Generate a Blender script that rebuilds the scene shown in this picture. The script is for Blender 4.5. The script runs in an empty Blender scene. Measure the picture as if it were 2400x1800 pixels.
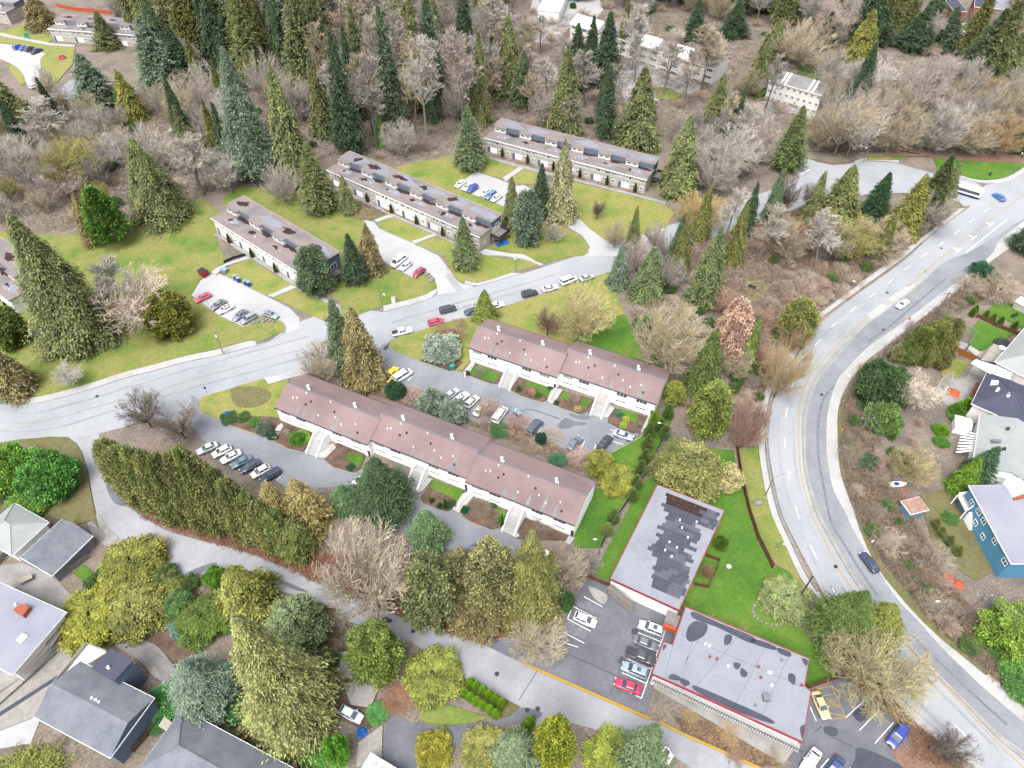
import bpy, bmesh, math, random
import numpy as np
from mathutils import Vector, Matrix
from mathutils.geometry import tessellate_polygon
R = math.radians
sc = bpy.context.scene
# ---------------------------------------------------------------- camera, sky, sun, exposure
CAM_H, PITCH, FPX = 122.0, R(47), 1664.0
cd = bpy.data.cameras.new('camera'); cam = bpy.data.objects.new('camera', cd); sc.collection.objects.link(cam)
cam.location = (0, 0, CAM_H); cam.rotation_euler = (math.pi/2-PITCH, 0, 0)
cd.sensor_width = 36; cd.lens = FPX/2400*36; cd.clip_start = 1; cd.clip_end = 6000
sc.camera = cam
SUN_EL, SUN_AZ = R(62), R(205)
w = bpy.data.worlds.new('World'); sc.world = w; w.use_nodes = True
nt = w.node_tree; sky = nt.nodes.new('ShaderNodeTexSky'); sky.sky_type = 'NISHITA'; sky.sun_disc = False
sky.sun_elevation = SUN_EL; sky.sun_rotation = SUN_AZ; sky.dust_density = 4; sky.air_density = 1.0; sky.ozone_density = 1.0
hs = nt.nodes.new('ShaderNodeHueSaturation'); hs.inputs['Saturation'].default_value = .22   # overcast: a grey-white sky
bg = nt.nodes['Background']; bg.inputs[1].default_value = .15
nt.links.new(sky.outputs[0], hs.inputs['Color']); nt.links.new(hs.outputs[0], bg.inputs[0])
sd = bpy.data.lights.new('sun', 'SUN'); sun = bpy.data.objects.new('sun', sd); sc.collection.objects.link(sun)
sd.energy = 1.5; sd.angle = R(36); sd.color = (1, .965, .92)
sun.rotation_euler = (math.pi/2-SUN_EL, 0, math.pi-SUN_AZ); sun.location = (0, 100, 200)
sc.view_settings.view_transform = 'Standard'; sc.view_settings.look = 'None'
sc.cycles.max_bounces = 6; sc.cycles.diffuse_bounces = 3; sc.cycles.glossy_bounces = 2; sc.cycles.transmission_bounces = 2
sc.view_settings.exposure = 1.44; sc.view_settings.gamma = 1; sc.view_settings.use_curve_mapping = False
# ---------------------------------------------------------------- pixel notes -> ground points
_s = 800/2212
TILE = {f'{c}{r}': (800*c, 600*r, _s) for c in range(3) for r in range(3)}
TILE.update(F=(0, 0, 2400/2212), c=(1120, 270, 440/2212), f=(760, 340, 440/2212), g=(480, 440, 340/2212), a=(1220, 860, 360/2212),
  b=(630, 960, 370/2192), d=(960, 1080, 460/2212), r=(2080, 700, 320/1770), s=(2080, 960, 320/802), t=(0, 0, 300/952),
  u=(2200, 0, 200/1190), v=(1260, 0, 500/1270), w=(1680, 130, 320/1270), p=(1320, 1400, 320/2212), q=(440, 640, 240/2212),
  m=(900, 640, 400/2212), h=(1050, 380, 160/2212))
def px(txt):                       # "01:10,20 30,40 | F:1,2" -> photo positions
    out = []
    for seg in txt.split('|'):
        k, pts = seg.strip().split(':'); ox, oy, s = TILE[k.strip()]
        for p in pts.split():
            x, y = p.split(','); out.append((ox+float(x)*s, oy+float(y)*s))
    return out
ST, CT = math.sin(PITCH), math.cos(PITCH)
def gp(p, z=0.0):                  # photo position -> world point at height z
    dx, dy = p[0]-1200, p[1]-900
    k = (CAM_H-z)/(FPX*ST+dy*CT)
    return Vector((dx*k, (FPX*CT-dy*ST)*k, z))
def G(txt, z=0.0): return [gp(p, z) for p in px(txt)]
def proj(v):
    d = v.y*CT-(v.z-CAM_H)*ST; u = v.y*ST+(v.z-CAM_H)*CT
    return (1200+FPX*v.x/d, 900-FPX*u/d)
def height(b, top):                # height of an upright thing from its foot and its tip
    g = gp(b); best = 1e9; hz = 1
    for i in range(4, 600):
        z = i*.1; q = proj(Vector((g.x, g.y, z))); e = abs(q[1]-top[1])+.15*abs(q[0]-top[0])
        if e < best: best, hz = e, z
    return hz
def mpp(p): dy = p[1]-900; return CAM_H/(FPX*ST+dy*CT)     # metres for one photo pixel, across
# ---------------------------------------------------------------- materials
def lin(c): return tuple(((x/255)/12.92 if x/255 <= .04045 else ((x/255+.055)/1.055)**2.4) for x in c)
K = 2.6
def C(r, g, b): return tuple(x/K for x in lin((r, g, b)))
MATS = {}
def nodes(name):
    m = bpy.data.materials.new(name); m.use_nodes = True; t = m.node_tree; b = t.nodes['Principled BSDF']
    MATS[name] = m; return m, t, b
def N(t, kind, **kw):
    n = t.nodes.new('ShaderNode'+kind)
    for k, v in kw.items(): setattr(n, k, v)
    return n
def pos(t, sc_=1.0, coord='world'):
    if coord == 'world': g = N(t, 'NewGeometry'); o = g.outputs['Position']
    else: g = N(t, 'TexCoord'); o = g.outputs['Object']
    return o
def noise(t, src, scale, detail=4, rough=.6):
    n = N(t, 'TexNoise'); n.inputs['Scale'].default_value = scale; n.inputs['Detail'].default_value = detail; n.inputs['Roughness'].default_value = rough
    t.links.new(src, n.inputs['Vector']); return n.outputs['Fac']
def ramp(t, fac, stops):
    r = N(t, 'ValToRGB'); e = r.color_ramp.elements
    while len(e) < len(stops): e.new(.5)
    for el, (p, c) in zip(e, stops): el.position = p; el.color = (*c[:3], 1) if len(c) >= 3 else (c[0], c[0], c[0], 1)
    t.links.new(fac, r.inputs[0]); return r.outputs[0]
def mixc(t, a, b, fac, mode='MIX'):
    m = N(t, 'Mix', data_type='RGBA', blend_type=mode)
    for sock, v in ((m.inputs[6], a), (m.inputs[7], b)):
        if isinstance(v, tuple): sock.default_value = (*v[:3], 1)
        else: t.links.new(v, sock)
    if isinstance(fac, (int, float)): m.inputs[0].default_value = fac
    else: t.links.new(fac, m.inputs[0])
    return m.outputs[2]
def bump(t, b, fac, strength=.4, dist=.05):
    n = N(t, 'Bump'); n.inputs['Strength'].default_value = strength; n.inputs['Distance'].default_value = dist
    t.links.new(fac, n.inputs['Height']); t.links.new(n.outputs[0], b.inputs['Normal'])
def surf(name, cols, big=.08, fine=1.6, rough=.9, spread=.22, bumpd=.03, coord='world', fineamt=.35, cols2=None):
    """cols: 2-4 base colours mixed by a broad noise; a fine noise varies the value"""
    m, t, b = nodes(name); p = pos(t, coord=coord)
    n1 = noise(t, p, big, 4, .62); n = len(cols)
    st = [(.5-spread+2*spread*i/(n-1) if n > 1 else .5, c) for i, c in enumerate(cols)]
    col = ramp(t, n1, st)
    n2 = noise(t, p, fine, 3, .7)
    v = ramp(t, n2, [(.25, (1-fineamt,)*3), (.75, (1+fineamt,)*3)])
    col = mixc(t, col, v, 1.0, 'MULTIPLY')
    t.links.new(col, b.inputs['Base Color']); b.inputs['Roughness'].default_value = rough; b.inputs['Specular IOR Level'].default_value = .25
    if bumpd: bump(t, b, n2, .6, bumpd)
    return m
def plain(name, c, rough=.6, metal=0, spec=.4, fine=.12, scale=3.0):
    m, t, b = nodes(name); p = pos(t); n2 = noise(t, p, scale, 4, .65)
    v = ramp(t, n2, [(.3, tuple(x*(1-fine) for x in c)), (.7, tuple(x*(1+fine) for x in c))])
    t.links.new(v, b.inputs['Base Color']); b.inputs['Roughness'].default_value = rough; b.inputs['Metallic'].default_value = metal; b.inputs['Specular IOR Level'].default_value = spec
    return m
def tinted(name, rough=.4, coat=0.0, spec=.5, fine=.05):   # colour comes from the object, for paint and the like
    m, t, b = nodes(name); oi = N(t, 'ObjectInfo'); p = pos(t)
    v = ramp(t, noise(t, p, 2.0, 3), [(.3, (1-fine,)*3), (.7, (1+fine,)*3)])
    t.links.new(mixc(t, oi.outputs['Color'], v, 1.0, 'MULTIPLY'), b.inputs['Base Color'])
    b.inputs['Roughness'].default_value = rough; b.inputs['Coat Weight'].default_value = coat; b.inputs['Specular IOR Level'].default_value = spec
    return m
def foliage(name, trans=.2, rough=.7):
    m, t, b = nodes(name); oi = N(t, 'ObjectInfo'); a = N(t, 'Attribute', attribute_name='v'); a2 = N(t, 'Attribute', attribute_name='t')
    p = pos(t)
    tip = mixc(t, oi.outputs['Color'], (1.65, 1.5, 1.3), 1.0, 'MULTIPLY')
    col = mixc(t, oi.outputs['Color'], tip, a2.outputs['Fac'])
    val = ramp(t, a.outputs['Fac'], [(0, (.34,)*3), (1, (1.62,)*3)])  # tip and value range widened to paint crown shade contrast into the colour
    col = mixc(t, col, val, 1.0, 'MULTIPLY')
    big = ramp(t, noise(t, p, .35, 3), [(.3, (.8, .82, .86)), (.7, (1.18, 1.15, 1.05))])
    col = mixc(t, col, big, 1.0, 'MULTIPLY')
    t.links.new(col, b.inputs['Base Color']); b.inputs['Roughness'].default_value = rough; b.inputs['Specular IOR Level'].default_value = .25
    if trans:
        tr = N(t, 'BsdfTranslucent'); t.links.new(col, tr.inputs[0]); mx = N(t, 'MixShader'); mx.inputs[0].default_value = trans
        t.links.new(b.outputs[0], mx.inputs[1]); t.links.new(tr.outputs[0], mx.inputs[2])
        t.links.new(mx.outputs[0], t.nodes['Material Output'].inputs[0])
    return m
surf('litter', [C(124, 118, 106), C(150, 140, 128), C(172, 156, 144), C(130, 126, 104)], big=.12, fine=2.2, bumpd=.25, fineamt=.5)
surf('litter_red', [C(142, 120, 104), C(164, 132, 116), C(176, 134, 114)], big=.2, fine=3, bumpd=.15, fineamt=.45)
surf('soil', [C(96, 80, 70), C(128, 104, 90), C(150, 124, 108)], big=.4, fine=4, bumpd=.08, fineamt=.4)
surf('asphalt', [C(186, 192, 198), C(201, 205, 211), C(210, 213, 218)], big=.05, fine=1.2, spread=.15, fineamt=.07, bumpd=.006)
surf('asphalt_old', [C(176, 178, 184), C(196, 198, 204), C(212, 213, 218)], big=.09, fine=1.5, spread=.2, fineamt=.1, bumpd=.008)
surf('asphalt_dark', [C(118, 120, 130), C(136, 138, 148), C(156, 158, 166)], big=.12, fine=1.5, spread=.2, fineamt=.12, bumpd=.008)
surf('asphalt_worn', [C(128, 130, 140), C(146, 148, 156), C(160, 162, 168)], big=.8, fine=2.5, spread=.2, fineamt=.15, bumpd=.006)
surf('asphalt_mid', [C(150, 154, 164), C(170, 174, 182), C(186, 189, 196)], big=.08, fine=1.3, spread=.2, fineamt=.1, bumpd=.008)
surf('drive', [C(206, 207, 210), C(222, 222, 224), C(230, 230, 230)], big=.07, fine=1.2, spread=.2, fineamt=.06, bumpd=.005)
surf('concrete', [C(205, 204, 202), C(222, 221, 220), C(232, 231, 230)], big=.15, fine=2, spread=.2, fineamt=.08, bumpd=.005)
surf('concrete_old', [C(168, 166, 160), C(190, 188, 184), C(205, 203, 200)], big=.3, fine=2.5, spread=.2, fineamt=.14, bumpd=.01)
surf('kerb', [C(178, 176, 170), C(205, 203, 198)], big=.4, fine=3, fineamt=.15, bumpd=.01)
surf('grass_dry', [C(122, 156, 66), C(156, 170, 84), C(182, 176, 106), C(138, 162, 74)], big=.09, fine=2.0, spread=.2, fineamt=.28, bumpd=.06)
surf('grass', [C(104, 144, 58), C(140, 160, 76), C(170, 168, 98), C(116, 152, 62)], big=.11, fine=2.0, spread=.22, fineamt=.28, bumpd=.06)
surf('grass_green', [C(80, 128, 44), C(102, 148, 50), C(136, 160, 68)], big=.1, fine=2.0, spread=.22, fineamt=.25, bumpd=.06)
surf('grass_olive', [C(116, 120, 72), C(146, 138, 98), C(112, 128, 64)], big=.2, fine=2.5, spread=.22, fineamt=.3, bumpd=.06)
surf('gravel', [C(176, 172, 166), C(205, 200, 194)], big=1.2, fine=6, fineamt=.3, bumpd=.06)
surf('roof_pink', [C(156, 134, 135), C(172, 148, 148), C(182, 158, 157)], big=.12, fine=4, spread=.2, fineamt=.12, bumpd=.02, coord='object')
surf('roof_grey', [C(128, 134, 146), C(146, 151, 162), C(160, 164, 174)], big=.3, fine=4, spread=.2, fineamt=.14, bumpd=.02, coord='object')
surf('roof_light', [C(186, 192, 192), C(202, 208, 208)], big=.3, fine=4, fineamt=.1, bumpd=.02, coord='object')
surf('roof_lav', [C(168, 170, 188), C(184, 186, 202), C(196, 198, 210)], big=.12, fine=3, fineamt=.06, bumpd=.006, coord='object')
surf('roof_tar', [C(140, 138, 146), C(164, 153, 152), C(178, 164, 160), C(150, 146, 150)], big=.16, fine=2, spread=.18, fineamt=.08, bumpd=.006, coord='object')
surf('roof_silver', [C(164, 168, 180), C(182, 186, 198), C(172, 174, 184)], big=.14, fine=2.5, spread=.2, fineamt=.08, bumpd=.006, coord='object')
surf('roof_navy', [C(84, 88, 108), C(100, 104, 124)], big=.5, fine=5, fineamt=.15, bumpd=.03, coord='object')
surf('roof_far', [C(150, 148, 150), C(180, 178, 180)], big=.3, fine=2, fineamt=.15, coord='object')
surf('wet', [C(86, 88, 104), C(104, 106, 120)], big=.3, fine=2, rough=.35, fineamt=.15, bumpd=0)
surf('wet_pale', [C(104, 106, 120), C(126, 128, 142)], big=.4, fine=2, rough=.5, fineamt=.15, bumpd=0)
surf('moss', [C(62, 42, 40), C(88, 62, 56)], big=.8, fine=4, fineamt=.3, bumpd=.03)
surf('puddle', [C(166, 168, 184), C(182, 184, 198)], big=.2, fine=1, rough=.3, fineamt=.05, bumpd=0)
surf('stucco_white', [(.74, .74, .73), (.80, .80, .79)], big=.5, fine=3, fineamt=.04, bumpd=.004, coord='object')
surf('siding_beige', [(.29, .265, .235), (.33, .305, .275)], big=.4, fine=3, fineamt=.05, bumpd=.004, coord='object')
surf('siding_cream', [(.48, .465, .43), (.54, .525, .49)], big=.4, fine=3, fineamt=.05, bumpd=.004, coord='object')
surf('siding_slate', [C(118, 136, 160), C(132, 150, 172)], big=.4, fine=3, fineamt=.05, bumpd=.004, coord='object')
surf('siding_blue', [C(104, 176, 216), C(122, 190, 226)], big=.4, fine=3, fineamt=.04, bumpd=.004, coord='object')
surf('siding_grey', [C(150, 152, 166), C(164, 166, 178)], big=.4, fine=3, fineamt=.06, bumpd=.004, coord='object')
surf('brick_red', [C(190, 100, 72), C(206, 120, 90)], big=1, fine=5, fineamt=.15, coord='object')
surf('wood_brown', [C(110, 72, 56), C(140, 94, 72)], big=.6, fine=4, fineamt=.2, bumpd=.01, coord='object')
surf('wood_orange', [C(176, 110, 48), C(198, 130, 66)], big=.6, fine=4, fineamt=.15, bumpd=.01, coord='object')
surf('wood_pale', [C(196, 186, 174), C(214, 204, 192)], big=.6, fine=4, fineamt=.15, bumpd=.01, coord='object')
surf('wood_grey', [C(140, 134, 130), C(166, 160, 154)], big=.6, fine=4, fineamt=.2, bumpd=.01, coord='object')
surf('stone', [C(150, 148, 146), C(186, 183, 180)], big=.8, fine=3, fineamt=.25, bumpd=.05)
surf('rust_roof', [C(186, 176, 170), C(206, 150, 120), C(196, 188, 184)], big=.7, fine=3, spread=.15, fineamt=.1)
plain('white', (.78, .78, .78), .5); plain('trim_red', C(190, 74, 84), .5); plain('trim_dark', C(70, 72, 84), .5)
plain('glass', (.05, .06, .075), .12, spec=.7, fine=.4, scale=1.5); plain('glass_pale', (.22, .25, .28), .2, spec=.6, fine=.3)
plain('metal', C(178, 180, 184), .45, .5); plain('metal_dark', C(70, 76, 80), .5, .2); plain('pole_wood', C(150, 138, 126), .9); plain('pole_dark', C(88, 84, 78), .9)
plain('door_blue', C(112, 134, 160), .5); plain('paint_white', (.62, .62, .62), .7, fine=.2); plain('paint_yellow', C(222, 178, 60), .7, fine=.15); plain('paint_line', C(206, 196, 168), .8, fine=.15)
plain('tyre', (.02, .02, .022), .8); plain('rim', (.35, .35, .37), .35, .6); plain('lamp_white', (.7, .7, .68), .25); plain('lamp_red', (.35, .02, .02), .3)
plain('tarp_blue', C(40, 130, 220), .5); plain('bin_blue', C(30, 80, 190), .45); plain('bin_lid', C(170, 205, 225), .4); plain('bin_green', C(60, 180, 150), .5); plain('dumpster', C(200, 30, 60), .5); plain('steel_box', C(170, 200, 190), .5)
plain('wire', (.03, .03, .03), .6); plain('orange', C(240, 110, 70), .6); plain('door_dark', (.05, .04, .04), .5); plain('yellow', C(240, 200, 20), .5); plain('skylight', (.6, .63, .66), .25)
tinted('car_paint', .3, .6); tinted('painted', .6)
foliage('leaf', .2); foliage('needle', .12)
m, t, b = nodes('bark'); oi = N(t, 'ObjectInfo'); a = N(t, 'Attribute', attribute_name='v'); vv = ramp(t, a.outputs['Fac'], [(0, (.6,)*3), (1, (1.35,)*3)])
bn = ramp(t, noise(t, pos(t), .6, 4), [(.3, (.75, .76, .8)), (.7, (1.2, 1.15, 1.05))])
t.links.new(mixc(t, mixc(t, oi.outputs['Color'], vv, 1.0, 'MULTIPLY'), bn, 1.0, 'MULTIPLY'), b.inputs['Base Color']); b.inputs['Roughness'].default_value = .9; b.inputs['Specular IOR Level'].default_value = .15
# ---------------------------------------------------------------- object helpers
col = sc.collection
def M(n): return MATS[n]
def mesh(name, V, F, mt=None, smooth=False):
    me = bpy.data.meshes.new(name); me.from_pydata([tuple(v) for v in V], [], F); me.update()
    if mt: me.materials.append(M(mt))
    if smooth: me.polygons.foreach_set('use_smooth', [True]*len(me.polygons))
    return me
def obj(name, me, parent=None, **kw):
    o = bpy.data.objects.new(name, me); col.objects.link(o)
    if parent is not None: o.parent = parent
    for k, v in kw.items():
        if k == 'loc': o.location = v
        elif k == 'rz': o.rotation_euler = (0, 0, v)
        elif k == 'scale': o.scale = v
        elif k == 'color': o.color = (*v[:3], 1)
        else: o[k] = v
    return o
def thing(name, label, cat, loc=(0, 0, 0), rz=0, group=None):
    o = obj(name, None, loc=loc, rz=rz, label=label, category=cat); o.empty_display_size = .5
    if group: o['group'] = group
    return o
def tag(o, label, cat, group=None):
    o['label'] = label; o['category'] = cat
    if group: o['group'] = group
    return o
class MB:                          # gathers boxes, prisms and tubes of one piece
    def __init__(s): s.V, s.F = [], []
    def add(s, V, F): k = len(s.V); s.V += [tuple(v) for v in V]; s.F += [tuple(i+k for i in f) for f in F]; return s
    def box(s, x0, x1, y0, y1, z0, z1):
        return s.add([(x0,y0,z0),(x1,y0,z0),(x1,y1,z0),(x0,y1,z0),(x0,y0,z1),(x1,y0,z1),(x1,y1,z1),(x0,y1,z1)],
                     [(0,3,2,1),(4,5,6,7),(0,1,5,4),(1,2,6,5),(2,3,7,6),(3,0,4,7)])
    def tube(s, p0, p1, r0, r1=None, n=8):
        r1 = r0 if r1 is None else r1; p0, p1 = Vector(p0), Vector(p1); d = (p1-p0).normalized()
        u = d.orthogonal().normalized(); v = d.cross(u); V = []
        for p, r in ((p0, r0), (p1, r1)): V += [p+(u*math.cos(6.2832*i/n)+v*math.sin(6.2832*i/n))*r for i in range(n)]
        return s.add(V, [(i, (i+1) % n, n+(i+1) % n, n+i) for i in range(n)]+[tuple(range(n))[::-1], tuple(range(n, 2*n))])
    def prism(s, P, z0, z1):       # polygon (x,y) extruded upwards; counter-clockwise
        P = [(p[0], p[1]) for p in P]
        if sum(P[i-1][0]*P[i][1]-P[i][0]*P[i-1][1] for i in range(len(P))) < 0: P = P[::-1]
        n = len(P); V = [(x, y, z0) for x, y in P]+[(x, y, z1) for x, y in P]
        tr = tessellate_polygon([[Vector((x, y, 0)) for x, y in P]])
        def up(t):
            a, b2, c = (Vector((*P[i], 0)) for i in t)
            return t if (b2-a).cross(c-a).z > 0 else t[::-1]
        return s.add(V, [tuple(n+i for i in up(t)) for t in tr]+[(i, (i+1) % n, n+(i+1) % n, n+i) for i in range(n)])
    def me(s, name, mt, smooth=False): return mesh(name, s.V, s.F, mt, smooth)
    def build(s, name, mt, parent=None, **kw): return obj(name, s.me(name, mt), parent, **kw)
def smooth(P, n=6, closed=False):  # Catmull-Rom through the points
    P = [Vector((p[0], p[1], 0)) for p in P]; m_ = len(P); out = []
    for i in range(m_ if closed else m_-1):
        p0, p1, p2, p3 = (P[(i-1) % m_] if closed or i else P[0]), P[i], P[(i+1) % m_], (P[(i+2) % m_] if closed or i < m_-2 else P[-1])
        for k in range(n):
            t_ = k/n; out.append(.5*((2*p1)+(p2-p0)*t_+(2*p0-5*p1+4*p2-p3)*t_**2+(3*p1-p0-3*p2+p3)*t_**3))
    if not closed: out.append(P[-1])
    return out
_z = {'a': .010, 'l': .10}
def sheet(name, txt, mt, layer='a', curve=0, label=None, z=None, kind='structure', base=None):
    P = G(txt)
    if curve: P = smooth(P, curve, True)
    if z is None: _z[layer] += .004; z = _z[layer]
    o = MB().prism(P, 0 if base is None else base, z).build(name, mt, kind=kind)
    return o
def ribbon(P, w0, z0, z1, closed=False, off=0.0):   # a strip of width w0 along P (off = centre offset to the left)
    P = [Vector((p[0], p[1], 0)) for p in P]; n = len(P); L, Rr = [], []
    for i in range(n):
        a = P[(i-1) % n] if (closed or i) else P[0]; b2 = P[(i+1) % n] if (closed or i < n-1) else P[-1]
        d = (b2-a).normalized(); q = Vector((-d.y, d.x, 0)); L.append(P[i]+q*(off+w0/2)); Rr.append(P[i]+q*(off-w0/2))
    mb = MB(); V = []
    for l, r_ in zip(L, Rr): V += [(r_.x, r_.y, z0), (l.x, l.y, z0), (l.x, l.y, z1), (r_.x, r_.y, z1)]
    F = []
    for i in range(n if closed else n-1):
        a, b2 = 4*i, 4*((i+1) % n); F += [(a+3, b2+3, b2+2, a+2), (a+2, b2+2, b2+1, a+1), (a, b2, b2+3, a+3)]
    if not closed: F += [(0, 3, 2, 1), (4*n-4, 4*n-3, 4*n-2, 4*n-1)]
    return mb.add(V, F)
def kerb(txt, w0=.18, h=.16, mt='kerb', curve=4, name='kerb'):
    P = G(txt); P = smooth(P, curve) if curve else P
    return ribbon(P, w0, 0, h).build(name, mt, kind='structure')
def line(txt, w0=.14, mt='paint_white', curve=0, z=.10, name='road_marking'):
    P = G(txt); P = smooth(P, curve) if curve else P
    return ribbon(P, w0, z-.004, z).build(name, mt, kind='structure')
def resample(P, step):
    P = [Vector((p[0], p[1], 0)) for p in P]; out = [P[0].copy()]; acc = 0
    for a, b2 in zip(P, P[1:]):
        L = (b2-a).length; t_ = step-acc
        while t_ <= L: out.append(a.lerp(b2, t_/L)); t_ += step
        acc = (acc+L) % step if L else acc
    return out
def dashes(txt, ln, gap, w0=.12, mt="paint_white", z=.10):
    P = resample(smooth(G(txt), 8), .5); n, k = int((ln+gap)/.5), int(ln/.5); i = 0
    while i+k < len(P):
        ribbon(P[i:i+k+1], w0, z-.004, z).build('road_marking', mt, kind='structure'); i += n
def slabs(name, left, right, step, mt='concrete', z=.13, gap=.04):
    """a walk laid in concrete slabs between two edges; each slab a piece of its own"""
    A, B = smooth(G(left), 8), smooth(G(right), 8)
    def even(P, n):
        L = [0]
        for a, b2 in zip(P, P[1:]): L.append(L[-1]+(b2-a).length)
        out = []; j = 0
        for i in range(n+1):
            s = L[-1]*i/n
            while j < len(P)-2 and L[j+1] < s: j += 1
            out.append(P[j].lerp(P[j+1], (s-L[j])/max(L[j+1]-L[j], 1e-6)))
        return out, L[-1]
    n = max(1, int(even(A, 1)[1]/step)); A, B = even(A, n)[0], even(B, n)[0]
    base = MB()
    for i in range(n): base.prism([A[i], A[i+1], B[i+1], B[i]], 0, z-.03)
    root = base.build(name, 'concrete_old', kind='structure'); rnd = random.Random(len(left))
    for i in range(n):
        a, b2, c, d = A[i], A[i+1], B[i+1], B[i]; g = gap/max((b2-a).length, .1)
        q = [a.lerp(b2, g/2), a.lerp(b2, 1-g/2), d.lerp(c, 1-g/2), d.lerp(c, g/2)]
        MB().prism(q, z-.05, z+rnd.uniform(-.006, .006)).build('slab', mt, root)
    return root
# ================================================================ the setting
MB().box(-1500, 1500, -300, 2500, -.5, 0).build('ground', 'litter', kind='structure')
# streets and lots (each sheet a few millimetres above the one before)
sheet('road', '01:-150,860 0,915 60,945 150,960 260,952 400,920 600,862 800,797 1000,745 1200,690 1455,637 1600,598 1750,550 1900,440 2212,330 | m:0,505 200,450 380,405 560,350 690,280 900,200 1160,180 1300,145 1500,90 1700,30 1830,0 | 20:-60,1450 170,1385 440,1278 560,1235 700,1190 760,1150 735,1105 690,1080 712,1000 780,1008 870,1050 970,1072 1060,1065 1170,1045 1380,1055 1500,1090 1650,1130 1790,1150 1900,1180 1960,1230 1900,1330 1820,1335 1790,1310 1700,1275 1500,1250 1300,1250 1100,1270 900,1270 840,1300 700,1370 560,1412 300,1500 100,1570 -60,1640 | m:2212,245 1990,295 1480,465 1130,570 940,610 640,695 380,780 110,868 0,960 | 01:2212,760 1950,765 1700,800 1380,895 1280,950 1290,1010 1200,1100 1000,1060 800,1110 640,1150 600,1300 540,1280 500,1215 440,1172 330,1170 110,1190 0,1210 -150,1240', 'asphalt')
sheet('lane', '01:500,1180 640,1130 650,1400 760,1580 | 02:1000,80 1100,130 1300,185 1500,232 1700,300 1930,392 2000,440 2212,512 | 12:200,590 450,692 700,792 900,850 1190,988 2000,1342 2212,1442 | 22:500,1665 700,1760 | 22:200,1760 0,1620 | 12:2000,1480 1700,1420 1460,1360 1300,1380 1130,1340 1160,1268 840,1100 450,840 0,692 | 02:2170,620 1850,520 1500,420 1300,400 1180,420 1040,300 900,242 750,172 650,95 625,0 | 01:600,1560 575,1400 535,1270', 'asphalt_old')
sheet('driveway', '12:1160,1265 1080,1330 900,1368 700,1390 500,1372 400,1335 330,1290 285,1400 270,1590 280,1700 470,1700 560,1590 700,1545 780,1490 900,1415 1100,1372 1250,1350 1300,1300', 'asphalt_dark', curve=3)
sheet('parking_lot', '12:880,838 1050,815 1280,830 1440,790 1490,640 1540,500 1585,435 1740,480 1920,560 2120,690 2230,640 2150,860 2080,870 2000,1110 2015,1160 1985,1312 1190,985', 'asphalt_dark')
sheet('parking_lot', '22:800,1190 1040,1070 1160,1120 1240,1220 1300,1300 1380,1350 1450,1430 1480,1500 1390,1550 1390,1620 1430,1720 690,1720 720,1500 770,1480', 'asphalt_dark')
sheet('parking_lot', '01:1240,900 1500,1040 1800,1150 2212,1330 | 11:500,1540 700,1600 | d:130,440 600,600 1230,850 | 12:1160,185 1180,300 900,300 700,240 430,160 | 11:60,1500 | 01:1860,1500 1500,1280 1330,1205 1240,1100', 'asphalt_mid')
sheet('parking_lot', '11:240,600 270,570 330,560 340,600 520,680 700,735 800,760 1020,830 1330,940 1560,1010 1700,1040 1900,1140 1990,1070 2000,1100 1840,1212 1742,1277 1600,1300 1460,1260 1280,1160 1140,1090 850,1070 680,950 480,880 300,860 240,720', 'asphalt_mid')
sheet('parking_lot', 'q:40,540 280,160 420,60 500,10 640,0 800,65 1700,505 1830,565 2212,765 2420,980 2400,1210 2115,1310 2090,1180 1980,1030 1640,925 1580,935 1320,1120 1200,1165 1080,1110 640,900 100,570', 'drive')
sheet('driveway', 'f:440,880 590,905 640,980 1020,1148 1340,1300 | m:880,-10 900,45 950,100 1020,140 1160,175 940,240 690,285 692,200 650,90 600,5 | 11:545,105 462,140 330,70 240,10 | f:640,1200', 'drive')
sheet('parking_lot', 'h:850,290 1750,600 2212,780 | 10:1180,1200 1350,1290 1500,1385 1640,1500 1750,1575 1830,1600 1790,1659 1580,1659 1612,1600 1560,1525 1440,1455 1250,1400 | h:1700,1395 190,820 450,600 800,330', 'drive')
sheet('parking_lot', 't:-40,320 100,335 340,395 300,440 310,600 240,665 190,620 165,560 130,510 70,470 -40,420', 'drive')
sheet('far_street', 'v:-20,-40 350,-60 390,60 330,130 200,150 130,230 60,260 -60,240 -60,120', 'drive')
sheet('far_street', 'v:470,480 540,330 640,370 760,430 900,480 1000,520 900,560 700,600 540,640', 'drive')
sheet('far_street', 'w:100,500 470,420 640,440 800,490 940,530 900,610 780,560 600,520 300,560', 'drive')
sheet('far_street', 'u:180,360 220,300 400,330 430,430 560,470 540,560 480,620 300,640 180,560', 'drive')
sheet('far_street', 'u:200,680 280,620 340,700 140,900 60,900 | u:700,900 850,560 960,540 900,760', 'drive')
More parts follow.
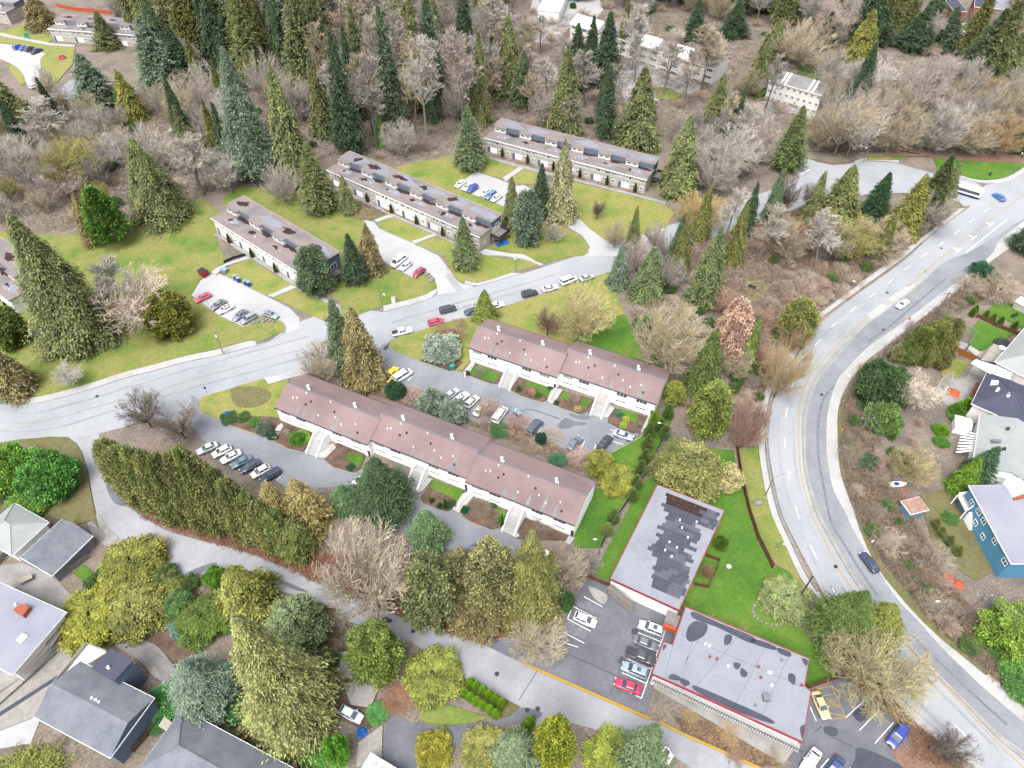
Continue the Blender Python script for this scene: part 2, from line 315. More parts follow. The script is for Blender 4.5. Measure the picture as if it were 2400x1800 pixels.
# arterial road: two carriageways and a median
WE = '22:2400,2100 1960,1680 1680,1450 1430,1215 1310,1075 1250,1000 1050,780 950,605 880,470 800,322 720,172 640,0 | 21:580,1400 555,1200 570,1000 612,880 700,722 760,620 800,540 920,412 1100,272 1430,32 | 20:1640,1502 1860,1342'
EE = '22:2700,1840 2250,1402 2100,1272 1950,1142 1780,982 1640,842 1530,712 1400,582 1310,452 1250,362 1110,132 1050,0 | 21:970,1500 935,1300 930,1150 945,980 1000,810 1060,735 1200,592 1400,452 1560,332 1800,150 1990,2 | 20:2050,1562 2260,1390'
P = smooth(G(WE), 6)+G('20:1900,1300 1960,1200 2050,1185 2120,1168 2260,1080 2400,980 2420,1280')+smooth(G(EE), 6)[::-1]
_z['a'] += .004; MB().prism(P, 0, _z['a']).build('arterial_road', 'asphalt', kind='structure')
P = smooth(G('22:2560,1880 2212,1560 2060,1442 1860,1252 1700,1092 1560,950 1400,780 1250,620 1100,400 1050,312 960,152 890,0 | 21:812,1400 797,1150 817,980 872,820 962,700 1082,562 1212,432 1260,400 1420,280 1560,160 1700,40 | 20:1850,1640'), 5)+smooth(G(EE), 5)[::-1]
MB().prism(P, 0, _z['a']+.008).build('arterial_carriageway', 'asphalt_mid', kind='structure')
ML = '22:2560,1940 2212,1612 2040,1472 1850,1272 1660,1082 1540,960 1380,790 1230,620 1090,420 1020,302 920,122 860,0 | 21:790,1400 775,1150 790,1000 840,822 920,702 1060,547 1195,425'
MR = '22:2560,1905 2212,1580 2060,1452 1860,1258 1690,1090 1570,965 1410,790 1250,610 1105,405 1045,300 950,130 885,0 | 21:808,1400 793,1150 812,990 864,822 948,702 1078,556 1215,432'
P = smooth(G(ML), 5)+smooth(G(MR), 5)[::-1]
MB().prism(P, 0, .3).build('median_kerb', 'kerb', kind='structure')
sheet('traffic_island', '21:1190,385 1300,300 1420,215 1445,205 1505,185 1500,205 1400,285 1250,402 1218,412', 'concrete', z=.2)
line('22:2420,1870 2190,1640 2000,1460 1800,1238 1600,1035 1520,945 1360,790 1200,630 1040,418 990,330 892,132 830,0 | 21:765,1400 752,1150 762,950 815,800 895,690 1045,530 1175,420 1320,305 1440,212 1560,110 1690,0 | 20:1850,1535 2030,1400 2212,1262', .16, 'paint_yellow', 6)
line('21:1440,215 1540,190 1500,225 1400,300', .14, 'paint_yellow'); line('21:1440,195 1540,180', .3, 'paint_line'); line('21:1530,110 1610,95', .3, 'paint_line'); line('21:1540,190 1640,80 1760,-40', .14, 'paint_line', 3)
dashes('22:2200,1830 2000,1620 1700,1320 1560,1200 1400,1040 1100,700 940,440 810,180 740,0 | 21:680,1400 660,1180 668,1040 700,870 760,740 830,620 920,510 1000,430 1130,325 1250,240 1340,170 1530,20 | 20:1640,1610 1720,1545 1810,1480 1970,1360 2100,1260', 3, 6)
line('20:1830,1640 1930,1560 2100,1425', .12)
def arrow(txt, s=1.0):
    a, b2 = G(txt); d = (b2-a).normalized(); n_ = Vector((-d.y, d.x, 0)); mb = MB(); z = .105
    def Q(pts): mb.prism([a+d*x*s+n_*y*s for x, y in pts], z-.004, z)
    Q([(-1.6, -.1), (.9, -.1), (.9, .1), (-1.6, .1)]); Q([(.1, .1), (.35, .1), (.35, .9), (.1, .9)]); Q([(-.2, .9), (.65, .9), (.22, 1.6)]); Q([(.9, -.35), (1.9, 0), (.9, .35)])
    mb.build('arrow_marking', 'paint_white', kind='structure')
for s_ in ('20:1995,1460 2060,1410', '20:1885,1545 1950,1495', '20:1785,1625 1850,1575'): arrow(s_)
line('20:765,1130 825,1100', .45); line('01:100,1082 200,1082 300,1065 450,1030 600,985 780,935 | 01:1060,862 1200,815 1450,745 1700,675 1960,605', .12, 'paint_line', 4)
# walks laid in slabs
slabs('sidewalk', EE.replace('22:2700,1840 2250,1402', '22:2400,1550 2212,1370').replace('20:2050,1562 2260,1390', '20:2050,1562 2212,1430'), '22:2400,1440 2212,1262 2100,1152 2000,1062 1860,932 1700,802 1600,702 1470,562 1330,402 1230,252 1160,122 1110,0 | 21:1020,1400 1002,1150 1007,1000 1042,880 1112,770 1200,672 1350,562 1500,442 1700,292 1840,172 1990,42 | 20:2130,1600 2212,1530', 1.7)
slabs('sidewalk', '22:2050,1880 1830,1659 1700,1522 1560,1412 1420,1292 1330,1152 1240,1062 1040,800 930,640 860,532 800,482 740,382 660,202 570,0 | 21:505,1350 490,1150 500,1000 540,860 640,720 740,575 810,440 920,350 1130,192 1392,0 | 20:1480,1592 1790,1352', '22:2140,1850 1900,1620 1680,1450 1500,1292 1400,1202 1300,1082 1240,1000 1060,790 950,620 870,502 790,382 700,202 612,0 | 21:545,1350 532,1150 545,1000 585,860 680,740 780,540 830,455 935,372 1130,228 1420,20 | 20:1560,1560 1830,1352', 1.7)
P = smooth(G('22:870,512 790,378 706,200 620,0 | 21:556,1380 541,1150 554,1000 592,872'), 6)
ribbon(P, .5, 0, .45).build('barrier_wall', 'stone', kind='structure')
slabs('sidewalk', '01:-150,835 0,872 60,900 150,922 240,915 400,880 600,822 800,757 1000,705 1200,652 1440,600 1640,548 1668,585 1760,545 1815,508', '01:-150,858 0,912 60,942 150,958 260,950 400,918 600,860 800,795 1000,743 1200,688 1455,635 1600,596 1700,572 1760,548 1842,500', 1.6)
slabs('sidewalk', 'm:-10,430 200,380 400,325 560,275 620,240 640,212 688,205', 'm:-10,503 200,448 380,403 560,348 640,302 685,250 690,215', 1.6)
slabs('sidewalk', 'm:1055,95 1110,115 1200,135 1300,112 1500,52 1650,0', 'm:1040,138 1110,162 1200,163 1300,143 1500,88 1780,8', 1.6)
slabs('sidewalk', '01:1740,832 1890,790 1990,765', '01:1712,790 1850,765 1945,728', 1.6)
slabs('sidewalk', '20:1110,1050 1150,1025 1200,1025 1300,1028 1400,1040', '20:1125,1066 1160,1045 1200,1043 1300,1045 1400,1055', 1.6)
slabs('sidewalk', '20:1790,1135 1900,1165 2000,1168 2100,1150 2212,1085', '20:1790,1150 1900,1180 2000,1192 2110,1175 2230,1108', 1.6)
slabs('sidewalk', '10:1740,1562 1830,1560 1950,1525 2080,1470', '10:1770,1585 1830,1580 1960,1545 2100,1485', 1.6)
# lawns
def lawn(txt, mt='grass_dry', curve=0): return sheet('lawn', txt, mt, 'l', curve)
lawn('00:-150,1490 250,1525 530,1520 700,1570 880,1420 1000,1390 1300,1280 1450,1400 1400,1560 | g:330,1120 180,1250 100,1300 | q:300,100 80,480 640,895 1080,1105 1200,1160 1320,1115 1580,930 1640,920 1980,1025 2080,1095 2110,1200 2070,1290 1950,1290 1930,1330 1480,1500 1430,1430 745,1600 | 01:1200,655 1000,708 800,760 600,825 400,883 240,917 150,925 60,902 0,874 -150,838', 'grass')
lawn('q:800,60 830,40 | g:350,1250 380,1205 690,1095 1330,1485 | 01:1900,195 1740,265 | q:1700,498')
lawn('01:1772,272 1930,208 2160,330 2155,400 2100,422 1900,330')
lawn('m:-40,440 200,378 400,323 560,272 615,240 640,208 686,196 680,140 640,60 560,-5 | 11:462,146 320,80 240,20 | f:640,1200 440,900 | 10:300,1400 0,1300 | 00:1980,1400 1900,1250 1560,1205 1440,1290 1480,1420 | 01:2212,300 2212,420', 'grass')
lawn('f:640,915 800,852 1285,1050 1020,1142 655,982'); lawn('f:1075,1172 1310,1082 1640,1200 1900,1290 | 11:1000,10 1180,28 1275,58 1130,105 | m:1300,110 1200,132 1112,112 1055,92 1030,130 960,95 905,45 875,0 | f:1420,1300')
lawn('10:885,1650 980,1590 1100,1480 1430,1462 1555,1535 1605,1600 1600,1640 1565,1659 | 11:1480,5 1310,48 1180,0 | 11:950,-25', 'grass')
lawn('10:345,1085 740,1005 960,1010 1160,1085 1055,1165 870,1108 735,1218 1060,1345 1030,1420 400,1120'); lawn('10:1172,1100 1300,1125 1300,1200 1180,1195 1082,1172')
lawn('10:1500,1180 1800,1248 2090,1325 2160,1385 2100,1478 1950,1528 1830,1560 1750,1565 1700,1550 1600,1475 1510,1385 1470,1300')
lawn('m:70,930 78,892 115,865 380,780 640,697 940,612 1130,572 1480,468 1990,298 2212,250 | 11:1450,190 1740,105 1800,300 1850,420 1960,650 2150,760 2100,800 1400,560 830,640 830,690 780,740 700,742 520,686 345,615 312,585', 'grass_dry')
lawn('11:1600,420 1840,380 1960,650 2130,745 1500,560', 'grass_green')
lawn('11:1745,1280 1940,1170 1990,1105 2060,1045 2150,1050 2090,1200 1960,1400 1880,1520 1800,1400', 'grass_green')
lawn('12:1505,168 1600,-60 1650,-150 1910,-150 1760,60 1690,230 1640,235 1510,232', 'grass_green')
lawn('12:1685,430 1640,400 1700,280 1850,0 1930,-150 2050,-280 2212,-330 2100,0 1745,445', 'grass_green')
lawn('21:130,1250 330,1260 350,1400 430,1659 | 22:480,170 580,370 700,330 770,470 740,560 725,690 870,880 960,960 1000,1060 800,1140 700,1000 0,640 -50,560 100,100 | 21:100,1640', 'grass_green')
lawn('21:360,1250 488,1235 500,1360 565,1659 | 22:660,205 735,380 790,480 740,480 690,385 585,335 490,130 440,0 | 21:388,1500', 'grass')
lawn('21:1120,775 1048,885 1012,1000 1007,1150 1025,1400 | 22:1115,0 1165,120 1235,250 1335,400 1475,560 1605,700 1705,800 1865,932 1990,1050 1960,1060 1840,960 1690,840 1560,720 1440,590 1300,420 1200,250 1140,100 | 21:1060,1500 1040,1300 1030,1150 1040,1000 1080,890 1150,790 1260,690 1230,660', 'grass_olive')
lawn('r:1060,430 1180,280 1400,370 1660,470 1400,580 1200,690 1050,600', 'grass_green'); lawn('r:700,1030 690,920 760,720 1060,840 1000,900 940,1030', 'grass')
lawn('r:1240,180 1400,80 1650,40 1850,120 1850,330 1760,400 1560,290', 'grass_green')
lawn('s:190,500 330,470 400,560 520,700 690,900 620,952 520,1010 430,952 260,770 210,600', 'grass_olive')
lawn('20:1180,1040 1220,1010 1330,985 1480,985 1500,1010 1380,1040', 'grass'); lawn('20:1620,1010 1800,1040 2000,1045 2212,1060 2212,1085 2100,1150 2000,1168 1900,1162 1780,1130 1650,1100', 'grass_green')
lawn('20:1700,1290 1790,1315 1815,1335 1480,1585 1440,1560 1640,1400', 'grass_olive')
lawn('20:740,430 800,415 900,470 880,520 760,480', 'grass_green'); lawn('20:2000,560 2130,570 2130,700 2020,660', 'grass')
lawn('01:1285,945 1310,915 1385,893 1700,800 1745,835 1880,800 1800,960 1830,1080 1700,1160 1500,1098 1400,1055 1300,1005', 'grass_dry')
lawn('01:-150,1240 0,1215 110,1195 330,1175 435,1178 495,1220 530,1280 570,1400 595,1560 615,1659 | 02:640,110 600,60 480,90 300,30 -150,-60', 'grass_olive')
lawn('12:500,1335 545,1240 740,1265 950,1335 880,1362 700,1385 560,1372', 'grass'); lawn('12:830,1095 1155,1262 1085,1325 960,1340 1020,1200', 'grass_olive')
lawn('02:470,400 540,345 620,400 550,450', 'grass_green'); lawn('02:1230,1290 1400,1250 1700,1330 1980,1480 2010,1600 1900,1720 1500,1500', 'grass_olive')
lawn('21:345,360 400,170 480,150 560,180 540,250 420,340', 'grass'); lawn('t:-40,250 180,190 420,290 330,330 100,270', 'grass_dry'); lawn('t:-40,270 160,300 400,345 560,360 540,480 420,620 330,680 290,660 312,600 305,445 345,398 100,332 -40,318', 'grass_dry')
lawn('t:60,465 130,505 170,555 195,620 160,640 80,540', 'grass_dry'); lawn('u:260,380 420,330 580,310 560,430 440,445 340,440', 'grass_green'); lawn('20:2010,565 2100,555 2212,600 2212,650 2040,650', 'grass')
lawn('10:2020,560 2130,575 2212,620 2150,660 2040,640', 'grass'); lawn('01:1500,870 1650,850 1760,890 1700,970 1540,980', 'grass_olive', 3)
# soil and rock beds
def bed(txt, mt='soil', name='planting_bed', z=.17): return sheet(name, txt, mt, 'l')
bed('01:1445,1040 1640,1040 1800,1050 1830,1090 1990,1240 1960,1265 1750,1185 1500,1100')
bed('b:40,430 200,170 330,230 620,320 560,500 470,590 300,540'); bed('b:770,690 870,600 960,470 1330,620 1340,660 1260,840 1180,880 900,800')
bed('d:120,420 210,310 620,340 560,470 440,575 300,540 160,480'); bed('d:590,620 720,440 1120,570 1000,760 940,780 700,690')
bed('d:1260,640 1840,870 1740,900 1220,880')
bed('a:-380,190 -180,30 460,310 390,470 320,515 0,420'); bed('a:470,540 610,350 1060,480 950,640 880,690 620,600'); bed('a:1255,800 1270,720 1360,610 1830,730 1720,950 1640,965 1450,900')
bed('11:820,770 860,700 1040,770 1010,830 970,830'); bed('11:515,680 600,640 790,690 740,740 700,745')
for s_ in ('11:835,770 860,710 1035,772 990,820 930,805', 'a:20,260 120,220 450,320 400,450 250,330', 'a:560,460 620,360 700,380 690,500', 'a:870,500 910,460 1010,490 940,610 860,570', 'a:1350,680 1420,610 1700,690 1640,830 1500,720', 'd:215,300 270,225 615,340 555,465', 'd:960,560 1000,540 1100,590 1060,640', 'b:1060,680 1130,600 1330,660 1260,800 1120,730'):
    lawn(s_, 'grass_green')
for s_ in ('01:1280,950 1278,985 1310,1015 1400,1060 1500,1103 1700,1168 1735,1190', 'b:40,430 200,525 330,570 430,590 480,560', 'b:770,690 790,730 900,800 1100,870 1180,885 1220,860', 'd:160,350 118,410 140,460 300,550 430,578 490,550', 'd:585,600 600,645 700,700 900,780 960,782 1000,740', 'a:-380,200 -200,310 0,420 320,517 370,490', 'a:465,560 620,620 820,690 890,680 960,580', 'a:1290,690 1250,760 1262,830 1400,900 1560,955 1650,968 1720,940', '11:312,560 312,590 345,622 520,690 700,750 780,775', '11:825,780 930,818 1010,838', '11:1745,1278 1940,1172 1990,1105', 'm:70,930 75,890 112,862 380,777 640,693 940,608 1130,568 1480,464 1990,294 2212,246', 'q:100,570 640,900 1080,1110 1200,1165 1320,1120 1580,933 1640,923 1980,1028 2080,1098 2112,1200 2090,1300', 'q:800,62 1700,503', 'q:1830,563 2212,763', 'f:640,982 1020,1147', 'f:1060,1175 1420,1303', 'h:190,820 1000,1130 1700,1395', 'h:800,330 850,290 1750,600', '12:900,850 1050,822 1280,835'):
    kerb(s_)
kerb('12:1190,988 2000,1342', .45, .2, 'paint_yellow'); kerb('12:2060,1360 2212,1440 | 22:500,1662', .35, .3, 'paint_yellow')
for s_ in ('01:1560,1125 1630,1155', '01:1820,1225 1890,1255', 'b:240,520 310,550', 'b:930,800 1010,835', 'd:250,515 320,545', 'd:710,700 790,735'): line(s_, .2, 'paint_yellow', z=.175)
sheet('gravel_path', '02:-150,1290 0,1190 300,960 480,800 640,770 740,800 700,850 560,850 330,1130 230,1330 0,1420 -150,1500', 'gravel', 'l'); sheet('rock_bed', '02:750,830 830,790 1000,860 1100,960 1150,1050 1060,1110 950,1000 760,880', 'stone', 'l', 3); sheet('garden_soil', '02:860,790 1000,740 1290,820 1230,1000 1180,1040 1100,950 1000,860', 'soil', 'l', 3)
sheet('garden_path', '02:790,850 880,890 980,980 1040,1060 1010,1080 930,990 850,920 770,880', 'concrete_old', 'l', 3); sheet('yard', '02:-150,370 150,330 350,420 520,600 620,760 480,800 300,950 100,1100 -150,1250', 'concrete_old'); sheet('yard', '02:300,1250 330,1130 0,1420 -150,1500 -150,1560 200,1500', 'drive')
sheet('yard', '02:560,60 640,10 700,100 820,210 680,220 600,150', 'concrete_old'); sheet('yard', '12:-100,900 90,880 130,1100 240,1160 210,1290 250,1380 150,1420 -100,1300', 'soil'); sheet('gravel_path', '12:110,1500 270,1380 262,1600 100,1659', 'gravel', 'l'); sheet('rock_bed', '12:-60,930 60,900 120,1000 110,1080 0,1080', 'gravel', 'l')
sheet('yard', '12:10,1110 150,1090 230,1160 190,1270 60,1250', 'concrete_old'); sheet('yard', 'r:640,1100 800,990 1000,1040 1140,830 1400,860 1200,1100 1100,1400 1000,1560 700,1330', 'concrete_old'); sheet('yard', 'r:1050,600 1250,690 1400,560 1560,640 1420,830 1180,760', 'wood_pale'); sheet('yard', 'r:790,590 880,520 1040,590 1000,660 850,620', 'concrete'); sheet('garden_path', 'r:1000,640 1050,610 1200,720 1150,760', 'concrete', 'l'); sheet('yard', '22:1300,1450 1500,1530 1700,1600 1900,1700 1500,1720 1400,1640', 'litter_red')
sheet('leaf_litter', '20:760,1015 870,1045 970,1062 1050,1060 1200,1020 1400,985 1480,985 1650,1010 2212,1010 2212,1060 1800,1045 1600,1020 1400,975 1200,975 900,960 770,985', 'litter_red', 'l'); sheet('leaf_litter', '20:560,1420 700,1380 840,1310 900,1400 800,1600 700,1659 500,1640', 'litter_red'); sheet('leaf_litter', '21:270,1100 330,900 500,780 560,800 530,900 490,1010 480,1230 350,1240 340,1100 270,1250', 'litter_red'); sheet('leaf_litter', '21:640,0 1000,80 1380,0 1000,270 800,430 820,300 700,200', 'litter_red'); sheet('leaf_litter', 's:20,400 100,440 160,520 60,560', 'litter_red'); sheet('leaf_litter', '22:1240,1100 1330,1160 1420,1300 1560,1420 1700,1530 1830,1680 1700,1700 1500,1530 1460,1420 1370,1340 1250,1200', 'litter_red'); sheet('leaf_litter', '02:900,0 1000,60 1300,165 1700,280 2000,420 2212,500 2212,400 1900,300 1200,60 | 01:900,1600', 'litter_red'); sheet('leaf_litter', '12:0,470 300,560 460,680 400,690 0,520', 'litter_red'); sheet('leaf_litter', '22:-50,1330 200,1360 640,1520 640,1640 500,1650 0,1420', 'soil')
# paths between the terraces
def walk(txt, mt='concrete'): return sheet('footpath', txt, mt, 'l')
walk('g:140,720 200,710 420,850 740,1040 1000,1190 1200,1330 1420,1480 1600,1580 1540,1640 1340,1495 1100,1340 700,1085 400,890', 'concrete_old'); walk('g:100,1310 180,1240 330,1170 640,1060 700,1085 340,1200 250,1270 180,1340')
walk('01:1740,262 1890,195 1925,210 1775,272'); walk('01:1950,215 2212,330 2212,350 1930,225', 'concrete_old')
walk('f:80,500 200,540 560,680 740,800 830,830 1320,1050 1700,1240 1860,1300 1820,1300 1300,1070 800,850 700,800 150,540', 'concrete_old'); walk('f:590,890 760,835 820,850 625,920'); walk('f:1025,1148 1290,1060 1320,1075 1075,1172')
walk('10:930,1620 1100,1650 1180,1655 | 11:1270,45 1310,60 1290,65 1180,25 1050,5 920,0 900,-20')
walk('c:130,500 480,590 690,650 1150,760 1500,850 1900,950 2212,1030 2212,1060 1850,965 1400,850 1120,785 640,665 460,620 140,530', 'concrete_old'); walk('10:1045,1160 1155,1085 1180,1100 1080,1172 1070,1185'); walk('t:-40,240 160,285 400,330 560,340 560,352 380,345 160,300 -40,262')
walk('a:380,500 450,330 500,320 610,340 480,540 430,540'); walk('a:1000,690 1080,520 1250,520 1350,610 1260,740 1160,740'); walk('a:1730,940 1830,730 1880,700 1830,890 1770,950'); walk('11:790,760 850,690 868,705 815,790'); walk('b:650,670 700,560 900,480 940,540 790,690'); walk('d:20,350 120,150 260,220 160,340 110,370'); walk('d:480,560 600,380 720,340 730,400 600,560 560,600'); walk('d:1030,790 1100,600 1240,860 1200,880'); walk('d:1750,930 1790,860 1860,880 1800,960'); walk('01:1760,1185 1800,1110 1830,1090 1840,1110 1790,1190')
# lot markings
for s_ in ('p:335,-10 635,155', 'p:155,145 540,345', 'p:70,350 440,550', 'p:0,570 340,745', 'p:-130,690 240,810', 'p:155,145 70,345', 'p:1375,385 1665,510', 'p:1665,510 1265,1640', 'p:1210,575 1585,725', 'p:1040,1000 1425,1170', 'p:950,1220 1340,1395', 'p:850,1420 1265,1640', '22:825,1265 865,1355', '22:1055,1335 1180,1218', '22:1145,1415 1270,1288', '22:1245,1500 1365,1365', '22:895,1659 945,1600', '22:1050,1680 1090,1659', '01:1340,1215 1290,1290', '01:1800,1450 1840,1405', '01:1670,1365 1700,1350', 'a:250,955 305,860', 'a:720,1120 770,1020', 'a:865,1190 925,1070', 'a:1060,1180 1090,1120', 'a:1290,1020 1320,955', 'a:1280,1060 1480,1120', 'a:1300,912 1350,922', 'q:80,500 230,400', 'q:940,1010 975,970', '11:930,1020 960,985', '11:430,810 460,780'): line(s_, .12, z=.085)
for s_ in ('22:868,1148 965,1130', '22:965,1130 1055,1332', '22:1055,1332 955,1345', '22:868,1148 955,1345', '22:890,1195 985,1180', '22:940,1300 1050,1325'): line(s_, .14, 'paint_yellow', z=.085)
def text(txt, body, size, mt, z=.09):
    a, b2 = G(txt); d = b2-a; cu = bpy.data.curves.new('lettering', 'FONT'); cu.body = body; cu.size = size; cu.align_x = 'CENTER'; cu.align_y = 'CENTER'; cu.extrude = .002
    o = bpy.data.objects.new('lettering', cu); dg = bpy.context.evaluated_depsgraph_get(); col.objects.link(o); bpy.context.view_layer.update()
    me = bpy.data.meshes.new_from_object(o.evaluated_get(bpy.context.evaluated_depsgraph_get())); bpy.data.objects.remove(o); me.materials.clear(); me.materials.append(M(mt))
    p = (a+b2)/2; return obj('road_lettering', me, loc=(p.x, p.y, z), rz=math.atan2(d.y, d.x), kind='structure')
text('22:935,1222 985,1232', 'FIRE', .85, 'paint_yellow'); text('22:945,1247 995,1256', 'ZONE', .85, 'paint_yellow')
# repaired and wet patches of paving
def patch(txt, mt='asphalt_dark', curve=3): return sheet('paving_patch', txt, mt, 'p', curve)
_z['p'] = .09
for s_ in ('a:530,860 640,740 800,790 930,800 930,840 760,850 720,880 600,890', 'a:0,630 100,605 250,630 400,690 560,740 540,752 400,700 240,645 100,620 0,645', 'a:690,670 900,690 1000,730 920,760 780,740', '01:700,1440 790,1580 820,1620 740,1600 690,1500', '02:1180,420 1240,380 1380,330 1400,345 1300,400', '02:1800,430 1960,500 2000,520 1900,500 1800,450'):
    patch(s_, 'asphalt_dark')
for s_ in ('22:915,1395 990,1400 1000,1450 930,1440', '22:1100,1300 1180,1260 1230,1300 1150,1360', '12:270,680 330,700 310,720 260,700', '22:1120,1600 1150,1530 1420,1650 1400,1720 1100,1700'): patch(s_, 'wet')
for s_ in ('11:270,600 320,560 380,540 400,545 330,570 290,610', 'p:1130,500 1220,540 1190,600 1100,600', 'p:930,960 990,1000 950,1070 890,1050'): patch(s_, 'wet', 2)
for s_, mt in (('p:215,90 380,60 600,170 590,290 500,290 240,150', 'asphalt_worn'), ('p:60,400 180,420 400,560 350,680 250,660 30,560', 'asphalt_worn'), ('12:1600,480 1720,540 1700,600 1640,560', 'concrete_old')): patch(s_, mt)
for s_ in ('m:820,0 870,20 1030,210 945,235 800,50',): patch(s_, 'asphalt', 0)
def track(txt, w0=.7, mt='asphalt_mid'): ribbon(smooth(G(txt), 6), w0, .091, .094).build('tyre_track', mt, kind='structure')
for s_ in ('22:1860,1550 1600,1310 1400,1110 1150,840 1000,600 900,420 790,180 710,0 | 21:640,1400 620,1180 630,1000 680,850 780,680 880,550 1000,440 1200,290 1420,120', '22:2060,1560 1800,1300 1600,1100 1300,780 1080,520 960,320 860,110 800,0 | 21:735,1400 718,1150 728,960 775,810 860,690 1000,540 1140,420 1300,300'): track(s_, .55, 'asphalt_old')
for s_ in ('01:0,985 150,1010 300,1000 600,920 900,825 1300,710 1700,600 2000,520', '01:0,1130 200,1130 450,1090 700,1010 1000,920 1400,810 1800,700 2100,620', 'm:100,640 500,520 900,400 1400,260 1900,110 2212,20', 'm:200,700 600,570 1000,450 1500,310 2000,160'): track(s_, .6, 'asphalt_old')
for s_ in ('21:1290,540 1150,680 1040,790 930,900 890,1000 875,1150 880,1300 905,1450 | 22:960,60 1040,200 1150,380 1260,540', '22:1480,800 1700,1010 1900,1200 2100,1380', '21:1700,150 1500,320 1350,450 1200,560'): track(s_, .5, 'asphalt_worn')
def crack(txt): ribbon(smooth(G(txt), 4), .09, .088, .095).build('crack_sealing', 'wet', kind='structure')
for s_ in ('12:1270,1030 1150,1220', '12:1420,900 1780,1060', '12:1740,1180 1840,950 1850,900', 'b:1000,0 900,60', '12:1780,1160 1850,1180 1930,1230', '22:850,1430 900,1390', '22:950,1450 1050,1500 1100,1520', '21:835,1620 850,1659', '02:570,90 640,120 620,180', '02:600,60 680,150 640,200'): crack(s_)
for s_ in ('12:1008,1050', '12:1205,1285', '12:1272,1277', '12:465,773', '12:2130,690', '01:630,910', '21:1325,240', '21:900,900', '22:990,355', '21:1300,480', '20:1675,1610'):
    a = G(s_)[0]; MB().tube((a.x, a.y, .06), (a.x, a.y, .1), .4, n=14).build('manhole_cover', 'metal_dark', kind='structure')
# ================================================================ buildings
_wc = {}
def window(parent, x, y, z, w0, h, n=1, rz=0, pane='glass', frame='white', name='window'):
    """a framed window centred at x,z on a wall plane y that faces -y (turned by rz); pane(s) behind the frame"""
    k = (round(w0, 2), round(h, 2), n, pane, frame)
    if k not in _wc:
        f = .09; mb = MB(); a, b2, c, d = -w0/2, w0/2, -h/2, h/2
        mb.box(a, b2, -.07, 0, c, c+f); mb.box(a, b2, -.07, 0, d-f, d); mb.box(a, a+f, -.07, 0, c+f, d-f); mb.box(b2-f, b2, -.07, 0, c+f, d-f)
        for i in range(1, n): q = a+w0*i/n; mb.box(q-f*.4, q+f*.4, -.07, 0, c+f, d-f)
        _wc[k] = (mb.me(name, frame), MB().box(a+f*.5, b2-f*.5, -.03, .0, c+f*.5, d-f*.5).me('pane', pane))
    o = obj(name, _wc[k][0], parent, loc=(x, y, z), rz=rz); obj('pane', _wc[k][1], o); return o
def blob(rnd, x, y, rx, ry, n=18):
    ph = [rnd.uniform(0, 6.28) for _ in range(3)]
    return [(x+rx*math.cos(a)*(1+.25*math.sin(2*a+ph[0])+.2*math.sin(3*a+ph[1])+.12*math.sin(7*a+ph[2])), y+ry*math.sin(a)*(1+.25*math.sin(2*a+ph[1])+.2*math.sin(3*a+ph[2])+.12*math.sin(6*a+ph[0]))) for a in (6.2832*i/n for i in range(n))]
def rag(rnd, x, y, rx, ry, n=44):     # ragged outline of a patch of moss
    P = blob(rnd, x, y, rx, ry, n); return [(x+(a-x)*k, y+(b2-y)*k) for (a, b2), k in zip(P, (rnd.uniform(.7, 1.12) for _ in P))]
def clipr(P, x0, x1, y0, y1): return [(min(max(x, x0), x1), min(max(y, y0), y1)) for x, y in P]
def blender_blob(parent, name, P, z, mt): return MB().prism(P, z-.003, z+.004).build(name, mt, parent)
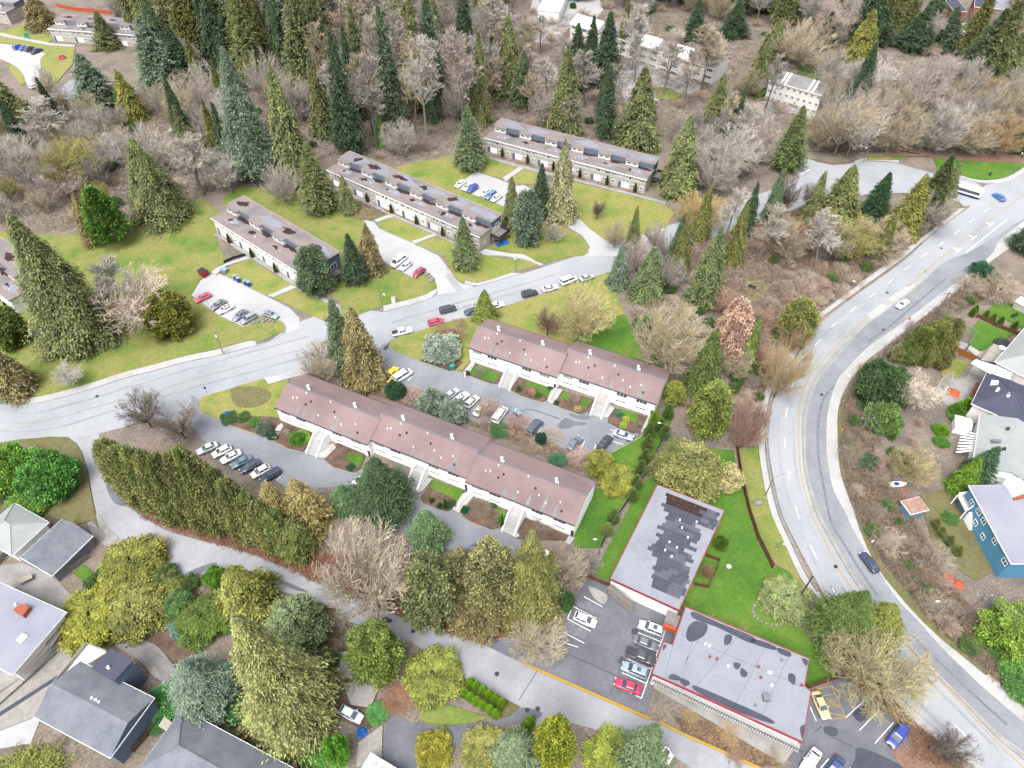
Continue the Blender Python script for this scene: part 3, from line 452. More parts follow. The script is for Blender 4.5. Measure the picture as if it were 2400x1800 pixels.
def terrace(label, fl, az, L, D1, D2, n, h1=5.1, h2=6.8, wallm='siding_beige', cols=None, endm=None, seed=1, wet=.5, moss=1, name='terrace_house', flw=None, shrubs=True):
    rnd = random.Random(seed); p = flw or G(fl, h1)[0]
    root = thing(name, label, 'row house', (p.x, p.y, 0), az, 'long flat-roofed terraces'); mw = L/n
    for i in range(n):
        c = (cols or [wallm])[i % len(cols or [1])]; MB().box(i*mw+(.001 if i else 0), (i+1)*mw, .002*i, D1, 0, h1-.1).build('wall', c, root)
    MB().box(.02, L-.02, D1, D1+D2, 0, h2-.1).build('wall', endm or wallm, root)
    MB().box(.01, L+.012, D1-.3, D1+D2+.01, h1-.6, h2-.12).build('wall', 'siding_slate' if endm else 'siding_grey', root)
    MB().box(-.35, L+.35, -.45, D1+.1, h1-.1, h1+.08).build('roof', 'roof_tar', root)
    up = MB().box(-.35, L+.35, D1-.15, D1+D2+.35, h2-.1, h2+.1).build('roof', 'roof_tar', root)
    MB().box(-.38, L+.38, -.5, -.45, h1-.16, h1+.1).build('eave_trim', 'white', root)
    MB().box(-.36, L+.36, D1+D2+.34, D1+D2+.42, h2-.12, h2+.15).build('roof_edge', 'concrete', up)
    for i in range(n):
        x = (i+.28)*mw; bw = mw*.44
        MB().box(x-bw/2, x+bw/2, D1-1.25, D1+.05, h1+.08, h2-.1).build('clerestory', 'siding_cream', root)
        MB().box(x-bw/2-.25, x+bw/2+.25, D1-1.5, D1-.1, h2-.14, h2+.085).build('clerestory_roof', 'roof_tar', root)
        for s_ in (-1, 1): window(root, x+s_*bw*.23, D1-1.26, (h1+h2)/2+.1, bw*.38, .75, 1, frame='white', name='clerestory_window')
        for _ in range(2): v = MB().tube((x+rnd.uniform(-2, 3), rnd.uniform(1, D1-1.6), h1), (x, D1/2, h1), .09, n=6) if 0 else None
        vx, vy = x+mw*.35, D1*rnd.uniform(.3, .5); MB().tube((vx, vy, h1), (vx, vy, h1+.35), .1, n=8).build('vent', 'white', root)
        MB().tube((vx-2.2, vy-.4, h1), (vx-2.2, vy-.4, h1+.3), .1, n=8).build('vent', 'white', root)
        if rnd.random() < wet: blender_blob(root, 'wet_patch', clipr(blob(rnd, x+mw*.3, D1+D2*.5, mw*.45, D2*.36), .1, L-.1, D1+.1, D1+D2), h2+.104+.003*i, 'puddle')
        if rnd.random() < wet: blender_blob(root, 'wet_patch', clipr(blob(rnd, x+mw*.3, D1*.45, mw*.22, D1*.2), .1, L-.1, 0, D1-1.6), h1+.085, 'puddle')
        if rnd.random() < moss:
            blender_blob(root, 'moss_patch', clipr(rag(rnd, x+mw*.45, D1-.9, mw*.3, 1.0), .1, L-.1, .4, D1-.2), h1+.09, 'moss')
        if rnd.random() < .7*moss: blender_blob(root, 'moss_patch', clipr(rag(rnd, x+rnd.uniform(0, 3), D1+D2*.5, rnd.uniform(1.4, 2.8), rnd.uniform(.9, 1.6)), .1, L-.1, D1+.2, D1+D2-.2), h2+.135, 'moss')
        if rnd.random() < moss: blender_blob(root, 'moss_patch', clipr(rag(rnd, x+mw*.1+rnd.uniform(-1, 1), D1*.45, rnd.uniform(.6, 1.6), rnd.uniform(.4, .9)), .1, L-.1, .3, D1-1.7), h1+.095+.002*i, 'moss')
        # facade
        X = i*mw; zt = h1-1.05
        for xx, w0, k in ((.12, 1.7, 3), (.33, 1.0, 1), (.46, 1.0, 1), (.66, 1.9, 3), (.88, 1.5, 3)): window(root, X+mw*xx, .002*i, zt, w0, 1.05, k, pane='glass' if rnd.random() < .55 else 'glass_pale')
        MB().box(X+mw*.06, X+mw*.16, -.05, 0, .05, 2.1).build('door', 'door_blue', root)
        MB().box(X+mw*.17, X+mw*.44, -.04, 0, .35, 2.15).build('patio_door', 'white', root)
        for xx in (.56, .88): window(root, X+mw*xx, .002*i, 1.6, 1.3, .95, 2)
        if shrubs:
            for _ in range(1): SHRUBS.append((root, X+mw*.7, -.9))
    return root
SHRUBS = []
terr_c = terrace('long beige flat-roofed terrace at the wood, behind the small lot of six cars', 'c:95,265', R(-27.3), 56.3, 6.4, 4.5, 6, endm='siding_slate', seed=3, wet=.75, moss=.45)
terr_f = terrace('long flat-roofed terrace with rain-blackened roof and a blue tarp at its end', 'f:40,290', R(-36), 60.2, 5.5, 4.4, 6, cols=['siding_beige', 'siding_beige', 'siding_cream', 'siding_cream', 'siding_beige', 'siding_beige'], endm='siding_cream', seed=5, wet=.95, moss=1)
terr_g = terrace('short cream flat-roofed terrace with mossy roof above the lot with the red dumpster', 'g:115,460', R(-39.6), 42.5, 6.0, 5.0, 4, wallm='siding_cream', endm='siding_slate', seed=8, wet=.8, moss=1)
a, b2 = G('t:362,212 740,240', 5.1); terr_k = terrace('beige flat-roofed terrace in the far corner beside the pale car park', 't:362,212', math.atan2(b2.y-a.y, b2.x-a.x), 40, 5.5, 6, 4, seed=9, wet=.3, moss=.6, shrubs=False)
e = G('01:62,288', 4.9)[0]; dv = Vector((math.cos(R(-37)), math.sin(R(-37)), 0)); terr_j = terrace('beige flat-roofed terrace end cut off at the left edge beside the drooping cedar', '', R(-37), 30, 6, 5.2, 3, wallm='siding_cream', seed=12, flw=e-dv*30, wet=.5)
e = G('t:42,92', 5.1)[0]; dv = Vector((math.cos(R(-14)), math.sin(R(-14)), 0)); terr_k2 = terrace('beige flat-roofed terrace end in the far top left corner', '', R(-14), 24, 6, 6, 2, seed=14, flw=e-dv*24, moss=.5, shrubs=False)
# rear decks of two terraces
def deck(parent, x, y, w0, d, z):
    root = MB().box(x, x+w0, y, y+d, z-.15, z).build('deck', 'wood_grey', parent)
    for xx in (x+.1, x+w0-.1):
        for yy in (y+.1, y+d-.1): MB().box(xx-.07, xx+.07, yy-.07, yy+.07, 0, z+1).build('post', 'wood_brown', root)
    for k, q in ((0, (x, x+w0, y, y+.06)), (1, (x, x+w0, y+d-.06, y+d)), (2, (x+w0-.06, x+w0, y, y+d))): MB().box(*q, z+.05, z+1).build('railing', 'trim_dark', root)
    return root
deck(terr_f, 60.4, 4.6, 3.2, 5, 2.6); deck(terr_g, 42.8, 4.5, 3.2, 5, 2.4); deck(terr_c, 56.6, 5, 3, 5, 2.5)
window(terr_f, 60.22, 2.2, 1.6, 1.2, 1.0, 2, R(90)); window(terr_f, 60.23, 8, 4.6, 1.6, 1.2, 2, R(90)); window(terr_g, 42.52, 8.5, 3.6, 2, 1.8, 2, R(90)); window(terr_j, 30.01, 2.6, 2.6, 1.2, 1.1, 2, R(90)); window(terr_k2, 24.02, 3, 2.2, 1.6, 1.1, 2, R(90))
# ---- the two white blocks with pink shingle roofs
HE, HR, DEP = 4.8, 7.25, 11.3
def block(label, secs, stairs, rails):
    az = R(-25.5); O = G(secs[0][0], HE)[0]; root = thing('townhouse_block', label, 'townhouse', (O.x, O.y, 0), az, 'white townhouse blocks with pink roofs')
    inv = Matrix.Rotation(-az, 3, 'Z')
    def loc(v): return inv @ (v-Vector((O.x, O.y, 0)))
    rnd = random.Random(len(label))
    for si, (fl, L, dz) in enumerate(secs):
        q = loc(gp(px(fl)[0], HE)); x0, y0 = q.x, q.y; e, r_ = HE+dz, HR+dz; D = DEP
        def prof(P): 
            n = len(P); V = [(x0+.12, y0+y, z) for y, z in P]+[(x0+L-.12, y0+y, z) for y, z in P]
            return MB().add(V, [tuple(range(n))[::-1], tuple(range(n, 2*n))]+[(i, (i+1) % n, n+(i+1) % n, n+i)[::-1] for i in range(n)])
        w_ = prof([(.45, 0), (D-.45, 0), (D-.45, e-.12), (D/2, r_-.22), (.45, e-.12)][::-1]).build('wall', 'stucco_white', root)
        for nm, ya, yb in (('roof', 0, D/2), ('roof', D, D/2)):
            V = []
            for xx in (x0, x0+L):
                V += [(xx, y0+ya, e), (xx, y0+yb, r_), (xx, y0+yb, r_-.18), (xx, y0+ya, e-.18)]
            F = [(0, 1, 5, 4), (3, 7, 6, 2), (0, 4, 7, 3), (1, 2, 6, 5), (0, 3, 2, 1), (4, 5, 6, 7)]
            if ya: F = [f[::-1] for f in F]
            rf = MB().add(V, F).build(nm, 'roof_pink', root)
            if not ya:
                rt = rf
                for _ in range(5):   # grey streaks of moss under the vents
                    xx = x0+rnd.uniform(2, L-2); ln = rnd.uniform(1.5, 4); t0 = rnd.uniform(0, .25); k = (r_-e)/(D/2)
                    pts = [(xx-.3, .1+t0), (xx+rnd.uniform(.4, 1.1), .1+t0), (xx+.35, ln*.6+t0), (xx+.1, ln+t0), (xx-.2, ln*.5+t0)]
                    V = [(a, y0+b2, e+k*b2+.012) for a, b2 in pts]; MB().add(V, [(0, 1, 2, 3, 4)]).build('moss_streak', 'roof_far', rt)
        MB().box(x0, x0+L, y0+D/2-.12, y0+D/2+.12, r_-.05, r_+.035).build('ridge_cap', 'trim_red' if 0 else 'roof_grey', root)
        MB().box(x0, x0+L, y0-.14, y0-.01, e-.2, e-.02).build('gutter', 'trim_dark', root); MB().box(x0, x0+L, y0+D+.01, y0+D+.12, e-.2, e-.02).build('gutter', 'trim_dark', root)
        k = (r_-e)/(D/2)
        for fx in (.22, .72):       # chimney flues by the ridge
            cx, cy = x0+L*fx, y0+D/2+.5; mb = MB(); mb.tube((cx, cy, r_-.4), (cx, cy, r_+.9), .22, n=10); mb.tube((cx, cy, r_+.9), (cx, cy, r_+1.05), .3, n=10); mb.tube((cx+.45, cy-.1, r_-.4), (cx+.45, cy-.1, r_+.45), .14, n=8); mb.build('flue', 'white', root)
        for fx, fy, mt in ((.12, .55, 'white'), (.18, .6, 'white'), (.27, .5, 'metal_dark'), (.3, .66, 'metal_dark'), (.45, .3, 'white'), (.58, .62, 'metal_dark'), (.62, .45, 'white'), (.7, .3, 'white'), (.82, .5, 'white'), (.86, .25, 'metal_dark'), (.22, .88, 'white'), (.5, .9, 'white')):
            cx, cy = x0+L*fx+rnd.uniform(-.4, .4), D/2*fy; MB().tube((cx, y0+cy, e+k*cy-.1), (cx, y0+cy, e+k*cy+.35), .13 if mt == 'white' else .2, n=8).build('vent', mt, root)
        for fx, w0, n in ((.1, 2.4, 3), (.27, 2.6, 3), (.66, 2.5, 3), (.86, 2.6, 3)):
            window(root, x0+L*fx, y0+.45, e-1.25, w0, 1.05, n, pane='glass' if rnd.random() < .6 else 'glass_pale', frame='white'); window(root, x0+L*fx, y0+.45, e-3.35, w0, .62, n, pane='glass')
        for fx, w0, n in ((.12, 2.4, 3), (.35, 1.6, 2), (.62, 2.4, 3), (.85, 1.6, 2)): window(root, x0+L*fx, y0+D-.45, e-1.3, w0, 1.05, n, R(180))
        MB().box(x0+L-.8, x0+L-.15-.05, y0+.38, y0+.455, .05, 2.05).build('door', 'door_dark', root)
    for foot, top in stairs:
        a, b2 = loc(G(foot)[0]), loc(G(top)[0]); x, ya = a.x, a.y; yw = b2.y; zt = 2.25; run = (yw-ya)*.52; w0 = 2.3; nst = 11
        st = MB().box(x-w0/2, x+w0/2, ya+run, yw+.2, 0, zt).build('staircase', 'concrete', root)
        for i in range(nst): MB().box(x-w0/2, x+w0/2, ya+run*i/nst, ya+run*(i+1)/nst+.04, zt*i/nst*.0, zt*(i+1)/nst-.02).build('step', 'concrete', st); 
        for s_ in (-1, 1):
            xa = x+s_*(w0/2+.02); xb = x+s_*(w0/2+.3); xa, xb = min(xa, xb), max(xa, xb)
            P = [(ya-.15, 0), (ya-.15, .75), (ya+run+.1, zt+.85), (yw+.1, zt+.85), (yw+.1, 0)]
            n = 5; V = [(xa, y, z) for y, z in P]+[(xb, y, z) for y, z in P]
            MB().add(V, [tuple(range(n)), tuple(range(n, 2*n))[::-1]]+[(i, n+i, n+(i+1) % n, (i+1) % n) for i in range(n)]).build('parapet', 'stucco_white', st)
        MB().box(x-w0/2+.2, x-w0/2+1.1, yw+.12, yw+.2+.02, zt, zt+2.0).build('door', 'door_dark', root); MB().box(x+.2, x+1.0, yw+.12, yw+.22, zt+.02, zt+2.0).build('screen_door', 'white', root)
    for a, b2 in rails:
        a, b2 = loc(G(a)[0]), loc(G(b2)[0]); ribbon([a, b2], .2, 0, 1.1).build('side_wall', 'stucco_white', root)
    return root
blk_a = block('two-part white townhouse block with pink shingle roof above the inner car park', [('11:820,592', 22.9, 0), ('11:1405,748', 23.3, .0)], [('11:1058,862', '11:1100,735'), ('a:1085,720', 'a:1210,455')], [('a:410,510', 'a:500,350'), ('11:800,785', '11:858,700')])
blk_b = block('three-part white townhouse block with pink shingle roof nearest the tall hedge', [('01:1775,980', 24.3, 0), ('b:1380,420', 23.4, .35), ('d:625,232', 23.7, 0)], [('b:600,640', 'b:780,350'), ('b:1990,1100', 'b:2130,800'), ('d:1110,830', 'd:1240,555')], [('d:540,545', 'd:690,370'), ('b:720,660', 'b:860,590')])
# ---- community building: two flat-roofed wings with red fascia
def flat_wing(name, label, txt, h, wallm, roofm, fascia, cat='hall', ov=.35, group=None):
    P = [Vector((v.x, v.y, 0)) for v in G(txt, h)]; o = P[0].copy(); root = thing(name, label, cat, o, 0, group); Q = [p-o for p in P]
    c = sum(Q, Vector())/len(Q); W = [c+(q-c)*(1-ov/max((q-c).length, 1)) for q in Q]
    MB().prism(W, 0, h-.3).build('wall', wallm, root); MB().prism(Q, h-.35, h).build('roof', roofm, root)
    A = sum(Q[i-1].x*Q[i].y-Q[i].x*Q[i-1].y for i in range(len(Q))); Q2 = Q if A > 0 else Q[::-1]
    ribbon(Q2, .16, h-.55, h+.1, True).build('fascia', fascia, root); return root, o
hall, ho = flat_wing('community_hall', 'flat-roofed hall wing with red fascia and a slatted wet dark patch on its roof', 'F:1420,1047 1565,1103 1467,1318 1318,1250', 4.5, 'stucco_white', 'roof_silver', 'trim_red', group='red-edged hall wings')
rnd = random.Random(4); ax = (G('F:1565,1103', 4.5)[0]-G('F:1420,1047', 4.5)[0]); al = ax.length; ax.normalize(); ay = Vector((ax.y, -ax.x, 0)); o0 = G('F:1420,1047', 4.5)[0]
for j in range(24):
    yy = 1.0+j*.86; x0, x1 = (4.2, 9.6) if j > 4 else (2.5, 12.6)
    if j > 16: x0, x1 = 5.0+.1*(j-16), 11.4
    if 4 < j <= 16: x0, x1 = 3.6+rnd.uniform(-.9, 1.0), 10.2+rnd.uniform(-1.4, 1.2)
    x = x0+rnd.uniform(-.5, .5)
    while x < x1:
        ln = rnd.uniform(1.4, 3.2); e = min(x+ln, x1+rnd.uniform(-.3, .6))
        if e-x > .4: P = [o0+ax*a+ay*b2-ho for a, b2 in ((x, yy), (e, yy), (e, yy+.845), (x, yy+.845))]; MB().prism(P, 4.49, 4.507+rnd.uniform(0, .004)).build('roof_sheet', 'moss' if j < 3 and x < 9 else ('wet' if rnd.random() < .8 else 'wet_pale'), hall)
        x = e+.02
for fx, fy in ((6.5, 6), (7.4, 7.5), (6.2, 11.5), (7.8, 12), (6, 13.5), (7.5, 14.2), (9.5, 5), (9, 9)):
    p = o0+ax*fx+ay*fy-ho; MB().tube((p.x, p.y, 4.5), (p.x, p.y, 4.85), .16, n=10).build('vent', 'white', hall)
wing, wo = flat_wing('community_hall', 'wide silver-roofed hall wing with red fascia beside the row of five parked cars', '22:20,615 820,950 790,1128 832,1165 775,1490 0,1135 | p:1440,1240 1620,722 1770,768 1985,140', 4.5, 'stucco_white', 'roof_silver', 'trim_red', group='red-edged hall wings')
def on_roof(txt, h, o): return [v-o for v in G(txt, h)]
for s_ in ('22:30,760 80,710 160,730 140,800 60,840 25,820', '22:275,800 320,800 310,850 270,860', '22:330,975 375,985 360,1020 335,1010', '22:380,1010 420,1040 410,1070 375,1060', '22:690,1045 730,1060 725,1120 685,1090', '22:70,645 240,720 460,810 440,850 230,750 70,690', '22:460,820 600,870 590,895 450,850', '22:620,880 700,910 690,940 620,910', '22:80,1125 330,1230 570,1340 565,1370 300,1270 90,1165', '22:0,1080 40,1100 20,1130 0,1120', '22:770,950 812,960 800,1000', '22:760,1400 790,1380 775,1470', 'p:2000,560 2060,430 2190,390 2212,640 2080,720 2010,680', 'p:1700,1300 1760,1240 1890,1290 1880,1350 1740,1330', 'p:1910,1310 2040,1360 2030,1430 1900,1390', 'p:1620,770 1680,780 1620,860'):
    P = smooth(on_roof(s_, 4.5, wo), 3, True); MB().prism(P, 4.49, 4.506+rnd.uniform(0, .006)).build('wet_patch', 'wet', wing)
for s_ in ('22:200,660 0,1000', '22:420,740 60,1160', '22:560,830 330,1270', '22:700,900 500,1350', '22:0,800 790,1140', 'p:1830,560 1640,1330', 'p:2200,300 1900,1400'):
    a, b2 = on_roof(s_, 4.5, wo); ribbon([a, b2], .12, 4.49, 4.505).build('roof_seam', 'siding_grey', wing)
for s_, mt in (('22:147,858', 'white'), ('22:173,870', 'white'), ('22:295,1000', 'white'), ('22:555,1040', 'white'), ('22:572,1045', 'white'), ('22:575,1125', 'white'), ('22:490,1005', 'trim_red'), ('22:505,1075', 'trim_red'), ('22:220,955', 'trim_red'), ('22:175,940', 'trim_red'), ('22:640,960', 'metal'), ('22:470,1255', 'metal'), ('22:770,1125', 'trim_red')):
    q = on_roof(s_, 4.5, wo)[0]; MB().tube((q.x, q.y, 4.5), (q.x, q.y, 4.9), .2, n=12).build('vent', mt, wing)
q = on_roof('22:537,1210', 4.5, wo)[0]; MB().box(q.x-.5, q.x+.5, q.y-.5, q.y+.5, 4.5, 5.3).build('roof_unit', 'metal', wing)
# deck rails and stair by the hall
q = on_roof('p:1440,1300', 3.2, wo)[0]; q2 = on_roof('22:760,1530', 3.2, wo)[0]; n_ = (q2-q).normalized(); rl = ribbon([q, q2], 1.4, 2.9, 3.05).build('balcony', 'concrete', wing)
for i in range(60):
    p = q.lerp(q2, i/59); MB().box(p.x-.04, p.x+.04, p.y-.75, p.y-.67, 3.05, 4.0).build('baluster', 'metal_dark', rl)
ribbon([q+Vector((0, -.7, 0)), q2+Vector((0, -.7, 0))], .08, 4.0, 4.08).build('handrail', 'metal_dark', rl)
P = on_roof('p:1450,1320 1560,1330 | 22:720,1540 650,1640 | p:1460,1480', 0, wo); MB().prism(P, 0, .5).build('terrace_wall', 'concrete_old', wing)
a, b2 = [v-ho for v in G('12:1735,478 1880,600', 3.3)]
rl = ribbon([a, b2], 1.3, 3.1, 3.3).build('stair_landing', 'wood_grey', hall)
for i in range(26): p = a.lerp(b2, i/25); MB().box(p.x-.07, p.x+.07, p.y-.7, p.y-.6, 1.6, 4.2).build('slat', 'wood_pale', rl)
P = on_roof('p:1700,190 1905,300 1845,480 1640,390', 4.4, wo); MB().prism(P, 4.0, 4.15).build('canopy_glass', 'wood_grey', wing); P = on_roof('p:1640,395 1845,485 1840,540 1620,450', 3.6, wo); MB().prism(P, 2.2, 3.5).build('canopy_fascia', 'orange', wing)
# ---- houses
def quad_roof(parent, P, e, r_, kind, roofm, wallm, ov=.5, trim='white', wallz=0.0):
    """P: four eave corners (ccw or cw, local); ridge runs parallel to P0-P1; kind gable/hip/flat"""
    P = [Vector((p.x, p.y, 0)) for p in P]; u = (P[1]-P[0]); Lu = u.length; u.normalize(); v = (P[3]-P[0]); Lv = v.length; v.normalize()
    W = [P[0]+u*ov+v*ov, P[1]-u*ov+v*ov, P[2]-u*ov-v*ov, P[3]+u*ov-v*ov]
    s_ = Lv/2 if kind == 'hip' else 0; s_ = min(s_, Lu/2-.3)
    Ra, Rb = P[0]+v*Lv/2+u*s_, P[1]+v*Lv/2-u*s_
    wl = MB().prism(W, wallz, e-.1).build('wall', wallm, parent)
    def tri(pts, zs, nm='roof', mt=roofm, th=.16):
        V = [(p.x, p.y, z) for p, z in zip(pts, zs)]; n = len(V); nn = (Vector(V[1])-Vector(V[0])).cross(Vector(V[2])-Vector(V[0]))
        if nn.z < 0: V = V[::-1]
        V += [(x, y, z-th) for x, y, z in V]; return MB().add(V, [tuple(range(n)), tuple(range(n, 2*n))[::-1]]+[(i, n+i, n+(i+1) % n, (i+1) % n) for i in range(n)]).build(nm, mt, parent)
    if kind == 'flat': tri(P, (e,)*4)
    else:
        tri([P[0], P[1], Rb, Ra], (e, e, r_, r_)); tri([P[2], P[3], Ra, Rb], (e, e, r_, r_))
        if kind == 'hip': tri([P[1], P[2], Rb], (e, e, r_)); tri([P[3], P[0], Ra], (e, e, r_))
        else:
            for A, B, Cc in ((W[0], W[3], Ra+u*ov), (W[1], W[2], Rb-u*ov)):
                off = u*.12; V = []
                for q in (off, -off): V += [(A.x+q.x, A.y+q.y, e-.1), (B.x+q.x, B.y+q.y, e-.1), (Cc.x+q.x, Cc.y+q.y, r_-.2)]
                MB().add(V, [(0, 1, 2), (5, 4, 3), (0, 3, 4, 1), (1, 4, 5, 2), (2, 5, 3, 0)]).build('gable_wall', wallm, parent)
        if kind == 'hip':
            mb = MB()
            for A, B in ((P[0], Ra), (P[3], Ra), (P[1], Rb), (P[2], Rb)): mb.tube((A.x, A.y, e+.03), (B.x, B.y, r_+.03), .09, n=5)
            mb.tube((Ra.x, Ra.y, r_+.03), (Rb.x, Rb.y, r_+.03), .09, n=5); mb.build('ridge_cap', roofm, parent)
    A = sum(P[i-1].x*P[i].y-P[i].x*P[i-1].y for i in range(4)); Q = P if A > 0 else P[::-1]
    ribbon(Q, .14, e-.24, e-.02, True).build('gutter', trim, parent)
    return wl
def house(label, txt, e, r_, kind, roofm, wallm, ov=.5, trim='white', cat='house', name='house', swap=False, dep=None):
    """three eave corners in the photo: corner, its neighbour along the ridge, its neighbour across"""
    P = G(txt, e); p0, p1, p3 = P[:3]
    if dep: u = (p1-p0).normalized(); p3 = p0+Vector((u.y, -u.x, 0))*dep
    u = (p1-p0).normalized(); v = p3-p0; v = v-u*v.dot(u); p3 = p0+v; p2 = p1+v
    o = Vector((p0.x, p0.y, 0)); root = thing(name, label, cat, o, 0); Z = Vector((0, 0, e))
    quad_roof(root, [q-o for q in (p0, p1, p2, p3)], e, r_, kind, roofm, wallm, ov, trim); root['_'] = 0; del root['_']; return root, o
def topbox(root, o, txt, z, mt, nm, h=.4, r_=None, curve=0):
    P = [v-o for v in G(txt, z)]; return MB().prism(P, z-.3, z+h).build(nm, mt, root)
h1_, o = house('pale grey hip-roofed house behind the dark garage at the left edge', '02:75,285 -150,150 315,65', 3.4, 5.6, 'hip', 'roof_light', 'stucco_white')
h2_, o = house('dark grey gable-roofed garage by the bend of the lane', '02:130,295 400,45 345,405', 3.2, 4.8, 'gable', 'roof_grey', 'siding_grey', .4)
h3_, o = house('large house with flat lavender roof, brick chimney and skylight', '02:430,650 80,1055 -30,395', 5, 5, 'flat', 'roof_lav', 'siding_cream', .5, cat='house')
topbox(h3_, o, '02:105,650 150,610 210,630 165,690', 5, 'brick_red', 'chimney', 1.0); topbox(h3_, o, '02:110,835 150,788 185,805 140,855', 5, 'skylight', 'skylight', .25); topbox(h3_, o, '02:95,600 110,595 110,608 97,610', 5, 'white', 'vent', .4)
P = [v-o for v in G('02:440,640 520,600 480,690 160,1050 85,1060', 2.7)]; MB().prism(P, 2.5, 2.7).build('deck', 'wood_pale', h3_); P = [v-o for v in G('02:265,830 340,740 400,780 330,880', 3)]; MB().prism(P, 2.6, 3.1).build('deck_cover', 'wood_grey', h3_)
h4_, o = house('blue-grey gable-roofed house with a white roof deck above the rock garden', '02:520,965 1000,1205 700,1480', 5.2, 7.2, 'gable', 'roof_grey', 'siding_slate', .4, dep=9.5)
P = [v-o for v in G('02:330,1140 560,850 690,905 520,1010 400,1110', 5.0)]; dk = MB().prism(P, 4.7, 5.0).build('roof_deck', 'white', h4_); P = [v-o for v in G('02:320,1135 555,845 690,900', 5.9)]; ribbon(P, .12, 4.9, 6.0).build('railing', 'wood_pale', dk); P = [v-o for v in G('02:590,1010 720,885 858,965 740,1100', 7.4)]; MB().prism(P, 7.2, 7.4).build('flat_roof', 'roof_navy', h4_); P2 = [p*.92+sum(P, Vector())/4*.08 for p in P]; MB().prism(P2, 0, 7.2).build('wall', 'siding_slate', h4_)
for s_ in ('02:600,1210', '02:625,1222', '02:645,1235', '02:720,1025'): q = G(s_, 6.6)[0]-o; MB().tube((q.x, q.y, 5.4), (q.x, q.y, 7.0 if '1025' not in s_ else 8.0), .22, n=8).build('vent', 'white', h4_)
h5_, o = house('broad grey hip-roofed house at the bottom edge with a small lean-to', '02:1180,1275 2050,1740 900,1660', 4, 6.6, 'hip', 'roof_grey', 'siding_cream')
topbox(h5_, o, '02:1030,1390 1070,1330 1130,1375 1090,1430', 3.6, 'wood_pale', 'lean_to_roof', .3)
cp, o = house('white-roofed carport with two skylights at the bottom edge', '12:190,1562 420,1700 110,1690', 3, 3, 'flat', 'white', 'white', .3, cat='carport', name='carport'); topbox(cp, o, '12:200,1640 225,1610 250,1630 225,1660', 3, 'glass_pale', 'skylight', .1); topbox(cp, o, '12:240,1670 262,1640 285,1660 265,1690', 3, 'glass_pale', 'skylight', .1)
r1, o = house('white-roofed hip house beside the trampoline lawn', 'r:1395,815 1900,240 1850,1050', 6, 8.5, 'hip', 'roof_light', 'siding_cream')
P = [v-o for v in G('r:1090,830 1140,780 1400,860 1620,960 1600,1040 1330,960', 5.6)]; dk = MB().prism(P, 5.3, 5.5).build('glass_canopy', 'skylight', r1)
for i in range(6): a, b2 = G('r:1140,790 1580,960', 5.62)[0]-o, G('r:1140,790 1580,960', 5.62)[1]-o; p = a.lerp(b2, i/5); MB().box(p.x-.04, p.x+.04, p.y-1.6, p.y+.4, 5.5, 5.6).build('canopy_bar', 'metal_dark', dk)
P = [v-o for v in G('r:1210,790 1380,580 1540,650 1410,830', 2.8)]; MB().prism(P, 2.6, 2.8).build('deck', 'wood_pale', r1)
r2, o = house('dark navy hip-roofed house with white skylight and patio', 'r:1090,1360 1850,1700 1290,925', 5, 7.6, 'hip', 'roof_navy', 'siding_cream'); topbox(r2, o, 'r:1330,1110 1345,1065 1435,1075 1425,1125', 6.1, 'skylight', 'skylight', .3)
for s_ in ('r:1570,1225', 'r:1560,1265', 'r:1430,1180'): q = G(s_, 6.9)[0]-o; MB().tube((q.x, q.y, 5.5), (q.x, q.y, 7.3), .3, n=10).build('vent', 'white', r2)
P = [v-o for v in G('r:1050,1320 1150,1080 1200,1080 1110,1340', 3)]; sl = MB().prism(P, 2.8, 2.9).build('pergola', 'wood_brown', r2)
r3, o = house('grey-green gable-roofed house with a white pergola and a red patio', 's:545,22 500,330 940,70', 4.6, 6.6, 'gable', 'roof_light', 'stucco_white'); topbox(r3, o, 's:610,190 612,178 665,182 663,200', 5.8, 'metal', 'flue', .4); topbox(r3, o, 's:698,118 700,106 716,108 715,120', 6.3, 'metal_dark', 'vent', .3); topbox(r3, o, 's:675,236 677,224 695,226 694,238', 6.3, 'metal_dark', 'vent', .3)
P = [v-o for v in G('s:405,250 435,125 525,145 500,240', 2.8)]; mb = MB()
for i in range(8):
    a, b2 = P[0].lerp(P[1], i/7), P[3].lerp(P[2], i/7); ribbon([a, b2], .3, 2.7, 2.85).build('pergola_beam', 'white', r3)
P = [v-o for v in G('s:620,345 690,300 800,385 770,420 700,400', 1.5)]; MB().prism(P, 0, 1.0).build('patio_wall', 'white', r3); P = [v-o for v in G('s:680,370 760,310 795,320 720,390', 1.6)]; MB().prism(P, .9, 1.3).build('patio_floor', 'trim_red', r3)
r4, o = house('bright blue house with a low grey roof, white-framed windows and a porch deck', 's:478,445 728,905 830,395', 6, 6, 'flat', 'roof_lav', 'siding_blue', .35)
topbox(r4, o, 's:680,425 770,420 815,490 740,520', 6, 'white', 'dormer_roof', .9); topbox(r4, o, 's:735,525 815,500 812,520 740,535', 6, 'brick_red', 'chimney', .5); a, b2 = [v-o for v in G('s:478,445 728,905', 6)]
ud = (b2-a).normalized(); nn = Vector((-ud.y, ud.x, 0)); nn = -nn if nn.x > 0 else nn; ang = math.atan2(nn.y, nn.x)+math.pi/2
Lb = (b2-a).length
for f, z, w0 in ((.3, 4.4, 1.3), (.42, 4.4, 1.3), (.68, 4.4, 1.2), (.36, 2.2, 1.2), (.54, 2.2, 1.2), (.92, 4.2, 1.4), (.16, 4.0, 1.3)): p = a+ud*Lb*f-nn*.34; window(r4, p.x, p.y, z, w0, 1.1, 2, ang)
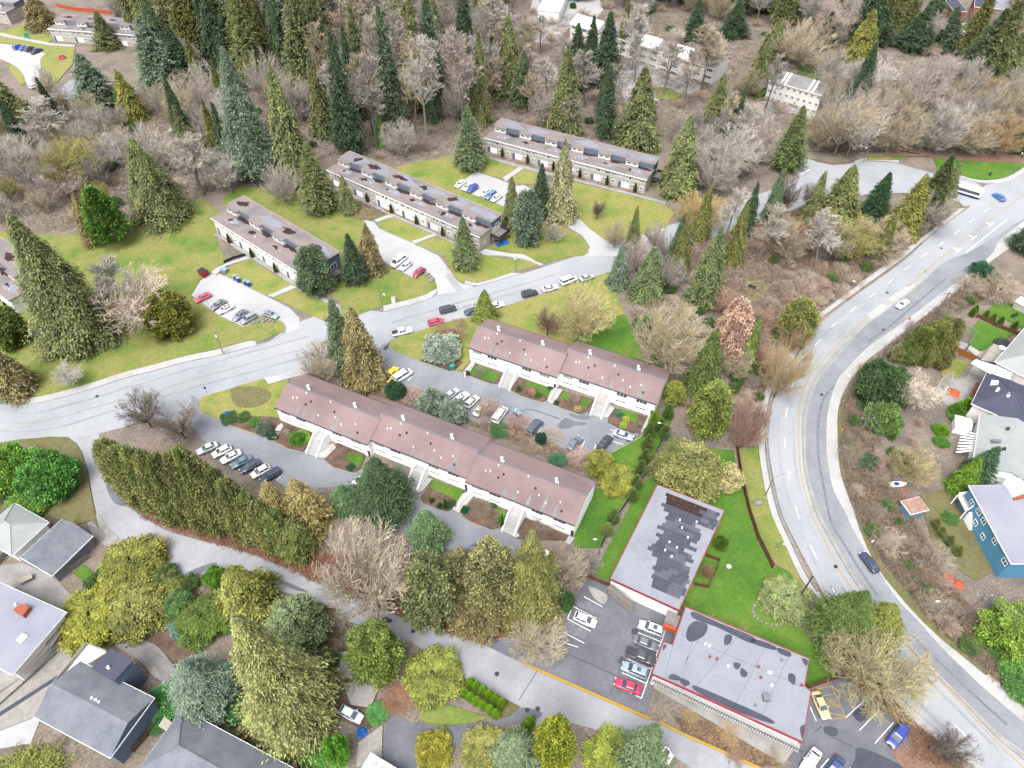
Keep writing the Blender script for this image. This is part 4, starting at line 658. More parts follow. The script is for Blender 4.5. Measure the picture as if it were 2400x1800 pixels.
P = [v-o for v in G('s:410,505 480,495 530,560 460,600', 3.0)]; dk = MB().prism(P, 2.8, 3.0).build('porch_deck', 'wood_pale', r4); A = sum(P[i-1].x*P[i].y-P[i].x*P[i-1].y for i in range(4)); ribbon(P if A > 0 else P[::-1], .1, 3.0, 4.0, True).build('railing', 'white', dk)
for p in P: MB().box(p.x-.08, p.x+.08, p.y-.08, p.y+.08, 0, 2.9).build('post', 'white', dk)
p = G('s:515,600', 3)[0]-o; 
for i in range(9): q = p+ud*.32*i; ribbon([q-nn*.1, q+nn*1.0], .36, 0, 3.0-.32*(i+1)).build('step', 'white', dk)
sh, o = house('white garden shed by the orange fence', 'r:880,1505 1085,1560 830,1640', 2.2, 3.0, 'gable', 'white', 'white', .15, cat='shed', name='garden_shed')
sh, o = house('open blue shed with a rust-stained flat roof in the brush', 's:80,538 185,512 140,615', 2.4, 2.4, 'flat', 'rust_roof', 'siding_blue', .25, cat='shed', name='garden_shed')
sh, o = house('small white shed by the back lawn at the right edge', '21:2155,290 2190,262 2300,350', 2.4, 3.0, 'gable', 'white', 'siding_beige', .15, cat='shed', name='garden_shed')
# ---- far buildings between the trees
def far_row(label, txt, e, r_, dep, roofm, panels=(), storeys=2, n=8, swap=1):
    a, b2 = G(txt, e); u = (b2-a).normalized(); v = Vector((-u.y, u.x, 0))*dep; o = Vector((a.x, a.y, 0)); root = thing('row_house', label, 'row house', o, 0)
    quad_roof(root, [q-o for q in (a, b2, b2+v, a+v)], e, r_, 'gable', roofm, 'siding_cream', .3)
    L = (b2-a).length; vv = v.normalized(); rz = math.atan2(u.y, u.x)
    for i in range(n):
        for k in range(storeys):
            p = u*L*(i+.5)/n+vv*.3; window(root, p.x, p.y, e-1.2-2.6*k, L/n*.55, 1.2, 3, rz)
    for f0, f1 in panels:
        s_ = (r_-e)/(dep/2); P = [u*L*f0+vv*.1, u*L*f1+vv*.1, u*L*f1+vv*(dep/2-.1), u*L*f0+vv*(dep/2-.1)]; zz = [e+s_*.1, e+s_*.1, r_-.1*s_, r_-.1*s_]
        MB().add([(p.x, p.y, z+.06) for p, z in zip(P, zz)]+[(p.x, p.y, z-.02) for p, z in zip(P, zz)], [(0, 1, 2, 3), (0, 4, 5, 1), (1, 5, 6, 2), (2, 6, 7, 3), (3, 7, 4, 0)]).build('roof_panel', 'white', root)
    return root
far_row('long white row house with bright white roof panels seen through the far trees', 'v:190,140 1060,412', 6.5, 9, 11, 'roof_far', ((0, .2), (.49, .61), (.71, .82)), 3, 14)
far_row('white row house with streaked grey gable roof half hidden by bare trees', 'w:482,228 980,372', 7, 9.4, 10, 'roof_far', ((.22, .25), (.29, .32), (.72, .75), (.8, .83)), 3, 9)
ap, o = house('long blue-grey roofed building among the firs at the top edge', '00:2095,275 1900,-150 2190,235', 7, 7, 'flat', 'roof_lav', 'siding_cream', .4, cat='building', name='apartment_building')
for s_ in ('00:2060,40', '00:2080,120', '00:2100,210'): q = G(s_, 7)[0]-o; MB().box(q.x-.6, q.x+.6, q.y-.6, q.y+.6, 6.9, 7.6).build('roof_unit', 'white', ap)
lo, o = house('low lavender-roofed building with a blue awning behind the pale car park', 't:345,705 545,588 420,795', 4, 4, 'flat', 'roof_lav', 'siding_grey', .3, cat='building', name='low_building')
a, b2 = [v-o for v in G('t:425,795 580,690', 4)]; ud = (b2-a).normalized(); rz = math.atan2(ud.y, ud.x)
for i in range(5): p = a.lerp(b2, (i+.5)/5)+Vector((-ud.y, ud.x, 0))*.27; window(lo, p.x, p.y, 2.8, 1.3, 1.0, 2, rz)
P = [v-o for v in G('t:535,790 560,762 605,768 570,805', 2.5)]; MB().prism(P, 2.3, 2.5).build('awning', 'tarp_blue', lo)
br, o = house('red brick house with white-framed windows and an orange garage door', 'u:210,150 400,160 250,-60', 6, 6, 'flat', 'roof_navy', 'brick_red', .1, 'white', name='brick_house')
for x, z, w0 in ((1.6, 4.4, 2.2), (4.6, 4.4, 1.8)): window(br, x, .08, z, w0, 1.5, 2, 0)
MB().box(.8, 3.6, -.05, .08, .05, 2.2).build('garage_door', 'orange', br)
b2_, o = house('brick and white townhouse beside the orange garage at the top right', 'u:500,90 640,110 540,-80', 7, 7, 'flat', 'roof_navy', 'brick_red', .1, 'white', name='brick_house'); window(b2_, 2, .08, 5.4, 2.6, 1.6, 2, 0); window(b2_, 2, .08, 2.4, 2.6, 1.2, 2, 0)
gr, o = house('large lavender-grey flat roof in the top right corner', 'u:720,110 1250,170 760,-120', 6, 6, 'flat', 'roof_lav', 'siding_grey', .3, name='flat_roofed_house')
wh, o = house('broad white flat roof among bare trees at the top edge', 'v:0,60 130,70 20,-80', 5, 5, 'flat', 'white', 'stucco_white', .3, cat='building', name='low_building')
# ================================================================ vehicles
def loft(secs, n=10):
    """secs: (x, zb, zt, hw); rounded-box sections joined along x"""
    mb = MB(); V = []
    for x, zb, zt, hw in secs:
        r_ = min(.16, (zt-zb)*.35)
        ring = [(-hw*.9, zb), (hw*.9, zb), (hw, zb+r_), (hw, zt-r_*1.3), (hw*.9, zt-r_*.25), (hw*.6, zt), (-hw*.6, zt), (-hw*.9, zt-r_*.25), (-hw, zt-r_*1.3), (-hw, zb+r_)]
        V += [(x, y, z) for y, z in ring]
    k = len(V)//n; F = []
    for i in range(k-1):
        for j in range(n): F.append((i*n+j, (i+1)*n+j, (i+1)*n+(j+1) % n, i*n+(j+1) % n))
    F += [tuple(range(n)), tuple(range((k-1)*n, k*n))[::-1]]; return mb.add(V, [f[::-1] for f in F])
def cabin(xb0, xb1, xt0, xt1, zb, zt, wb, wt):
    """glasshouse: lower outline xb0..xb1 (rear..front), upper xt0..xt1"""
    V = [(xb0, -wb, zb), (xb1, -wb*.93, zb), (xb1, wb*.93, zb), (xb0, wb, zb), (xt0, -wt, zt), (xt1, -wt, zt), (xt1, wt, zt), (xt0, wt, zt)]
    g = MB().add(V, [(0, 1, 5, 4), (1, 2, 6, 5), (2, 3, 7, 6), (3, 0, 4, 7), (4, 5, 6, 7), (3, 2, 1, 0)])
    rf = MB(); e = .05; rf.add([(xt0-e, -wt-.02, zt-.02), (xt1+e, -wt-.02, zt-.02), (xt1+e, wt+.02, zt-.02), (xt0-e, wt+.02, zt-.02), (xt0+.12, -wt+.12, zt+.06), (xt1-.15, -wt+.12, zt+.06), (xt1-.15, wt-.12, zt+.06), (xt0+.12, wt-.12, zt+.06)],
        [(0, 3, 2, 1), (4, 5, 6, 7), (0, 1, 5, 4), (1, 2, 6, 5), (2, 3, 7, 6), (3, 0, 4, 7)])
    for a, b2 in ((0, 4), (1, 5), (2, 6), (3, 7)):
        rf.tube(V[a], V[b2], .055, n=5)
    for s_ in (-1, 1): xm = (xb0+xb1)/2-.1; rf.tube((xm, s_*wb*.985, zb), ((xt0+xt1)/2-.1, s_*wt, zt), .05, n=5)
    return g, rf
CT_ = {
 'sedan': dict(body=[(-2.3, .5, .86, .68), (-2.22, .32, .98, .8), (-1.7, .22, 1.02, .88), (-.6, .2, .98, .9), (.9, .2, .95, .9), (1.7, .22, .88, .87), (2.15, .3, .76, .8), (2.3, .42, .64, .66)], cab=(-1.75, 1.0, -1.0, .25, .94, 1.42, .8, .6), wb=1.36),
 'hatch': dict(body=[(-2.1, .5, .9, .68), (-2.02, .32, 1.02, .8), (-1.5, .22, 1.04, .87), (-.5, .2, 1.0, .88), (.9, .2, .97, .88), (1.65, .22, .9, .85), (2.05, .32, .78, .78), (2.17, .45, .66, .64)], cab=(-1.98, 1.15, -1.4, .3, .98, 1.48, .8, .6), wb=1.32),
 'suv': dict(body=[(-2.3, .55, 1.0, .74), (-2.24, .4, 1.12, .86), (-1.6, .28, 1.16, .93), (-.5, .26, 1.12, .94), (1.0, .26, 1.1, .94), (1.8, .3, 1.02, .9), (2.2, .4, .9, .84), (2.32, .5, .78, .7)], cab=(-2.2, 1.15, -1.95, .45, 1.1, 1.7, .86, .68), wb=1.35),
 'van': dict(body=[(-2.6, .5, 1.1, .8), (-2.55, .35, 1.3, .95), (-1.6, .25, 1.34, .98), (1.2, .25, 1.3, .98), (2.1, .3, 1.1, .95), (2.5, .4, .95, .86), (2.6, .5, .8, .75)], cab=(-2.5, 1.9, -2.42, .95, 1.26, 2.05, .92, .8), wb=1.6),
 'pickup': dict(body=[(-2.7, .55, .98, .8), (-2.65, .42, 1.06, .9), (-1.0, .35, 1.08, .94), (-.9, .35, 1.12, .94), (1.0, .35, 1.1, .94), (2.1, .38, 1.05, .92), (2.55, .45, .95, .88), (2.68, .55, .82, .78)], cab=(-.85, 1.25, -.6, .7, 1.06, 1.72, .86, .7), wb=1.65),
}
CARM = {}
for k, d in CT_.items():
    g, rf = cabin(*d['cab']); W = 9
    wv = MB().tube((0, -.11, 0), (0, .11, 0), .34, n=16); rim = MB().tube((0, -.118, 0), (0, .118, 0), .2, n=12)
    x0, x1 = d['body'][0][0], d['body'][-1][0]; zr = d['body'][1][2]-.2; zf = d['body'][-2][2]-.12
    CARM[k] = dict(body=loft(d['body']).me('body', 'car_paint', True), glass=g.me('windows', 'glass'), roof=rf.me('roof', 'car_paint'), wheel=wv.me('wheel', 'tyre'), rim=rim.me('rim', 'rim'),
        head=MB().box(-.16, .06, -.17, .17, -.07, .07).me('headlight', 'lamp_white'), tail=MB().box(-.05, .1, -.16, .16, -.09, .09).me('taillight', 'lamp_red'), bump=MB().box(-.06, .06, -.6, .6, -.06, .06).me('bumper', 'trim_dark'),
        mirror=MB().box(-.08, .08, -.1, .1, -.06, .06).me('mirror', 'car_paint'), x0=x0, x1=x1, zr=zr, zf=zf, wb=d['wb'], hw=d['body'][3][3])
CARM['bed'] = MB().box(-1.75/2, 1.75/2, -.72, .72, -.02, .02).me('load_bed', 'trim_dark')
MB_sun = MB().box(-.35, .35, -.4, .4, -.01, .012).me('sunroof', 'glass')
def car(kind, colr, txt, label, s_=.97, bed=False, sun=False, group=None, lights=True):
    a, b2 = G(txt); d = b2-a; c = (a+b2)/2; m_ = CARM[kind]
    root = thing('pickup_truck' if kind == 'pickup' else 'van' if kind == 'van' else 'car', label, 'pickup truck' if kind == 'pickup' else 'van' if kind == 'van' else 'car', (c.x, c.y, .08), math.atan2(d.y, d.x), group); root.scale = (s_,)*3
    colr = C(*colr) if max(colr) > 1 else colr
    obj('body', m_['body'], root, color=colr); obj('windows', m_['glass'], root); obj('roof', m_['roof'], root, color=colr)
    for sx in (-1, 1):
        for sy in (-1, 1):
            wv = obj('wheel', m_['wheel'], root, loc=(sx*m_['wb'], sy*(m_['hw']-.1), .34)); obj('rim', m_['rim'], wv)
    for sy in (-1, 1):
        obj('headlight', m_['head'], root, loc=(m_['x1']-.05, sy*.52, m_['zf'])); obj('taillight', m_['tail'], root, loc=(m_['x0']+.02, sy*.6, m_['zr'])); cb = CT_[kind]['cab']; obj('mirror', m_['mirror'], root, loc=(cb[1]-.45, sy*(m_['hw']+.06), cb[4]+.08), color=colr)
    obj('bumper', m_['bump'], root, loc=(m_['x1']-.01, 0, .5)); obj('bumper', m_['bump'], root, loc=(m_['x0']+.01, 0, .52))
    if kind == 'pickup': obj('load_bed', CARM['bed'], root, loc=(-1.75, 0, 1.075))
    if sun: cb = CT_[kind]['cab']; obj('sunroof', MB_sun, root, loc=((cb[2]+cb[3])/2+.1, 0, cb[5]+.062))
    return root
WHITE, BLACK, NAVY, GREY, SILV, RED, DGREY = (.72, .72, .72), (.015, .017, .022), (.02, .035, .09), (.11, .12, .14), (.36, .38, .41), (.42, .02, .06), (.05, .055, .065)
for k, c, t_, lb, *ex in (
 ('hatch', WHITE, 'p:190,318 512,460', 'white hatchback alone in the faded stalls opposite the row of five'), ('suv', SILV, 'p:1575,590 1255,470', 'silver crossover nearest the hall stairs in the row of five', 1), ('sedan', GREY, 'p:1160,700 1500,840', 'dark grey sedan between the silver crossover and the pickup'), ('pickup', DGREY, 'p:1000,885 1505,1085', 'charcoal pickup truck with a covered bed in the row of five'), ('suv', (.2, .25, .32), 'p:1355,1285 945,1125', 'blue-grey wagon with big sunroof between pickup and red sedan', 1), ('sedan', RED, 'p:1240,1530 835,1385', 'red sedan at the end of the row of five by the yellow kerb'),
 ('sedan', (.45, .36, .18), '22:850,1180 925,1345', 'pale yellow old coupe beside the FIRE ZONE marking'), ('suv', (.02, .04, .2), '22:1425,1400 1335,1520', 'dark blue car alone by the leaf-strewn bank'), ('sedan', WHITE, '22:865,1555 775,1690', 'white sedan beside a timber kerb at the bottom edge'), ('sedan', (.03, .05, .14), '22:1000,1625 940,1720', 'dark blue car cut off at the bottom edge next to the white sedan'),
 ('sedan', (.5, .06, .09), 'q:480,500 200,640', 'faded red car under the bare tree near the red dumpster'), ('sedan', (.14, .145, .15), 'q:800,650 540,810', 'dark grey sedan between the faded red and the white one'), ('sedan', WHITE, 'q:965,750 680,890', 'white sedan in the lot of the short cream terrace', 1), ('sedan', (.16, .17, .2), 'q:1275,860 1010,1045', 'steel grey sedan beside an empty stall below the blue bins', 1), ('suv', (.2, .21, .23), 'q:1460,960 1195,1105', 'grey crossover in the last stall by the rocks'), ('sedan', (.2, .23, .26), 'q:1680,890 1935,985', 'silver-blue sedan parked along the kerb above the rocks', 1),
 ('van', WHITE, '11:405,25 335,78', 'white van in the short bay beside the middle terrace drive'), ('hatch', (.55, .62, .7), '11:445,55 390,98', 'pale blue-white car between the van and the red car'), ('hatch', (.3, .02, .05), '11:535,95 475,140', 'dark red car at the grass end of the short bay'),
 ('sedan', WHITE, 'h:540,670 260,860', 'white car at the corner of the upper lot'), ('sedan', WHITE, 'h:750,770 500,950', 'white sedan with dark sunroof second in the upper lot', 1), ('suv', (.03, .07, .3), 'h:910,850 670,1010', 'blue crossover with roof rails third in the upper lot'), ('sedan', (.6, .65, .7), 'h:1330,960 1080,1140', 'pale silver car right after the gap in the upper lot'), ('suv', (.1, .16, .3), 'h:1510,1050 1250,1240', 'slate blue crossover between two white cars in the upper lot'), ('sedan', WHITE, 'h:1690,1130 1440,1310', 'white sedan last in the upper lot next to the cedars'),
 ('pickup', WHITE, 'm:120,815 350,760', 'white pickup truck with an open bed parked at the corner lawn'), ('hatch', (.5, .03, .08), 'm:590,680 755,635', 'red car parked behind the white pickup on the street'), ('suv', (.03, .035, .045), 'm:740,520 920,475', 'dark crossover driving along the street'), ('sedan', (.03, .05, .1), 'm:1075,540 1230,500', 'navy car half hidden by the street cedar'), ('sedan', WHITE, 'm:1370,465 1530,425', 'white car just past the street cedar'), ('suv', (.02, .025, .03), 'm:1800,315 1975,272', 'black crossover with roof rack parked on the street'), ('sedan', (.5, .47, .42), 'm:2060,245 2230,200', 'cream car parked ahead of the black crossover'), ('van', (.55, .55, .53), '11:1415,195 1525,152', 'white van under the bare street trees'), ('sedan', (.3, .3, .3), '11:1555,165 1625,140', 'grey car at the far end of the street parking'),
 ('sedan', (.45, .03, .05), '20:360,1505 450,1475', 'red car behind twigs on the upper street'), ('sedan', BLACK, '20:-20,1610 60,1585', 'black car on the upper street half hidden by trees'), ('sedan', (.02, .12, .45), '20:2065,1305 2022,1272', 'bright blue car turning off the arterial by the bus'), ('sedan', WHITE, '21:1455,300 1380,350', 'white car driving on the arterial beside the island'), ('sedan', (.02, .03, .07), '22:1248,400 1155,275', 'dark blue car with red tail lights on the arterial bend'),
 ('sedan', SILV, '01:1390,1240 1310,1275', 'silver car at the hedge end nearest the bare trees'), ('hatch', WHITE, '01:1490,1255 1400,1300', 'white hatchback first past the silver car along the hedge'), ('sedan', WHITE, '01:1545,1290 1460,1335', 'white sedan second in line along the hedge'), ('sedan', (.08, .14, .18), '01:1610,1325 1530,1365', 'teal dark car in the middle of the row along the hedge'), ('sedan', (.03, .04, .08), '01:1665,1355 1590,1395', 'black-blue car between teal and white ones along the hedge'), ('hatch', WHITE, '01:1735,1385 1655,1430', 'white compact beside the last dark car along the hedge'), ('suv', (.02, .03, .06), '01:1805,1410 1715,1460', 'navy crossover at the open end of the hedge row'),
 ('hatch', WHITE, 'b:1350,960 1230,1040', 'white car tucked behind the broad dark conifer'), ('sedan', (.05, .08, .2), '12:860,250 790,300', 'dark blue car nose-in between the firs below the block'), ('suv', (.5, .5, .52), '12:1330,300 1400,350', 'white car under bare twigs near the end of the long block'),
 ('pickup', (.62, .42, .02), '11:285,830 360,735', 'yellow tow truck by the tall spruces'), ('van', WHITE, '11:345,825 455,755', 'white van with red stripes beside the yellow truck'), ('sedan', (.3, .32, .36), '11:690,925 735,890', 'grey car behind the blue-grey rhododendrons'), ('sedan', WHITE, '11:750,950 800,915', 'white car next to the grey one behind the rhododendrons'), ('hatch', (.55, .53, .48), '11:815,985 875,930', 'cream car seen through bare twigs by the rhododendrons'), ('sedan', (.5, .47, .38), '11:865,1050 935,965', 'beige sedan in the inner car park'), ('van', (.6, .59, .56), '11:995,1090 1060,1000', 'white van beside the blue bins in the inner car park'), ('van', (.05, .06, .09), '11:1220,1165 1285,1085', 'dark van by the spreading wet stain'), ('sedan', (.1, .11, .13), '11:1480,1255 1540,1195', 'dark car under pink twigs in the inner car park'), ('suv', (.02, .025, .035), '11:1680,1255 1735,1190', 'black crossover with glass roof near the golden shrubs', 1), ('sedan', (.25, .3, .36), '11:1770,1155 1880,1192', 'silver car with a green side mark by the round bed'),
 ('hatch', (.45, .52, .58), '12:10,1290 125,1350', 'silver hatchback in the leafy yard at the bottom'), ('van', WHITE, '12:1975,1500 2110,1600', 'white van on the lane behind the spruce at the bottom'),
 ('suv', (.03, .08, .3), 't:105,378 175,345', 'blue crossover farthest left in the pale car park'), ('sedan', (.02, .12, .5), 't:150,385 215,350', 'bright blue car in the pale car park'), ('suv', (.02, .03, .06), 't:190,398 255,355', 'black crossover second from the lawn in the pale car park'), ('pickup', (.01, .02, .06), 't:225,415 330,372', 'navy pickup nearest the lawn in the pale car park'), ('hatch', (.6, .65, .75), 't:235,665 290,640', 'pale car at the bottom of the pale car park'),
 ('suv', (.015, .02, .03), 'u:250,330 355,275', 'black crossover before the orange garage'), ('sedan', (.5, .54, .6), 'u:235,450 360,458', 'silver sedan parked by the small bright lawn')):
    car(k, c, t_, lb, sun=bool(ex))
# city bus
a, b2 = G('20:1715,1225 1890,1278'); d = b2-a; c = (a+b2)/2
bus = thing('bus', 'white and blue city bus waiting at the junction behind the trees', 'bus', (c.x, c.y, .08), math.atan2(d.y, d.x)); Lb = 11
loft([(-Lb/2, .4, 2.9, 1.2), (-Lb/2+.1, .35, 3.05, 1.26), (Lb/2-.3, .35, 3.05, 1.26), (Lb/2, .4, 2.8, 1.2)]).build('body', 'white', bus); MB().box(-Lb/2+.4, Lb/2-.5, -1.275, 1.275, 1.3, 2.3).build('windows', 'glass', bus); MB().box(Lb/2-.06, Lb/2+.02, -1.1, 1.1, 1.2, 2.5).build('windscreen', 'glass', bus); MB().box(-Lb/2-.01, Lb/2+.01, -1.27, 1.27, .4, .8).build('skirt', 'bin_blue', bus)
for x in (-3.2, 3.4):
    for y in (-1.12, 1.12): MB().tube((x, y-.14, .45), (x, y+.14, .45), .46, n=14).build('wheel', 'tyre', bus)
MB().box(-3, 1, -.8, .8, 3.05, 3.3).build('roof_unit', 'concrete', bus)
# ================================================================ street furniture
def lamp(label, base, top, head=None, arm=2.2, mt='metal', frac=None):
    p = G(base)[0]; h = min(height(px(base)[0], px(top)[0]), 11); o = thing('street_lamp', label, 'street lamp', (p.x, p.y, .1), 0, 'street lamps')
    MB().tube((0, 0, 0), (0, 0, h), .13, .08, 10).build('pole', mt, o); MB().tube((0, 0, 0), (0, 0, .4), .2, n=10).build('base', 'concrete', o)
    if head: q = G(head, h+.6)[0]; d = Vector((q.x-p.x, q.y-p.y, 0)); arm = min(d.length, 3.6); d.normalize()
    else: d = Vector((0, -1, 0))
    mb = MB(); P = [Vector((0, 0, h)), d*arm*.25+Vector((0, 0, h+.45)), d*arm*.6+Vector((0, 0, h+.65)), d*arm+Vector((0, 0, h+.65))]
    for a, b2 in zip(P, P[1:]): mb.tube(a, b2, .055, n=7)
    mb.build('arm', mt, o); e = P[-1]; u = d*.4; mb = MB().tube(e-u*.3, e+u*1.2, .16, .12, 8); mb.build('lamp_head', 'lamp_white', o); return o
lamp('street lamp on the pale walk in front of the left lawn', '01:1450,635', '01:1393,490', '01:1400,520'); lamp('street lamp at the kerb below the middle lawn', '11:268,352', '11:250,240', '11:275,250'); lamp('lamp with a long curved arm over the upper arterial', '21:985,285', '21:1050,155', '21:1105,165'); lamp('lamp on the outer side of the arterial bend', '21:1040,945', '21:1105,800', '21:1080,780'); lamp('lamp whose arm reaches over the inner lane of the bend', '21:530,1565', '21:580,1440', '21:685,1410'); lamp('lamp beside the utility pole with the transformer', '22:1620,685', '22:1728,570', '22:1655,580'); lamp('short lamp on the fenced verge inside the bend', '22:605,245', '22:625,212', '22:655,210'); lamp('lamp by the corner of the hall lot at the hedge', '12:1665,290', '12:1645,190', '12:1648,180'); lamp('lamp beside the thuja row by the inner car park', '11:2105,1240', '11:2145,1115', '11:2065,1085'); lamp('lamp under the brown cypress at the left edge', '01:140,910', '01:70,830', '01:10,850'); lamp('far lamp beside the junction lawn', '20:2130,1115', '20:2195,1000', '20:2200,995'); lamp('thin lamp at the bend of the upper street', '20:1170,1050', '20:1195,965', '20:1190,960'); lamp('slim lamp on the walk below the middle terrace', '11:1130,105', '11:1126,5', '11:1126,20')
def upole(label, base, top, cross=True, tr=False, mt='pole_wood', hmax=13):
    p = G(base)[0]; h = min(height(px(base)[0], px(top)[0]), hmax); o = thing('utility_pole', label, 'utility pole', (p.x, p.y, 0), 0, 'utility poles')
    MB().tube((0, 0, 0), (0, 0, h), .19, .13, 10).build('pole', mt, o); T = []
    if cross:
        q = MB().box(-1.3, 1.3, -.06, .06, h-.5, h-.36).build('crossarm', 'pole_wood', o)
        for x in (-1.2, 0, 1.2): MB().tube((x, 0, h-.36), (x, 0, h-.1), .06, n=6).build('insulator', 'white', q); T.append(Vector((p.x+x, p.y, h-.1)))
    if tr: MB().tube((.35, -.2, h-2.1), (.35, -.2, h-1.1), .3, n=12).build('transformer', 'metal', o)
    return T or [Vector((p.x, p.y, h-.1))]*3
T0 = upole('far utility pole beside the big bank cedars', '21:1680,320', '21:1715,235'); T1 = upole('utility pole rising from the brush by the dark laurels', '21:1245,760', '21:1305,590'); T2 = upole('leaning-looking utility pole in the bramble of the bend', '21:1110,1212', '21:1213,1045'); T3 = upole('utility pole with transformer and lamp beside the bright hedge', '22:1780,712', '22:1955,535', True, True); upole('dark bare pole beside the spruces inside the bend', '22:745,570', '22:868,415', False, mt='pole_dark'); upole('green pole on the leafy bank of the arterial', '21:470,1150', '21:520,1010', False, mt='pole_dark', hmax=9); upole('short pole in the brush pile near the dark blue car', '22:1595,1545', '22:1680,1470', False)
def wire(label, a, b2, sag=.7):
    n = 14; mb = MB(); P = [a.lerp(b2, i/n)-Vector((0, 0, sag*4*(i/n)*(1-i/n))) for i in range(n+1)]
    for p, q in zip(P, P[1:]): mb.tube(p, q, .03, n=4)
    tag(mb.build('power_line', 'metal'), label, 'wire', 'power lines')
END = [Vector((p.x, p.y, 11)) for p in G('22:2300,700 2330,760 2380,720', 11)]; FAR = [Vector((v.x+45, v.y+60, v.z)) for v in T0]
for i, nm in enumerate(('inner', 'middle', 'outer')):
    for A, B, wh_ in ((FAR, T0, 'beyond the bank cedars'), (T0, T1, 'along the bank cedars'), (T1, T2, 'over the bramble bank'), (T2, T3, 'past the blue house lawn'), (T3, END, 'above the bright hedge')): wire(f'{nm} power line strung {wh_}', A[i], B[i])
p = G('11:2105,1240')[0]; q = G('12:1665,290')[0]; wire('cable between the two lamps along the thuja row', Vector((p.x, p.y, 6.5)), Vector((q.x, q.y, 6.5)), .3)
def fence(label, txt, h, mt, step=2.2, th=.08, name='fence', cat='fence', sub=0):
    P = G(txt); o = P[0].copy(); root = thing(name, label, cat, o, 0); i = 0
    Q = [P[0]]
    for a, b2 in zip(P, P[1:]):
        n = max(1, round((b2-a).length/step)); Q += [a.lerp(b2, k/n) for k in range(1, n+1)]
    for a, b2 in zip(Q, Q[1:]):
        a, b2 = a-o, b2-o; u = (b2-a)*.04; ribbon([a+u, b2-u], th, .05, h).build('panel', mt, root)
    for a in Q: a = a-o; MB().box(a.x-.07, a.x+.07, a.y-.07, a.y+.07, 0, h+.12).build('post', mt, root)
    return root
fence('long brown board fence between the hall lawn and the arterial verge', '21:345,1075 347,1250 375,1440 425,1659 | 22:480,170 578,368', 1.8, 'wood_brown'); fence('low red-brown fence at the top of the hall car park', '12:1570,412 1700,470 1735,480', 1.2, 'wood_brown'); fence('brown board fence beyond the pale yellow coupe', '22:795,1150 925,1105 1090,1055', 1.7, 'wood_brown'); fence('orange board fence below the timber pergola', 'r:765,640 940,730 1120,815', 1.8, 'wood_orange'); fence('orange-brown fence behind the white garden shed', 'r:850,1480 1020,1530 1190,1600', 1.7, 'wood_orange'); fence('orange site fence along the far top left slope', '00:370,45 480,70 640,85 800,100', 1.6, 'orange', 3); fence('dark rail fence of the small garden beside the hall', '22:75,475 165,495 215,380 235,320 150,290', 1.1, 'wood_brown', 1.5); fence('grey board fence left of the garage', '02:-60,390 0,340 60,270', 1.6, 'wood_grey'); fence('dark hedge fence between the two back lawns', 'r:1150,240 1400,360 1680,470', 1.0, 'wood_brown', 2); fence('metal guard rail along the upper arterial walk', '21:800,415 900,345 1010,262 1130,180 1390,-10', .9, 'metal', 2, .05, 'guard_rail', 'railing'); fence('dark timber retaining fence beside the lower houses', '02:0,1260 250,1040 430,870', .8, 'wood_grey', 2.5); fence('low brown fence between the lower house and the hip roof', '02:870,1555 1010,1400 1050,1340', 1.2, 'wood_brown', 1.4); fence('slatted fence behind the garage yard', '02:440,400 580,300', 1.4, 'wood_grey', 1.5); fence('wire fence beside the lawn of the long white block', '12:1680,230 1780,40 1900,-130 | 11:2080,1200', 1.3, 'metal_dark', 3, .03); fence('black rail beside the path of the short cream terrace', 'g:300,1150 450,1085 620,1040', .9, 'metal_dark', 1.5, .04, 'railing', 'railing')
def box_thing(name, label, cat, txt, w0, d, h, mt, lid=None, rz=0, group=None, wheels=False):
    p = G(txt)[0]; o = thing(name, label, cat, (p.x, p.y, .1), rz, group); t_ = .85
    MB().add([(-w0*t_/2, -d*t_/2, .05), (w0*t_/2, -d*t_/2, .05), (w0*t_/2, d*t_/2, .05), (-w0*t_/2, d*t_/2, .05), (-w0/2, -d/2, h), (w0/2, -d/2, h), (w0/2, d/2, h), (-w0/2, d/2, h)], [(0, 3, 2, 1), (4, 5, 6, 7), (0, 1, 5, 4), (1, 2, 6, 5), (2, 3, 7, 6), (3, 0, 4, 7)]).build('body', mt, o)
    if lid: MB().box(-w0/2-.03, w0/2+.03, -d/2-.03, d/2+.03, h, h+.07).build('lid', lid, o)
    if wheels:
        for s_ in (-1, 1): MB().tube((s_*w0*.3, d/2, .12), (s_*w0*.45, d/2, .12), .12, n=8).build('wheel', 'tyre', o)
    return o
for t_, lb in (('g:475,1405', 'leftmost blue recycling bin at the lot kerb below the cream terrace'), ('g:525,1440', 'solid blue bin next to the leftmost one at the lot kerb'), ('g:630,1480', 'third blue-lidded bin at the lot kerb below the cream terrace'), ('g:680,1500', 'blue bin farthest down the kerb below the cream terrace'), ('11:1128,1030', 'blue bin at the twiggy edge of the inner car park'), ('11:1150,1045', 'second blue bin closer to the wet stain')): box_thing('recycling_bin', lb, 'bin', t_, .9, .95, 1.4, 'bin_blue', 'bin_lid', .4, 'blue recycling bins', True)
o = box_thing('dumpster', 'red dumpster with grey lid at the corner of the lot', 'dumpster', '01:1325,128', 2.4, 1.8, 1.7, 'dumpster', 'metal_dark', -.6); box_thing('utility_box', 'pale green electrical box beside the path bend', 'utility box', 'g:305,1290', 1.9, 1.3, 1.1, 'steel_box', 'bin_lid', -.4); box_thing('utility_box', 'white cabinet on the lawn above the street kerb', 'utility box', 'm:125,382', 1.0, .8, 1.5, 'white', 'concrete', .3); box_thing('bin', 'green bin at the bed of the blue-grey shrub', 'bin', '11:720,735', 1.2, 1.0, 1.2, 'bin_green', 'bin_green', .4)
